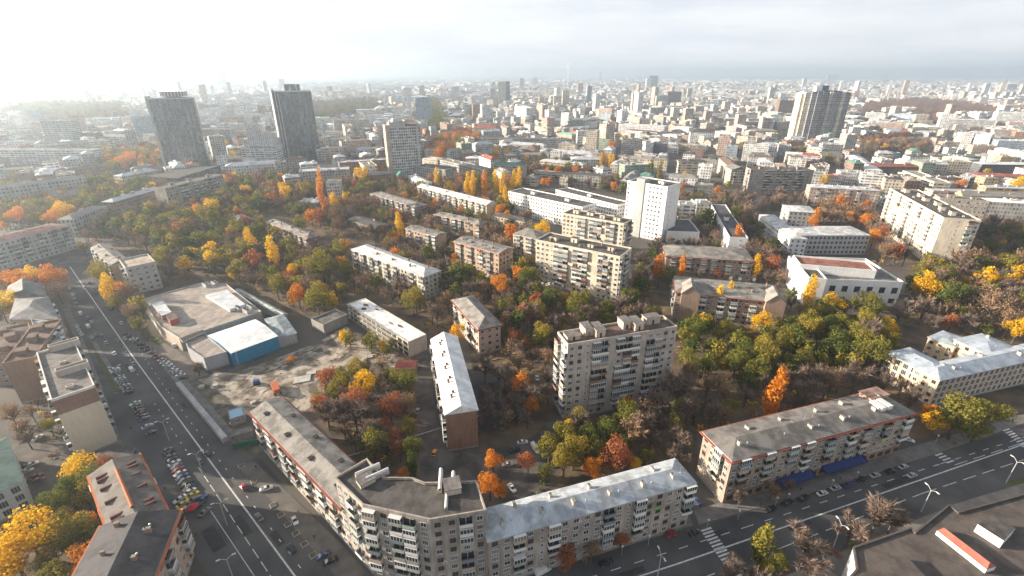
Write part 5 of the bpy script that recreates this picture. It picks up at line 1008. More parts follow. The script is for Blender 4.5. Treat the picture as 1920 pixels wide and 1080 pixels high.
while Y < 26000:
    step = 27 if Y < 900 else 31 if Y < 1600 else 40 if Y < 3000 else 66 if Y < 6000 else 150 if Y < 12000 else 300
    X = -Y * 1.12 - 60
    while X < Y * 1.12 + 60:
        x = X + rng.uniform(-.3, .3) * step; y = Y + rng.uniform(-.3, .3) * step; X += step * rng.uniform(1.0, 1.5)
        u, v, d = px((x, y, 0))
        if v > ylim(u) or u < -80 or u > 2000: continue
        if any(inpx(u, v, w) for w in WOODS_FAR): continue
        if y > 11000 and x > .25 * y: continue
        ang, dens, tall = district(x, y)
        if rng.random() > (.55 + .5 * dens) * (.8 if u < 600 else 1): continue
        if Y > 3000: L_, D_ = rng.uniform(22, 75) * (1 + (Y > 6000) * .8), rng.uniform(14, 24)
        else: L_, D_ = rng.uniform(12, 36) if rng.random() < .82 else rng.uniform(36, 70), rng.uniform(10, 17)
        h = rng.uniform(8, 17) if rng.random() < .82 else rng.uniform(16, 24)
        if rng.random() < (.03 if Y < 1000 else .045): h = rng.uniform(26, 46)
        if Y > 1500: h = min(h, rng.uniform(14, 46))
        if Y > 1500 and rng.random() < .012: h = rng.uniform(50, 85)
        if Y < 700: h = min(h, 20)
        if Y > 3500 and rng.random() < .96: h = min(h, 24)
        if h > 28: L_ = rng.uniform(16, 26); D_ = rng.uniform(14, 20)
        a = ang + (math.pi / 2 if rng.random() < .45 else 0) + rng.uniform(-.05, .05)
        ca, sa = math.cos(a), math.sin(a); P = [(x + p * ca - q * sa, y + p * sa + q * ca) for p, q in ((-L_ / 2, -D_ / 2), (L_ / 2, -D_ / 2), (L_ / 2, D_ / 2), (-L_ / 2, D_ / 2))]
        if Y < 2600:
            if any(hit(*p) for p in P) or hit(x, y): continue
            pu = [px((*p, h)) for p in P]
        kind = 'flat' if h > 20 or rng.random() < .35 else 'hip' if rng.random() < .7 else 'gable'
        wc = rng.choice(WALLC); rc = rng.choice(ROOFC)
        if Y > 1100 and rng.random() < .6: rc = rng.choice(('pale', 'pale', 'white', 'slate', 'grey')); wc = rng.choice(('white', 'pale', 'cream', 'beige', 'white', 'pink'))
        if kind == 'flat' and rc in ('red', 'green'): rc = 'grey'
        CAND.append((d, x, y, P, h, wc, rc, kind, rng.uniform(1.5, 4)))
        if Y < 2600: FOOT.append((min(p[0] for p in P) - 1, max(p[0] for p in P) + 1, min(p[1] for p in P) - 1, max(p[1] for p in P) + 1, P))
    Y += step * .8
n_single = 300 - len([o for o in bpy.data.objects if o.parent is None and o.get('category') in ('building', 'high-rise', 'tower block', 'skyscraper', 'office block')])
CAND.sort(key=lambda c: c[0] / math.sqrt((c[4] + 8) * math.hypot(c[3][1][0] - c[3][0][0], c[3][1][1] - c[3][0][1])))
vis = [c for c in CAND if -20 < px((c[1], c[2], c[4]))[0] < 1940]; far = [c for c in CAND if c not in vis] if 0 else None
SINGLE = vis[:max(0, n_single)]; ids = set(id(c) for c in SINGLE)
# labels from look and place
ORD = ['nearest', 'second nearest', 'third nearest', 'fourth nearest', 'fifth nearest', 'sixth nearest', 'seventh nearest', 'eighth nearest', 'ninth nearest', 'tenth nearest']
LAND_FAR = LAND
def relation(x, y, lands, view=True):
    n, lx, ly = min(lands, key=lambda q: (q[1] - x) ** 2 + ((q[2] - y) * .8) ** 2)
    ux, uy = px((x, y, 0))[:2]; vx, vy = px((lx, ly, 0))[:2]
    if abs(ux - vx) > 1.8 * abs(uy - vy): w = 'left of' if ux < vx else 'right of'
    else: w = 'behind' if y > ly else 'in front of'
    return w, n, math.hypot(lx - x, ly - y)
RN = dict(pale='pale', white='white', grey='grey', dark='dark', brown='brown', red='red', green='green', slate='slate', teal='teal')
PENDING = []
def pend(o, base, tailer, dist): PENDING.append((o, base, tailer, dist))
def settle():
    from collections import defaultdict
    G = defaultdict(list)
    for o, base, tail, dist in PENDING: G[(base, tail)].append((dist, o))
    for (base, tail), L_ in G.items():
        L_.sort(key=lambda t: t[0])
        for i, (_, o) in enumerate(L_):
            if len(L_) == 1: o['label'] = f'{base} {tail}'
            else:
                o['label'] = (f'{base} {tail}, {ORD[min(i, 9)]}')
    PENDING.clear()
for (d, x, y, P, h, wc, rc, kind, rise) in SINGLE:
    b = MB(); city_mesh(b, [(p[0] - x, p[1] - y) for p in P], h, CW[wc], CR[rc], kind, rise, rng); o = b.build('city_house' if h < 24 else 'city_block', None, (x, y, 0)); o['category'] = 'building'; o['group'] = 'buildings of the middle distance'
    w, n, ds = relation(x, y, LAND_FAR); lw = math.hypot(P[1][0] - P[0][0], P[1][1] - P[0][1])
    size = 'tall' if h > 24 else ('long' if lw > 36 else 'small' if lw < 20 else 'broad')
    pend(o, f'{size} {CNAME[wc]} {RN[rc]}-{"topped block" if kind == "flat" else "roofed house"}', f'{w} {n}', ds)
settle()
b = MB()
for c in CAND:
    if id(c) in ids: continue
    d, x, y, P, h, wc, rc, kind, rise = c
    city_mesh(b, P, h, CW[wc], CR[rc], kind, rise, rng, clutter=y < 2200)
o = b.build('distant_city'); tag(o, 'pale mass of small distant buildings reaching to the horizon', 'distant city', None, 'stuff')

# ------------------------------------------------------------------ trees
KINDS = dict(gold=[(.34, .22, .02), (.56, .32, .015), (.68, .42, .02), (.74, .52, .04)], orange=[(.30, .11, .025), (.46, .16, .02), (.58, .22, .025), (.60, .30, .05)], rust=[(.17, .07, .04), (.26, .095, .045), (.33, .13, .06)],
             olive=[(.05, .065, .018), (.11, .115, .025), (.19, .165, .035), (.30, .21, .035)], green=[(.026, .046, .016), (.055, .08, .02), (.11, .12, .028), (.17, .15, .035)], brown=[(.13, .085, .055), (.20, .13, .08), (.28, .19, .12)], bare=[(.115, .085, .07), (.18, .135, .11), (.26, .20, .165)])
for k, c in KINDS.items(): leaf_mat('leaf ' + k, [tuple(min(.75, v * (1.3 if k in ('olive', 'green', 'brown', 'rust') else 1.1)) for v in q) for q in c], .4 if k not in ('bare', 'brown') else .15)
def crown_bm(b, kind, seed, shape='round', n=2100, size=.42):
    """unit tree: 12 m tall, 8 m crown; leaf clumps on several lobes so gaps stay between them"""
    r = random.Random(seed); m = MATS['leaf ' + kind]; lobes = []
    if shape == 'poplar':
        for i in range(9): lobes.append((r.uniform(-.5, .5), r.uniform(-.5, .5), 2.5 + i * 1.15, 1.5 - abs(i - 3.5) * .16, 1.3))
    else:
        nl = r.randint(9, 15)
        for i in range(nl):
            a = r.uniform(0, 6.28); q = r.uniform(.4, 3.1); z = 7.0 + r.uniform(-2.6, 3.2); q *= 1 - max(0, z - 8) * .22
            lobes.append((q * math.cos(a), q * math.sin(a), z, r.uniform(.8, 1.9), r.uniform(.7, 1.0)))
        lobes.append((0, 0, 7.5, 2.6, .95))
    tw = sum(l[3] ** 2 for l in lobes)
    for lx, ly, lz, lr, sq in lobes:
        tone = r.uniform(-.22, .22)
        for _ in range(int(n * lr * lr / tw)):
            v = Vector((r.gauss(0, 1), r.gauss(0, 1), r.gauss(0, 1))).normalized(); rad = lr * r.uniform(.72, 1.12) ** 1
            p = Vector((lx, ly, lz)) + Vector((v.x * rad, v.y * rad, v.z * rad * sq)); nv = (v + Vector((r.gauss(0, .55), r.gauss(0, .55), r.gauss(0, .55)))).normalized()
            e = nv.orthogonal().normalized(); e = e * math.cos(1) + nv.cross(e) * math.sin(r.uniform(0, 6)); e.normalize(); f = nv.cross(e); s = size * r.uniform(.6, 1.25)
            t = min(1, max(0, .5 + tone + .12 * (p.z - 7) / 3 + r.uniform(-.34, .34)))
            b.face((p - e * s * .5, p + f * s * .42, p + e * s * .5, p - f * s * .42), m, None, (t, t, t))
def twigs_bm(b, seed, n=520, kind='bare'):
    r = random.Random(seed); m = MATS['leaf ' + kind]
    limbs = []
    for i in range(9):
        a = r.uniform(0, 6.28); el = r.uniform(.5, 1.35); L_ = r.uniform(3.0, 5.2); p = Vector((0, 0, r.uniform(3, 5))); q = p + Vector((math.cos(a) * math.cos(el), math.sin(a) * math.cos(el), math.sin(el))) * L_; limbs.append((p, q)); b.tube(p, q, .14, .05, M_BARK, 4)
    for i in range(n):
        p, q = r.choice(limbs); s = p.lerp(q, r.uniform(.35, 1.0)); d = ((q - p).normalized() + Vector((r.gauss(0, .7), r.gauss(0, .7), r.gauss(0, .45) + .25))).normalized(); L_ = r.uniform(1.0, 2.6); e = s + d * L_
        w = Vector((r.gauss(0, 1), r.gauss(0, 1), r.gauss(0, 1))).cross(d).normalized() * r.uniform(.07, .13); t = r.random()
        b.face((s - w, s + w, e), m, None, (t, t, t))
        e2 = s.lerp(e, .5) + (d + Vector((r.gauss(0, .8), r.gauss(0, .8), r.gauss(0, .6)))).normalized() * L_ * .6; b.face((s.lerp(e, .45) - w, s.lerp(e, .45) + w, e2), m, None, (t, t, t))
def trunk_bm(b, seed, top=6.0, r0=.28, limbs=5):
    r = random.Random(seed); b.tube((0, 0, -.1), (r.uniform(-.15, .15), r.uniform(-.15, .15), top * .6), r0, r0 * .7, M_BARK, 6); b.tube((0, 0, top * .58), (0, 0, top + 2), r0 * .7, .06, M_BARK, 5)
    for i in range(limbs):
        a = 6.28 * i / limbs + r.uniform(-.4, .4); b.tube((0, 0, top * r.uniform(.45, .75)), (2.2 * math.cos(a), 2.2 * math.sin(a), top + r.uniform(-.2, 1.8)), r0 * .45, .05, M_BARK, 4)
VAR = {}
def variants():
    for k in KINDS:
        VAR[k, 'round'] = []; VAR[k, 'low'] = []
        for s in range(3):
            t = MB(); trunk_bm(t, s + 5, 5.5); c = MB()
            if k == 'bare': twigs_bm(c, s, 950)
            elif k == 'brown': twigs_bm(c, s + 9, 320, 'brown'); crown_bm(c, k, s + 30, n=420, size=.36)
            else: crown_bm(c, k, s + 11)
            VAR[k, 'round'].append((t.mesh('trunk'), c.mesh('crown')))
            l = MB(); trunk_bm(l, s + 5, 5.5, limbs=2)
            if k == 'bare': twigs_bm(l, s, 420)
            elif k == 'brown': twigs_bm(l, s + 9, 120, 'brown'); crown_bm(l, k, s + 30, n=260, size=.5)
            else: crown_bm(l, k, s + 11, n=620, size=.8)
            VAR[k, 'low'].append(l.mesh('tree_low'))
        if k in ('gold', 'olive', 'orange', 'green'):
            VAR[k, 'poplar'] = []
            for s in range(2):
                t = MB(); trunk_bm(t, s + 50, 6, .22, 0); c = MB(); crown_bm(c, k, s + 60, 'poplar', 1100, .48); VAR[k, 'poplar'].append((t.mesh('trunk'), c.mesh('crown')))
variants()
TR = []   # (x, y, kind, shape, scale, scale_xy, explicit)
def tree_px(x, y, w, kind, shape='round', hf=1.0, z=None):
    """crown centre seen at x, y; w its width in photo pixels"""
    cz = 7.0
    for _ in range(4):
        g0 = at(x, y, cz); dist = px(g0)[2]; wm = w * dist / FPX; s = wm / (8.6 if shape == 'round' else 3.6); s = min(s, 2.5); cz = 7.4 * s * hf
    TR.append((g0.x, g0.y, kind, shape, s * hf, s, True))
for t in ((48, 995, 124, 'gold', 'round', .75), (20, 1040, 100, 'gold', 'round', .75), (118, 1005, 80, 'olive', 'round', .9), (160, 985, 58, 'orange'), (160, 1045, 66, 'orange'), (8, 1065, 80, 'gold', 'round', .8), (100, 1075, 70, 'olive'), (145, 872, 66, 'gold', 'round', .9), (132, 905, 50, 'green'), (195, 865, 38, 'rust'),
          (90, 795, 36, 'olive'), (925, 862, 46, 'orange'), (918, 905, 52, 'orange'), (938, 915, 36, 'orange'), (990, 862, 42, 'rust'), (1030, 830, 58, 'olive'), (1058, 858, 60, 'olive'), (1025, 880, 36, 'green'), (1100, 815, 60, 'green'), (1140, 805, 60, 'green'), (1068, 805, 42, 'gold'), (1085, 780, 46, 'olive'),
          (1155, 845, 74, 'rust'), (1112, 872, 50, 'orange'), (1190, 868, 30, 'gold'), (683, 716, 62, 'gold', 'round', .9), (640, 712, 52, 'olive'), (625, 735, 40, 'olive'), (765, 708, 54, 'green'), (975, 718, 56, 'orange', 'round', .9), (998, 756, 36, 'orange', 'round', 1.1), (960, 705, 30, 'rust'),
          (735, 815, 46, 'rust'), (722, 795, 40, 'rust'), (765, 798, 40, 'olive'), (748, 840, 40, 'rust'), (700, 770, 52, 'brown'), (715, 745, 44, 'bare'), (760, 745, 36, 'bare'), (772, 868, 24, 'green', 'poplar', .9), (755, 890, 34, 'orange'), (1176, 755, 36, 'orange'), (1205, 790, 62, 'bare'), (1240, 785, 50, 'bare'), (1270, 845, 50, 'bare'),
          (1452, 738, 40, 'orange', 'poplar', 1.05), (1432, 1015, 42, 'olive', 'poplar', .8), (1458, 1045, 46, 'olive', 'round', 1.1), (1440, 1060, 40, 'olive'), (1516, 1010, 74, 'bare'), (1600, 985, 70, 'bare'), (1650, 960, 80, 'bare'), (1680, 965, 60, 'bare'), (1370, 1065, 60, 'bare'), (1412, 1080, 60, 'bare'),
          (1165, 1010, 40, 'rust', 'round', .9), (1060, 1040, 60, 'rust', 'round', .8), (1110, 1030, 46, 'brown'), (1450, 915, 44, 'brown', 'round', .8), (1480, 905, 30, 'brown'), (1388, 930, 34, 'bare'),
          (550, 505, 36, 'gold'), (541, 516, 30, 'orange'), (602, 490, 62, 'olive'), (645, 500, 48, 'olive'), (601, 537, 28, 'gold'), (396, 482, 34, 'gold'), (392, 402, 56, 'olive'), (396, 385, 40, 'gold'), (858, 618, 38, 'gold'), (850, 628, 28, 'orange'), (965, 630, 40, 'rust'), (990, 486, 24, 'orange'), (1236, 500, 26, 'orange', 'poplar', .7), (1232, 512, 30, 'orange'),
          (1346, 562, 22, 'gold', 'poplar', 1.0), (1366, 556, 20, 'gold', 'poplar', 1.1), (1420, 498, 20, 'gold', 'poplar', .8), (1520, 545, 26, 'gold', 'poplar', .9), (1432, 600, 44, 'gold'), (1325, 600, 34, 'gold'), (1362, 610, 40, 'olive'), (1280, 498, 16, 'orange', 'poplar'), (1345, 490, 30, 'olive'),
          (1056, 556, 24, 'orange'), (1030, 552, 30, 'orange'), (1010, 575, 38, 'olive'), (1005, 540, 34, 'green'), (1360, 472, 20, 'orange'), (1800, 775, 96, 'olive', 'round', .75), (1850, 770, 80, 'olive', 'round', .75), (1760, 785, 56, 'gold', 'round', .8), (1745, 770, 40, 'orange', 'round', .9), (1835, 800, 70, 'olive', 'round', .6),
          (1912, 612, 44, 'gold'), (1735, 530, 54, 'gold'), (1790, 545, 60, 'green'), (1665, 610, 44, 'gold'), (1562, 565, 46, 'gold', 'round', .9), (1385, 442, 26, 'orange', 'poplar', .7), (1378, 446, 30, 'orange'), (1532, 405, 26, 'orange', 'poplar', .6), (1525, 412, 24, 'orange'), (1548, 398, 26, 'brown'), (1640, 440, 34, 'orange'), (1660, 465, 40, 'brown'), (1625, 408, 26, 'orange'),
          (1668, 343, 20, 'orange'), (1546, 333, 28, 'gold', 'round', .8), (1800, 345, 34, 'orange', 'round', .7), (1912, 345, 34, 'gold'), (1870, 560, 66, 'brown'), (1805, 478, 50, 'brown'), (680, 326, 34, 'gold'), (717, 318, 18, 'orange'), (748, 420, 18, 'gold', 'poplar', .9), (600, 352, 15, 'orange', 'poplar', 1.8), (627, 378, 24, 'gold', 'poplar', .7), (636, 380, 22, 'gold'),
          (573, 350, 34, 'olive'), (818, 332, 12, 'gold', 'poplar', 1.1), (825, 333, 12, 'olive', 'poplar', 1.1), (876, 345, 14, 'gold', 'poplar', 1.2), (887, 343, 14, 'gold', 'poplar', 1.2), (898, 345, 14, 'olive', 'poplar', 1.2), (908, 342, 18, 'orange', 'poplar', 1.0), (930, 342, 15, 'gold', 'poplar', 1.2), (942, 346, 15, 'gold', 'poplar', 1.2), (962, 343, 16, 'gold', 'poplar', 1.1), (972, 338, 18, 'gold', 'poplar', 1.1),
          (936, 392, 26, 'orange'), (948, 372, 14, 'gold', 'poplar', 1.2), (816, 380, 20, 'orange'), (864, 392, 20, 'orange'), (1020, 426, 34, 'gold'), (1046, 318, 20, 'orange'), (1080, 318, 22, 'orange'), (1128, 298, 9, 'gold', 'poplar', 1.0), (1136, 298, 9, 'gold', 'poplar', 1.0), (1144, 299, 9, 'gold', 'poplar', 1.0), (1150, 299, 8, 'gold', 'poplar', 1.0),
          (1160, 255, 16, 'orange'), (1148, 272, 20, 'orange'), (1237, 320, 12, 'olive', 'poplar', 1.2), (1222, 316, 9, 'green', 'poplar', 1.4), (1278, 350, 18, 'orange'), (1346, 355, 18, 'orange'), (1365, 345, 18, 'olive'), (930, 285, 22, 'gold'), (952, 285, 20, 'gold'), (845, 275, 30, 'orange'), (825, 283, 28, 'orange'), (865, 262, 28, 'olive'),
          (25, 520, 44, 'orange'), (60, 513, 40, 'gold'), (92, 515, 50, 'orange'), (20, 560, 50, 'gold'), (0, 575, 40, 'olive'), (105, 540, 40, 'brown'), (115, 390, 44, 'gold', 'round', .9), (95, 405, 30, 'orange'), (30, 400, 34, 'orange'), (200, 540, 26, 'gold', 'poplar', .8), (225, 540, 30, 'orange'), (215, 560, 34, 'olive'), (205, 530, 30, 'gold'),
          (155, 462, 26, 'olive'), (172, 405, 20, 'olive'), (545, 672, 22, 'orange', 'round', .5), (370, 690, 34, 'bare', 'round', .6), (560, 415, 30, 'olive'), (430, 470, 30, 'olive'), (470, 452, 24, 'gold', 'poplar', .8), (448, 480, 30, 'olive'), (510, 470, 26, 'gold', 'poplar', .8), (530, 350, 22, 'gold'), (230, 300, 26, 'orange', 'round', .8), (245, 292, 26, 'orange')):
    tree_px(*t)
ZONES = [  # ground polygon in the photo, spacing in metres, mix
 ([(205, 440), (330, 400), (430, 372), (520, 380), (480, 415), (575, 475), (650, 480), (660, 530), (650, 560), (600, 605), (545, 575), (440, 528), (376, 518), (310, 540), (308, 490), (230, 465)], 9.2, dict(bare=4, brown=5, olive=6, green=3, gold=.45, orange=.35, rust=.6)),
 ([(420, 372), (425, 330), (520, 322), (600, 345), (690, 345), (690, 385), (780, 420), (755, 450), (690, 450), (655, 465), (600, 430), (510, 395)], 9.4, dict(bare=5, brown=7, rust=1.2, olive=1.8, green=1, gold=.3, orange=.35)),
 ([(690, 380), (700, 440), (755, 470), (850, 500), (850, 540), (1000, 590), (1000, 560), (1000, 500), (960, 500), (940, 545), (850, 480), (840, 455), (800, 430)], 8.0, dict(bare=5, brown=5, olive=1.5, green=1.4, orange=.4)),
 ([(660, 520), (700, 535), (840, 570), (845, 620), (800, 640), (790, 600), (700, 560), (655, 550)], 8.0, dict(bare=5, brown=5, olive=1)),
 ([(940, 545), (1000, 560), (1150, 590), (1270, 590), (1240, 610), (1030, 640), (1020, 670), (930, 690), (940, 620), (915, 575)], 7.2, dict(olive=4, green=5, bare=3, brown=2, rust=.5)),
 ([(900, 640), (940, 650), (1030, 680), (1040, 700), (940, 700), (905, 700)], 8, dict(bare=5, brown=3, olive=1)),
 ([(1275, 610), (1330, 590), (1480, 620), (1560, 590), (1680, 620), (1665, 655), (1670, 710), (1600, 715), (1560, 700), (1500, 710), (1400, 730), (1270, 720)], 7.4, dict(green=5, olive=7, bare=1)),
 ([(1270, 730), (1400, 735), (1600, 720), (1640, 740), (1560, 760), (1400, 800), (1300, 825), (1290, 780), (1260, 770)], 7.6, dict(bare=6, brown=3, green=1.2, olive=.7)),
 ([(1700, 540), (1720, 500), (1800, 500), (1850, 440), (1940, 440), (1940, 640), (1850, 640), (1740, 625), (1690, 610)], 8.2, dict(brown=4, bare=4, olive=3, green=3, gold=.7, rust=.6)),
 ([(1800, 480), (1830, 420), (1930, 410), (1930, 470), (1870, 500)], 8.2, dict(bare=6, brown=4, green=.8)),
 ([(1640, 720), (1720, 750), (1740, 770), (1700, 800), (1650, 745)], 8, dict(bare=4, brown=3, olive=1)),
 ([(1062, 800), (1250, 770), (1300, 790), (1290, 850), (1190, 880), (1060, 905), (1000, 925), (1010, 870)], 7.4, dict(bare=4, green=3, olive=2, brown=2)),
 ([(610, 720), (700, 700), (780, 720), (785, 870), (700, 880), (650, 850), (590, 770)], 7.6, dict(bare=4, brown=4, olive=3, rust=1, green=.7)),
 ([(905, 720), (945, 700), (1030, 720), (1030, 760), (1000, 805), (905, 810)], 6.8, dict(bare=7, brown=2)),
 ([(180, 500), (230, 545), (300, 600), (300, 640), (270, 640), (190, 540)], 8, dict(brown=4, olive=3, bare=2)),
 ([(0, 545), (60, 530), (115, 520), (120, 560), (60, 560), (0, 600)], 8, dict(olive=3, brown=3, orange=1)),
 ([(0, 370), (160, 372), (190, 395), (140, 405), (70, 425), (0, 440)], 8.5, dict(brown=3, olive=3, orange=.8, green=1)),
 ([(200, 455), (320, 402), (330, 392), (250, 395), (150, 440), (165, 460)], 8.5, dict(bare=3, green=2, brown=2)),
 ([(1530, 372), (1650, 372), (1640, 400), (1660, 480), (1700, 500), (1640, 500), (1620, 430), (1540, 420)], 8, dict(brown=5, bare=3, rust=1.5, orange=.8)),
 ([(1240, 465), (1250, 440), (1230, 500), (1260, 540), (1230, 560), (1190, 560), (1190, 500)], 8, dict(bare=3, green=3, brown=2)),
 ([(1250, 500), (1410, 508), (1430, 500), (1500, 560), (1470, 540), (1280, 530)], 8, dict(bare=3, brown=3, rust=1.5)),
 ([(1400, 440), (1480, 470), (1500, 500), (1440, 490)], 8, dict(bare=3, green=4)),
 ([(1340, 370), (1400, 385), (1420, 430), (1400, 440), (1370, 410)], 8, dict(bare=5, brown=3)),
 ([(100, 950), (190, 900), (200, 960), (170, 1090), (60, 1090), (90, 1000)], 7.5, dict(green=4, olive=3)),
 ([(20, 800), (80, 740), (120, 800), (110, 860), (60, 850)], 8.5, dict(bare=3, brown=3, olive=1)),
 ([(1340, 1090), (1400, 1075), (1500, 1060), (1620, 1000), (1600, 1080), (1500, 1120)], 8, dict(bare=6, brown=1)),
 ([(640, 640), (740, 655), (780, 680), (740, 690), (700, 672), (650, 655)], 6.5, dict(olive=3, gold=2)),
 ([(985, 305), (1100, 315), (1110, 338), (1070, 345), (980, 340)], 9, dict(bare=4, brown=4, green=2, orange=.7)),
 ([(700, 345), (760, 350), (790, 360), (940, 400), (950, 360), (900, 350), (830, 345)], 9, dict(brown=4, bare=3, orange=1, olive=1)),
 ([(1260, 345), (1300, 400), (1250, 420), (1240, 470), (1225, 440), (1275, 380)], 9, dict(brown=3, bare=3, orange=1)),
 ([(1520, 372), (1400, 385), (1420, 400), (1540, 390)], 9, dict(brown=3, bare=3)),
 ([(1600, 300), (1590, 262), (1700, 262), (1740, 275), (1720, 292)], 11, dict(brown=4, bare=3, gold=.4, rust=1)),
 ([(1380, 270), (1435, 275), (1430, 300), (1390, 300)], 9, dict(brown=3, bare=3, olive=1)),
 ([(1480, 290), (1520, 290), (1600, 315), (1560, 318), (1490, 310)], 10, dict(brown=3, bare=3, olive=1)),
 ([(170, 340), (230, 345), (320, 340), (300, 372), (190, 385), (160, 372)], 9, dict(brown=3, green=3, bare=2, gold=.5)),
 ([(950, 338), (1180, 345), (1175, 372), (1110, 360), (1030, 345), (960, 352)], 9, dict(bare=4, brown=4, green=2, orange=.7)),
 ([(0, 600), (20, 800), (70, 740), (20, 700)], 8, dict(brown=3, bare=3, green=1)),
]
ZONES += [([(640, 395), (700, 345), (960, 345), (1010, 440), (1005, 585), (860, 590), (780, 540), (690, 455)], 9.2, dict(bare=4, brown=5, olive=2, green=1.4, orange=.7)),
 ([(1235, 380), (1330, 372), (1430, 440), (1430, 500), (1240, 470)], 9, dict(bare=4, brown=3, green=2)), ([(1480, 540), (1700, 590), (1690, 625), (1480, 600)], 8.5, dict(bare=3, brown=3, olive=3, green=2)),
 ([(430, 345), (560, 335), (720, 345), (700, 390), (430, 400)], 10, dict(bare=4, brown=5, olive=2)), ([(0, 345), (170, 345), (330, 345), (300, 400), (0, 440)], 10, dict(brown=4, olive=2, green=2, bare=2))]
rng = random.Random(5); OCC = {}
def near(x, y, r):
    i, j = int(x // 6), int(y // 6)
    return any((a - x) ** 2 + (c - y) ** 2 < r * r for di in (-1, 0, 1) for dj in (-1, 0, 1) for a, c in OCC.get((i + di, j + dj), ()))
def occupy(x, y): OCC.setdefault((int(x // 6), int(y // 6)), []).append((x, y))
for t in TR: occupy(t[0], t[1])
def behind(x, y):
    u = Vector((x, y)).normalized()
    return hit(x + u.x * 6, y + u.y * 6) or hit(x + u.x * 12, y + u.y * 12) or (hit(x + u.x * 18, y + u.y * 18) and y > 200)
for poly, sp_, mix in ZONES:
    P = [at(x, y) for x, y in poly]; x0, x1 = min(p.x for p in P), max(p.x for p in P); y0, y1 = min(p.y for p in P), max(p.y for p in P); PL = [(p.x, p.y) for p in P]
    ks = list(mix); ws = [mix[k] for k in ks]; y = y0; row = 0
    while y < y1:
        x = x0 + (row % 2) * sp_ * .44
        while x < x1:
            qx, qy = x + rng.uniform(-.32, .32) * sp_, y + rng.uniform(-.32, .32) * sp_
            if inside((qx, qy), PL) and not hit(qx, qy) and not near(qx, qy, sp_ * .52):
                occupy(qx, qy); fr = behind(qx, qy)
                if fr and rng.random() < .35: x += sp_ * .88; continue
                s = rng.choice((.8, 1.0, 1.15, 1.3, 1.55)) * rng.uniform(.9, 1.12) * (sp_ / 7.4) ** .5 * (.52 if fr else .92); TR.append((qx, qy, 'bare' if fr and rng.random() < .35 else rng.choices(ks, ws)[0], 'round', s * rng.uniform(.85, 1.15), s, False))
            x += sp_ * .88
        y += sp_ * .76; row += 1
def zone_far(poly, sp_, mix, lst):
    P = [at(x, y) for x, y in poly]; x0, x1 = min(p.x for p in P), max(p.x for p in P); y0, y1 = min(p.y for p in P), max(p.y for p in P); PL = [(p.x, p.y) for p in P]; ks = list(mix); ws = [mix[k] for k in ks]; y = y0
    while y < y1:
        x = x0
        while x < x1:
            qx, qy = x + rng.uniform(-.4, .4) * sp_, y + rng.uniform(-.4, .4) * sp_
            if inside((qx, qy), PL) and not hit(qx, qy): s = rng.uniform(.9, 1.5) * max(1, sp_ / 13); lst.append((qx, qy, rng.choices(ks, ws)[0], s))
            x += sp_
        y += sp_
FARL = []
zone_far(WOODS_FAR[0], 17, dict(bare=4, brown=3, rust=.6), FARL); zone_far(WOODS_FAR[1], 9, dict(orange=2, brown=3, olive=1, rust=1), FARL); zone_far(WOODS_FAR[2], 9, dict(green=4, olive=2), FARL)
zone_far(WOODS_FAR[3], 10, dict(olive=3, orange=1, brown=2, gold=.6), FARL); zone_far(WOODS_FAR[6], 24, dict(green=2, brown=3, bare=2), FARL); zone_far(WOODS_FAR[7], 22, dict(green=1, bare=2, brown=2), FARL)
for _ in range(3800):       # street and yard trees through the town
    d = 340 * (1 + rng.random() * 9) if rng.random() < .75 else rng.uniform(2000, 7000); a = rng.uniform(-.85, .85); x, y = d * math.sin(a), d * math.cos(a); u, v, _d = px((x, y, 0))
    if v > ylim(u) + 4 or hit(x, y): continue
    c = random.Random(int(x // 60) * 31 + int(y // 60) * 17); k = c.choice(('bare', 'brown', 'brown', 'olive', 'green', 'rust', 'gold', 'orange', 'bare', 'bare'))
    FARL.append((x, y, k if rng.random() < .7 else 'brown', rng.uniform(.6, 1.2)))
def app(t): d = px((t[0], t[1], 5)); return d[2] / t[4] if -60 < d[0] < 1980 and 100 < d[1] < 1200 else 1e9
TR.sort(key=lambda t: (0 if t[6] else 1, app(t)))
SING, REST = TR[:300], TR[300:]
TN = dict(gold='golden yellow', orange='orange', rust='rusty red-brown', olive='olive green and yellow', green='dark green', brown='thin brown-leaved', bare='bare grey-twigged')
for i, (x, y, k, shp, sz, sxy, ex) in enumerate(SING):
    v = VAR[k, shp][i % len(VAR[k, shp])]; r = thing('poplar' if shp == 'poplar' else 'bare_tree' if k == 'bare' else 'broadleaf_tree', None, 'tree', (x, y, 0), rng.uniform(0, 6.28), 'autumn trees')
    if shp == 'poplar' and sz < sxy * .75: pass
    r.scale = (sxy, sxy, sz); inst('trunk', v[0], r, (0, 0, 0)); inst('crown', v[1], r, (0, 0, 0))
    w, n, ds = relation(x, y, LAND); pend(r, f'{TN[k]} {"poplar" if shp == "poplar" else "tree"}', f'{w} {n}', ds)
settle()
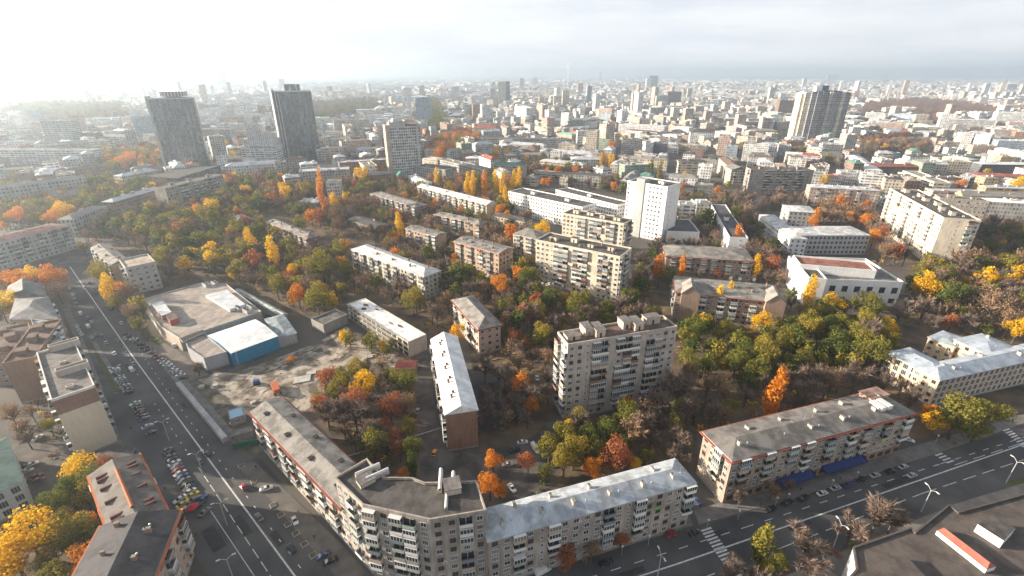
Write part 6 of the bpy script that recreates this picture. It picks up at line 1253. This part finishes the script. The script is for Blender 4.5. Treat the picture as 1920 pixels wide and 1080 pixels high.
def scatter(name, label, pts, lowmap):
    """points carrying scale, turn and which tree; one object, geometry nodes place the trees"""
    ks = sorted({k for _, _, k, _ in pts}); col = bpy.data.collections.new(name + '_kinds'); order = []
    for k in ks:
        for s, me in enumerate(VAR[k, 'low']):
            o = bpy.data.objects.new(f'{len(order):03d}_{k}', me); col.objects.link(o); order.append((k, s))
    me = bpy.data.meshes.new(name); me.from_pydata([(p[0], p[1], 0) for p in pts], [], [])
    a = me.attributes.new('scl', 'FLOAT', 'POINT'); a.data.foreach_set('value', [p[3] for p in pts])
    a = me.attributes.new('turn', 'FLOAT', 'POINT'); a.data.foreach_set('value', [rng.uniform(0, 6.28) for p in pts])
    a = me.attributes.new('which', 'INT', 'POINT'); a.data.foreach_set('value', [order.index((p[2], rng.randrange(3))) for p in pts])
    o = bpy.data.objects.new(name, me); COL.objects.link(o); tag(o, label, 'trees', None, 'stuff')
    ng = bpy.data.node_groups.new(name, 'GeometryNodeTree'); ng.interface.new_socket('Geometry', in_out='INPUT', socket_type='NodeSocketGeometry'); ng.interface.new_socket('Geometry', in_out='OUTPUT', socket_type='NodeSocketGeometry')
    gi = ng.nodes.new('NodeGroupInput'); go = ng.nodes.new('NodeGroupOutput'); mtp = ng.nodes.new('GeometryNodeMeshToPoints'); ip = ng.nodes.new('GeometryNodeInstanceOnPoints'); ci = ng.nodes.new('GeometryNodeCollectionInfo')
    ci.inputs['Collection'].default_value = col; ci.inputs['Separate Children'].default_value = True; ci.inputs['Reset Children'].default_value = True
    def na(n, t): q = ng.nodes.new('GeometryNodeInputNamedAttribute'); q.data_type = t; q.inputs['Name'].default_value = n; return q.outputs['Attribute']
    l = ng.links.new; l(gi.outputs[0], mtp.inputs['Mesh']); l(mtp.outputs[0], ip.inputs['Points']); l(ci.outputs[0], ip.inputs['Instance']); ip.inputs['Pick Instance'].default_value = True
    l(na('which', 'INT'), ip.inputs['Instance Index']); cx = ng.nodes.new('ShaderNodeCombineXYZ'); l(na('turn', 'FLOAT'), cx.inputs[2]); er = ng.nodes.new('FunctionNodeEulerToRotation'); l(cx.outputs[0], er.inputs[0]); l(er.outputs[0], ip.inputs['Rotation'])
    l(na('scl', 'FLOAT'), ip.inputs['Scale']); l(ip.outputs[0], go.inputs[0]); md = o.modifiers.new('scatter', 'NODES'); md.node_group = ng
scatter('wood', 'mass of autumn trees filling the wooded yards between the blocks', [(t[0], t[1], t[2], t[5]) for t in REST], None)
scatter('distant_trees', 'distant street trees and woods scattered through the city', FARL, None)
# undergrowth: leaf litter and low bushes, nobody could count them
b = MB(); rg = random.Random(8)
for poly, sp_, mix in ZONES[:28]:
    P = [at(x, y) for x, y in poly]; PL = [(p.x, p.y) for p in P]; x0, x1 = min(p.x for p in P), max(p.x for p in P); y0, y1 = min(p.y for p in P), max(p.y for p in P)
    for _ in range(int((x1 - x0) * (y1 - y0) / 26)):
        x, y = rg.uniform(x0, x1), rg.uniform(y0, y1)
        if not inside((x, y), PL) or hit(x, y): continue
        m = MATS['leaf ' + rg.choice(('brown', 'brown', 'olive', 'green', 'rust', 'gold', 'bare'))]; R_ = rg.uniform(.5, 1.5)
        for _k in range(11):
            v = Vector((rg.gauss(0, .5), rg.gauss(0, .5), abs(rg.gauss(0, .4)))) * R_; p = Vector((x, y, .1)) + v; e = Vector((rg.gauss(0, 1), rg.gauss(0, 1), rg.gauss(0, .6))).normalized() * .4; f = e.orthogonal().normalized() * .35; t = rg.random()
            b.face((p - e, p + f, p + e, p - f), m, None, (t, t, t))
tag(b.build('undergrowth'), 'low bushes and fallen leaves under the trees', 'undergrowth', None, 'stuff')

# ------------------------------------------------------------------ cars
PAINT = dict(black=(.012, .012, .014), white=(.62, .62, .61), silver=(.36, .37, .38), grey=(.13, .135, .14), red=(.30, .02, .025), yellow=(.62, .45, .02), blue=(.03, .06, .18), green=(.03, .08, .06), beige=(.38, .33, .25), orange=(.6, .25, .02), maroon=(.14, .02, .03))
TYRE = plain('tyre', (.015, .015, .015), .9); CG = plain('car glass', (.02, .025, .03), .08, .8)
def loft_x(b, secs, m):
    """secs: (x, half width, z bottom, z top, shoulder) rings joined along x"""
    rings = []
    for x, w, z0, z1, k in secs: rings.append([Vector(v) for v in ((x, -w * .92, z0), (x, -w, z0 + (z1 - z0) * .35), (x, -w * k, z1 - (z1 - z0) * .08), (x, -w * k * .9, z1), (x, w * k * .9, z1), (x, w * k, z1 - (z1 - z0) * .08), (x, w, z0 + (z1 - z0) * .35), (x, w * .92, z0))])
    for r0, r1 in zip(rings, rings[1:]):
        for i in range(8): j = (i + 1) % 8; b.face((r0[i], r0[j], r1[j], r1[i]), m)
    b.face(list(reversed(rings[0])), m); b.face(rings[-1], m)
CARS = {}
def car_meshes(col, kind):
    if (col, kind) in CARS: return CARS[col, kind]
    pm = plain('paint ' + col, PAINT[col], .25, .6); b = MB(); g_ = MB(); L_, H_ = dict(saloon=(4.5, 1.45), hatchback=(4.0, 1.5), van=(5.4, 2.2))[kind]; h = L_ / 2
    loft_x(b, [(-h, .72, .45, .75, .96), (-h + .15, .84, .3, .88, .96), (-h * .45, .88, .25, .95, .96), (h * .45, .88, .25, .93, .96), (h - .5, .86, .27, .82, .95), (h - .1, .8, .32, .70, .94), (h, .66, .42, .6, .94)], pm)
    if kind == 'van':
        loft_x(b, [(-h + .05, .86, .9, H_ - .1, .92), (-h + .2, .88, .9, H_, .92), (h * .35, .88, .9, H_, .92), (h * .5, .88, .9, H_ - .25, .9)], pm)
        b2 = MB(); g_.quad((h * .5 + .02, -.78, 1.1), (h * .5 + .02, .78, 1.1), (h * .42, .7, 1.95), (h * .42, -.7, 1.95), CG)
    else:
        r0, r1 = (-h * .86, -h * .5) if kind == 'hatchback' else (-h * .68, -h * .32); f1, f0 = h * .12, h * .5
        loft_x(g_, [(r0, .78, .86, .93, .95), (r1, .80, .86, H_ - .04, .84), (f1, .80, .86, H_ - .04, .84), (f0, .78, .86, .92, .95)], CG)
        loft_x(b, [(r1 + .02, .69, H_ - .07, H_ - .01, .9), ((r1 + f1) / 2, .70, H_ - .07, H_ + .02, .9), (f1 - .02, .69, H_ - .07, H_ - .01, .9)], pm)
        for s in (-1, 1): b.tube((f0 - .1, s * .72, .92), (f1, s * .66, H_ - .05), .04, .04, pm, 4); b.tube((r0 + .1, s * .72, .92), (r1, s * .66, H_ - .05), .05, .05, pm, 4); b.tube(((r1 + f1) / 2, s * .79, .92), ((r1 + f1) / 2, s * .68, H_ - .05), .035, .035, pm, 4)
    w = MB(); N = 12
    for i in range(N):
        a, a2 = 2 * math.pi * i / N, 2 * math.pi * (i + 1) / N; c = lambda t, y, r=.31: (r * math.cos(t), y, r * math.sin(t))
        w.face((c(a, -.1), c(a2, -.1), c(a2, .1), c(a, .1)), TYRE); w.face(((0, -.105, 0), c(a, -.105), c(a2, -.105)), TYRE); w.face(((0, .105, 0), c(a2, .105), c(a, .105)), TYRE)
        w.face(((0, -.11, 0), c(a, -.11, .19), c(a2, -.11, .19)), M_METAL); w.face(((0, .11, 0), c(a2, .11, .19), c(a, .11, .19)), M_METAL)
    CARS[col, kind] = (b.mesh('body'), g_.mesh('windows'), CARS.get('wheel') or w.mesh('wheel'), L_); CARS['wheel'] = CARS[col, kind][2]; return CARS[col, kind]
def car(x, y, rot, col, kind, label, group, z=.03):
    bm_, gm, wm, L_ = car_meshes(col, kind); r = thing('van' if kind == 'van' else 'car', label, 'van' if kind == 'van' else 'car', (x, y, z), rot, group); r.scale = (.86, .86, .86)
    inst('body', bm_, r, (0, 0, 0)); inst('windows', gm, r, (0, 0, 0))
    if math.hypot(x, y) < 230:
        for sx in (-1, 1):
            for sy in (-1, 1): inst('wheel', wm, r, (sx * L_ * .31, sy * .76, .31))
    FOOT.append((x - 1, x + 1, y - 1, y + 1, [(x - 1, y - 1), (x + 1, y - 1), (x + 1, y + 1), (x - 1, y + 1)])); return r
CW_ = ['black', 'grey', 'silver', 'white', 'blue', 'green', 'silver', 'grey', 'black', 'beige', 'maroon']
rc_ = random.Random(12); AVD = math.atan2(.670, -.742); STR = math.atan2(.317, .949)
ORDN = ['first', 'second', 'third', 'fourth', 'fifth', 'sixth', 'seventh', 'eighth', 'ninth', 'tenth', 'eleventh', 'twelfth', 'thirteenth', 'fourteenth', 'fifteenth', 'sixteenth']
def row(p, q, n, rot, where, group, end, cols=None, skip=(), jitter=.05):
    a, b_ = at(*p), at(*q)
    for i in range(n):
        if i in skip: continue
        v = a.lerp(b_, (i + .0) / max(1, n - 1)); c = cols[i] if cols else rc_.choice(CW_); k = rc_.choice(('saloon', 'hatchback', 'saloon'))
        car(v.x, v.y, rot + rc_.uniform(-jitter, jitter) + (math.pi if rc_.random() < .5 else 0), c, k, f'{c} {k}, {ORDN[i]} {where}', group)
g1 = 'cars parked at an angle beside the avenue'
row((314, 846), (366, 938), 15, R(58), 'from the top in the long row above the red umbrella', g1, '', ['grey', 'black', 'grey', 'black', 'white', 'silver', 'red', 'silver', 'blue', 'grey', 'black', 'grey', 'white', 'yellow', 'grey'])
row((338, 938), (350, 956), 3, R(58), 'in the inner cluster just above the red umbrella', g1, '', ['white', 'yellow', 'silver'])
row((215, 694), (243, 737), 12, R(58), 'from the top in the upper parking row', g1, '')
row((254, 758), (272, 787), 7, R(55), 'from the top in the middle parking row', g1, '')
car(*at(277, 801)[:2], R(50), 'silver', 'saloon', 'silver saloon, upper of two cars alone below the middle parking rows', g1); car(*at(285, 813)[:2], R(50), 'black', 'saloon', 'black saloon, lower of two cars alone below the middle parking rows', g1)
for x, y, c, a in ((382, 938, 'blue', 95), (372, 950, 'black', 60), (385, 962, 'grey', 70)): car(*at(x, y)[:2], R(a), c, 'saloon', f'{c} saloon beside the red umbrella at the end of the parking rows', g1)
g2 = 'cars parked in front of the supermarket'
row((238, 628), (292, 668), 9, R(12), 'from the far end in the shaded supermarket parking row', g2, '', ['black', 'grey', 'white', 'grey', 'black', 'maroon', 'black', 'grey', 'maroon'], (), .1)
row((293, 668), (345, 710), 10, R(22), 'from the far end in the sunlit supermarket parking row', g2, '', ['grey', 'maroon', 'silver', 'white', 'white', 'silver', 'white', 'silver', 'white', 'black'], (), .06)
car(*at(334, 650)[:2], R(20), 'white', 'van', 'white delivery van in the supermarket yard, larger one', g2); car(*at(303, 614)[:2], R(-40), 'white', 'van', 'white van at the supermarket entrance canopy', g2)
g3 = 'cars moving along the avenue'
AVC = [(390, 853, 'black', 'hatchback', 'topmost of those right of the line near the hoarding end'), (375, 867, 'grey', 'hatchback', 'just left of the centre line near the hoarding end'), (457, 915, 'red', 'hatchback', 'alone right of the centre line'), (486, 972, 'grey', 'saloon', 'below the strip of sunlight'), (547, 1030, 'black', 'saloon', 'by the bright plaza corner'),
       (247, 695, 'white', 'van', 'beside the upper parking rows'), (251, 683, 'silver', 'hatchback', 'just above the white van'), (212, 658, 'grey', 'saloon', 'nearest the low grey traffic island'), (215, 664, 'white', 'saloon', 'second along the traffic island'), (222, 640, 'grey', 'hatchback', 'alone beside the centre line'), (234, 636, 'silver', 'saloon', 'opposite the supermarket canopy'),
       (190, 631, 'blue', 'saloon', 'left of the queue head'), (200, 644, 'silver', 'hatchback', 'at the queue head'), (172, 634, 'silver', 'saloon', 'in the inner queue lane, middle'), (180, 630, 'green', 'saloon', 'in the middle queue lane'), (145, 613, 'white', 'saloon', 'top of the kerb-side trio'), (149, 621, 'white', 'hatchback', 'middle of the kerb-side trio'), (153, 628, 'white', 'saloon', 'bottom of the kerb-side trio'),
       (166, 614, 'white', 'van', 'among the slow queue'), (172, 605, 'silver', 'saloon', 'behind the white queue van'), (152, 590, 'white', 'van', 'long one stopped near the hipped grey-roofed house'), (166, 597, 'grey', 'hatchback', 'beside the long stopped van'), (130, 542, 'white', 'saloon', 'first at the far end of the queue'), (137, 553, 'white', 'saloon', 'second at the far end of the queue'), (139, 560, 'silver', 'saloon', 'third at the far end of the queue'),
       (143, 570, 'grey', 'saloon', 'fourth at the far end of the queue'), (158, 542, 'white', 'saloon', 'on the bright stretch far up the avenue'), (176, 543, 'silver', 'saloon', 'right of the bright stretch far up'), (168, 532, 'black', 'saloon', 'top car on the bright stretch'), (181, 550, 'black', 'saloon', 'in shade by the tan-roofed block'), (190, 541, 'maroon', 'saloon', 'nearest the tan-roofed block'), (208, 581, 'black', 'saloon', 'at the kerb below the gold trees'), (228, 607, 'white', 'hatchback', 'in the sunny gap')]
for x, y, c, k, w in AVC: car(*at(x, y)[:2], AVD + rc_.uniform(-.04, .04), c, k, f'{c} {k} on the avenue, {w}', g3)
g4 = 'cars along the near street'
for i, (x, y, c) in enumerate(((1445, 957, 'black'), (1476, 944, 'black'), (1506, 936, 'black'), (1541, 927, 'white'), (1566, 917, 'silver'), (1590, 911, 'blue'), (1614, 901, 'black'), (1640, 893, 'silver'), (1670, 885, 'black'), (1693, 877, 'silver'))):
    car(*at(x, y)[:2], STR + R(8 if i < 3 else 0), c, 'saloon', f'{c} saloon parked below the blue awnings, {ORDN[i]} from the left', g4)
car(*at(1709, 893)[:2], STR, 'silver', 'saloon', 'silver saloon driving past the parked line on the near street', g4); car(*at(1702, 826)[:2], R(-35), 'white', 'saloon', 'white saloon at the right end of the red-corniced block', g4)
car(*at(1302, 1000)[:2], STR + .1, 'black', 'saloon', 'black saloon parked just left of the main crosswalk', g4); car(*at(1306, 941)[:2], R(-55), 'blue', 'hatchback', 'pale blue hatchback in the gap between the two street blocks', g4)
car(*at(1136, 1057)[:2], STR, 'black', 'saloon', 'black saloon under the rusty street trees, shaded side', g4); car(*at(1258, 1003)[:2], STR, 'red', 'hatchback', 'red hatchback at the kerb before the pale-roofed wing', g4); car(*at(1018, 1073)[:2], STR + .2, 'white', 'van', 'white van at the lower end of the pale-roofed wing', g4)
g5 = 'cars in the inner yards'
for x, y, c, k, a, w in ((980, 831, 'white', 'saloon', 12, 'on the curved lane beside the olive trees'), (1003, 843, 'white', 'van', -65, 'parked across from the curved lane'), (960, 917, 'white', 'saloon', -60, 'nearest the pale metal roof'), (952, 873, 'silver', 'saloon', 10, 'between the orange and rusty trees'), (783, 772, 'silver', 'hatchback', 95, 'on the straight lane by the gabled house'), (815, 851, 'orange', 'hatchback', 85, 'at the foot of the gabled house'), (920, 765, 'white', 'saloon', 80, 'in the shade right of the gabled house'),
                         (918, 772, 'blue', 'saloon', 80, 'in deep shade right of the gabled house'), (965, 845, 'black', 'saloon', 25, 'dark in the curved lane'), (1007, 710, 'white', 'saloon', 95, 'beside the bright orange birch'), (1009, 740, 'white', 'hatchback', 95, 'lower one beside the orange birch'), (125, 898, 'white', 'saloon', 45, 'under the gold tree in the back yard'), (60, 873, 'white', 'saloon', 45, 'upper one in the green-roofed yard'),
                         (52, 876, 'black', 'saloon', 45, 'dark one in the green-roofed yard'), (50, 886, 'silver', 'saloon', 40, 'lower one in the green-roofed yard'), (68, 895, 'maroon', 'saloon', 40, 'dark red in the green-roofed yard'), (75, 902, 'maroon', 'hatchback', 40, 'second dark red in the green-roofed yard'), (40, 802, 'blue', 'saloon', 45, 'alone in the brown back yard'), (72, 823, 'white', 'saloon', 80, 'small in the dirt yard'), (500, 918, 'white', 'saloon', 25, 'crossing the plaza trees'),
                         (607, 1043, 'blue', 'saloon', 40, 'upper of two on the sunny plaza'), (620, 1054, 'black', 'saloon', 30, 'lower of two on the sunny plaza'), (553, 978, 'white', 'hatchback', -50, 'bright in the plaza sunlight')):
    car(*at(x, y)[:2], R(a), c, k, f'{c} {k} {w}', g5, .05)

# ------------------------------------------------------------------ site machinery, street furniture, people
def small(name, label, cat, x, y, rot, parts, group=None, z=0.0):
    p = at(x, y); r = thing(name, label, cat, (p.x, p.y, z), R(rot), group)
    for nm, b in parts: b.build(nm, r)
    return r
OR = plain('excavator orange', (.42, .11, .04), .5)
b1 = MB(); b1.box(-3.4, -1.3, .7, 3.4, 1.3, 1.2, M_DARK); b1.box(-3.4, -1.25, 1.2, 3.2, 1.25, 2.6, OR); b2 = MB(); b2.box(2.2, -1.2, 1.3, 4.0, 1.2, 3.0, OR, bottom=False); b3 = MB()
for sx in (-2.4, -1.2, 2.6):
    for sy in (-1.2, 1.2): b3.box(sx - .5, sy - .2, 0, sx + .5, sy + .2, 1.0, TYRE)
small('dump_truck', 'rusty orange dump truck on the sandy building site', 'truck', 518, 733, -55, [('skip_body', b1), ('cab', b2), ('wheels', b3)])
b1 = MB(); b1.box(-1.3, -1, .1, 1.3, 1, .9, M_DARK); b1.box(-1.1, -.9, .9, 1.1, .9, 2.2, plain('deep blue', (.02, .06, .2), .5)); small('site_generator', 'small blue generator left of the orange dump truck', 'generator', 482, 721, 20, [('housing', b1)])
for x, y, w, l, h, rt, lb in ((567, 712, 7, 5, .5, 20, 'largest pale concrete slab on the building site'), (584, 700, 4, 2.5, .5, 20, 'pale slab with brick edge beside the largest slab'), (405, 725, 2, 2, 1.2, 30, 'cream concrete block by the site verge, right one'), (378, 727, 2, 2, 1.0, 10, 'grey concrete block by the site verge, left one'), (475, 755, 2, 1.5, .6, 50, 'flat white boulder near the site hut'), (690, 672, 5, 1.6, .6, 35, 'long white slab at the foot of the gutted shell'), (697, 667, 4, 1.4, .5, 35, 'shorter white slab at the foot of the gutted shell')):
    b1 = MB(); b1.prism([(-w / 2, -l / 2), (w / 2 * .9, -l / 2 * .95), (w / 2, l / 2 * .9), (-w / 2 * .95, l / 2)], 0, h, wall_mat('pale rubble', (.50, .47, .42), .7)); small('concrete_slab', lb, 'slab', x, y, rt, [('slab', b1)], 'slabs on the building site')
b1 = MB(); rg = random.Random(3); SP = [at(*q) for q in SITE]; SPL = [(q.x, q.y) for q in SP]
for _ in range(1500):
    q = at(rg.uniform(370, 790), rg.uniform(615, 785))
    if inside((q.x, q.y), SPL):
        s = rg.uniform(.08, .5) * rg.random() + .05; b1.cyl(q.x, q.y, -.02, s * rg.uniform(.4, .9), s, s * .55, rg.choice((M_CONC, M_SOIL, M_SAND, M_GRASS)), 5)
tag(b1.build('rubble'), 'stones and lumps of earth strewn over the building site', 'rubble', None, 'stuff')
b1 = MB(); b1.tube((0, 0, 0), (0, 0, 2.6), .05, .05, M_METAL, 6); b2 = MB(); RCL = plain('umbrella red', (.42, .02, .035), .7); N = 12
for i in range(N):
    a, a2 = 6.283 * i / N, 6.283 * (i + 1) / N; b2.face(((0, 0, 2.9), (1.6 * math.cos(a), 1.6 * math.sin(a), 2.2), (1.6 * math.cos(a2), 1.6 * math.sin(a2), 2.2)), RCL)
    b2.quad((1.6 * math.cos(a), 1.6 * math.sin(a), 1.95), (1.6 * math.cos(a2), 1.6 * math.sin(a2), 1.95), (1.6 * math.cos(a2), 1.6 * math.sin(a2), 2.2), (1.6 * math.cos(a), 1.6 * math.sin(a), 2.2), RCL)
small('umbrella', 'big round red parasol at the end of the parking rows', 'umbrella', 364, 960, 0, [('pole', b1), ('canopy', b2)])
# double-armed street lamps
def lamp(x, y, rot, label, h=9.5, arms=2, group='tall street lamps'):
    b1 = MB(); b1.tube((0, 0, 0), (0, 0, h - 1), .16, .1, M_METAL, 8); parts = [('pole', b1)]
    p = at(x, y); r = thing('street_lamp', label, 'street lamp', (p.x, p.y, 0), R(rot), group); b1.build('pole', r)
    for s in ((-1, 1) if arms == 2 else (1,)):
        b2 = MB(); b2.tube((0, 0, h - 1), (s * .9, 0, h - .2), .08, .07, M_METAL, 6); b2.tube((s * .9, 0, h - .2), (s * 1.3, 0, h), .07, .05, M_METAL, 6); b2.build('arm', r)
        b3 = MB(); b3.box(s * 1.75 - .45, -.17, h - .1, s * 1.75 + .45, .17, h + .06, M_WHITE); b3.build('lamp_head', r)
lamp(1886, 905, 100, 'double-headed street lamp at the grass verge, right end of the near street'); lamp(1727, 960, 100, 'double-headed street lamp with banners above the dark hall roof'); lamp(1562, 1026, 100, 'double-headed street lamp among the bare trees left of the dark hall'); lamp(1232, 1085, 100, 'double-headed street lamp cut by the lower edge of the picture')
lamp(381, 890, 30, 'street lamp left of the centre line above the red umbrella'); lamp(426, 985, 30, 'street lamp below the strip of sunlight on the avenue'); lamp(440, 1092, 30, 'street lamp at the lower edge on the avenue'); lamp(318, 828, 30, 'street lamp between the middle and lower parking rows')
lamp(228, 722, 30, 'street lamp beside the upper parking rows')
def globe(x, y, label):
    p = at(x, y); r = thing('globe_lamp', label, 'street lamp', (p.x, p.y, 0), 0, 'white globe lamps'); b1 = MB(); b1.tube((0, 0, 0), (0, 0, 3.4), .06, .05, M_METAL, 6); b1.build('pole', r)
    b2 = MB(); N = 8
    for i in range(N):
        for j in range(5):
            f = lambda a, t: (.32 * math.sin(t) * math.cos(a), .32 * math.sin(t) * math.sin(a), 3.7 + .32 * math.cos(t)); a, a2 = 6.283 * i / N, 6.283 * (i + 1) / N; t, t2 = math.pi * j / 5, math.pi * (j + 1) / 5; b2.face((f(a, t), f(a, t2), f(a2, t2), f(a2, t)), M_WHITE)
    b2.build('globe', r)
for x, y, lb in ((1453, 950, 'first white globe lamp left of the blue awnings'), (1475, 943, 'second white globe lamp below the left blue awning'), (1557, 917, 'white globe lamp between the two blue awnings'), (1603, 902, 'white globe lamp right of the parked blue car'), (1383, 975, 'white globe lamp by the left corner of the red-corniced block'), (1325, 992, 'white globe lamp at the head of the crosswalk'), (1215, 1022, 'white globe lamp near the red hatchback'), (1165, 1042, 'white globe lamp under the rusty tree'), (1753, 832, 'white globe lamp right of the red-corniced block')): globe(x, y, lb)
# tree pits on the plaza
for i, (x, y) in enumerate(((453, 875), (476, 903), (512, 948), (527, 966), (555, 1001), (571, 1021), (587, 1042), (540, 984))):
    b1 = MB(); b1.box(-.9, -.9, 0, .9, .9, .25, M_KERB); b1.box(-.75, -.75, .25, .75, .75, .3, M_SOIL); small('planter', f'square kerbed tree pit on the plaza, {ORDN[i]} from the hoarding end', 'planter', x, y, 42, [('kerb', b1)], 'tree pits on the plaza')
# striped barrier and low traffic island
b1 = MB(); q = [at(*v)[:2] for v in ((172, 641), (180, 640), (218, 700), (207, 700))]; b1.prism(flip_out([tuple(v) for v in q]), 0, .2, M_KERB, top=M_PAVE); o = b1.build('traffic_island'); tag(o, kind='structure')
b1 = MB(); b1.box(-5, -.1, 0, 5, .1, 2.2, plain('green hoarding', (.02, .13, .09), .7)); small('green_fence', 'dark green board fence at the head of the long sunlit wing', 'fence', 467, 836, 18, [('boards', b1)])
b1 = MB(); b1.box(-3, -1.5, 0, 3, 1.5, 2.6, M_CONC); b1.box(-3.2, -1.7, 2.6, 3.2, 1.7, 2.85, R_FELT); small('kiosk', 'grey kiosk with flat roof next to the green board fence', 'kiosk', 458, 820, 30, [('body', b1)])
b1 = MB(); b1.box(-6, -2.2, 0, 6, 2.2, 2.6, M_CONC); b1.prism([(-6.3, -2.5), (6.3, -2.5), (6.3, 2.5), (-6.3, 2.5)], 2.6, 2.8, R_SLATE); small('garage', 'low grey garage roof in the wooded courtyard', 'garage', 741, 762, -10, [('body', b1)])
# people: one continuous figure each, a few pixels tall
def person_mesh(coat, stride):
    me = bpy.data.meshes.new('person'); V = [(0, 0, .95), (0, 0, 1.2), (0, 0, 1.42), (0, 0, 1.54), (0, 0.02, 1.66), (.2, 0, 1.40), (.27, .05, 1.12), (.26, .14, .88), (-.2, 0, 1.40), (-.27, -.05, 1.12), (-.26, .02, .88), (.1, .0, .9), (.11, stride, .5), (.11, stride * .6, .06), (-.1, 0, .9), (-.11, -stride * .8, .5), (-.11, -stride * 1.6, .08), (.11, stride * .6 + .14, .03), (-.11, -stride * 1.6 + .14, .05)]
    E_ = [(0, 1), (1, 2), (2, 3), (3, 4), (2, 5), (5, 6), (6, 7), (2, 8), (8, 9), (9, 10), (0, 11), (11, 12), (12, 13), (0, 14), (14, 15), (15, 16), (13, 17), (16, 18)]; rad = [.15, .16, .16, .06, .11, .075, .055, .045, .075, .055, .045, .095, .07, .05, .095, .07, .05, .04, .04]
    me.from_pydata(V, E_, []); o = bpy.data.objects.new('person', me); COL.objects.link(o); md = o.modifiers.new('skin', 'SKIN'); sv_ = me.skin_vertices[0].data
    for i, rr in enumerate(rad): sv_[i].radius = (rr, rr)
    sv_[0].use_root = True; s2 = o.modifiers.new('sub', 'SUBSURF'); s2.levels = 1; s2.render_levels = 1; dg = bpy.context.evaluated_depsgraph_get(); ev = o.evaluated_get(dg); m2 = bpy.data.meshes.new_from_object(ev); bpy.data.objects.remove(o)
    cm = plain('coat ' + coat, dict(black=(.02, .02, .022), brown=(.09, .05, .035), grey=(.12, .12, .13))[coat], .9); sk = plain('skin', (.45, .28, .2), .6); tr_ = plain('trousers', (.03, .035, .05), .9)
    m2.materials.clear(); [m2.materials.append(q) for q in (cm, sk, tr_)]
    for p in m2.polygons:
        z = p.center.z; p.material_index = 1 if z > 1.5 or (abs(p.center.x) > .2 and z < .9 and z > .8) else 2 if z < .85 else 0
    return m2
PM = [person_mesh('black', .16), person_mesh('brown', .1), person_mesh('grey', .2)]
for i, (x, y, a, lb) in enumerate(((310, 920, 20, 'person in black coat walking beside the red-ridged block'), (347, 962, 80, 'person in brown coat standing left of the red umbrella'), (368, 1004, 10, 'person in grey coat alone on the dark pavement below the umbrella'), (481, 879, 45, 'person in black coat crossing the shaded plaza'), (1788, 834, 90, 'person in dark coat on the pavement right of the red-corniced block'), (288, 805, 30, 'person in grey coat beside the lone silver saloon'), (247, 806, 200, 'person in black on the strip by the cream end wall'), (1425, 948, 60, 'person in brown coat outside the left blue awning'), (560, 962, 130, 'person in brown coat between the middle plaza tree pits'), (590, 1010, 40, 'person in grey coat near the foot of the sunlit wing'), (1500, 921, 160, 'person in black coat below the gap between the awnings'), (1575, 898, 20, 'person in brown coat under the right blue awning'), (1340, 1003, 70, 'person in grey coat on the crosswalk, upper end'), (1368, 1042, 80, 'person in black coat on the crosswalk, lower end'), (1230, 1000, 10, 'person in brown coat on the pavement behind the red hatchback'), (1860, 808, 200, 'person in grey coat near the far right crosswalk'), (320, 735, 50, 'person in black coat at the head of the grey hoarding'), (800, 815, 90, 'person in brown coat on the lane by the orange hatchback'))):
    p = at(x, y); o = bpy.data.objects.new('person', PM[i % 3]); COL.objects.link(o); o.location = (p.x, p.y, .04); o.rotation_euler = (0, 0, R(a)); tag(o, lb, 'person', 'people on foot')

# ------------------------------------------------------------------ the air between: one even box of haze
b = MB(); b.box(-46000, -290, -2, 46000, 44000, 245, M_WHITE); hz = b.build('haze'); tag(hz, 'thin pale autumn haze thickening with distance', 'haze', None, 'stuff')
m = bpy.data.materials.new('haze'); m.use_nodes = True; t = m.node_tree; t.nodes.clear(); o = nn(t, 'ShaderNodeOutputMaterial'); v = nn(t, 'ShaderNodeVolumePrincipled')
v.inputs['Color'].default_value = (.76, .89, 1.0, 1); v.inputs['Density'].default_value = 2.0e-4; v.inputs['Anisotropy'].default_value = .68; t.links.new(v.outputs[0], o.inputs['Volume']); hz.data.materials.clear(); hz.data.materials.append(m)
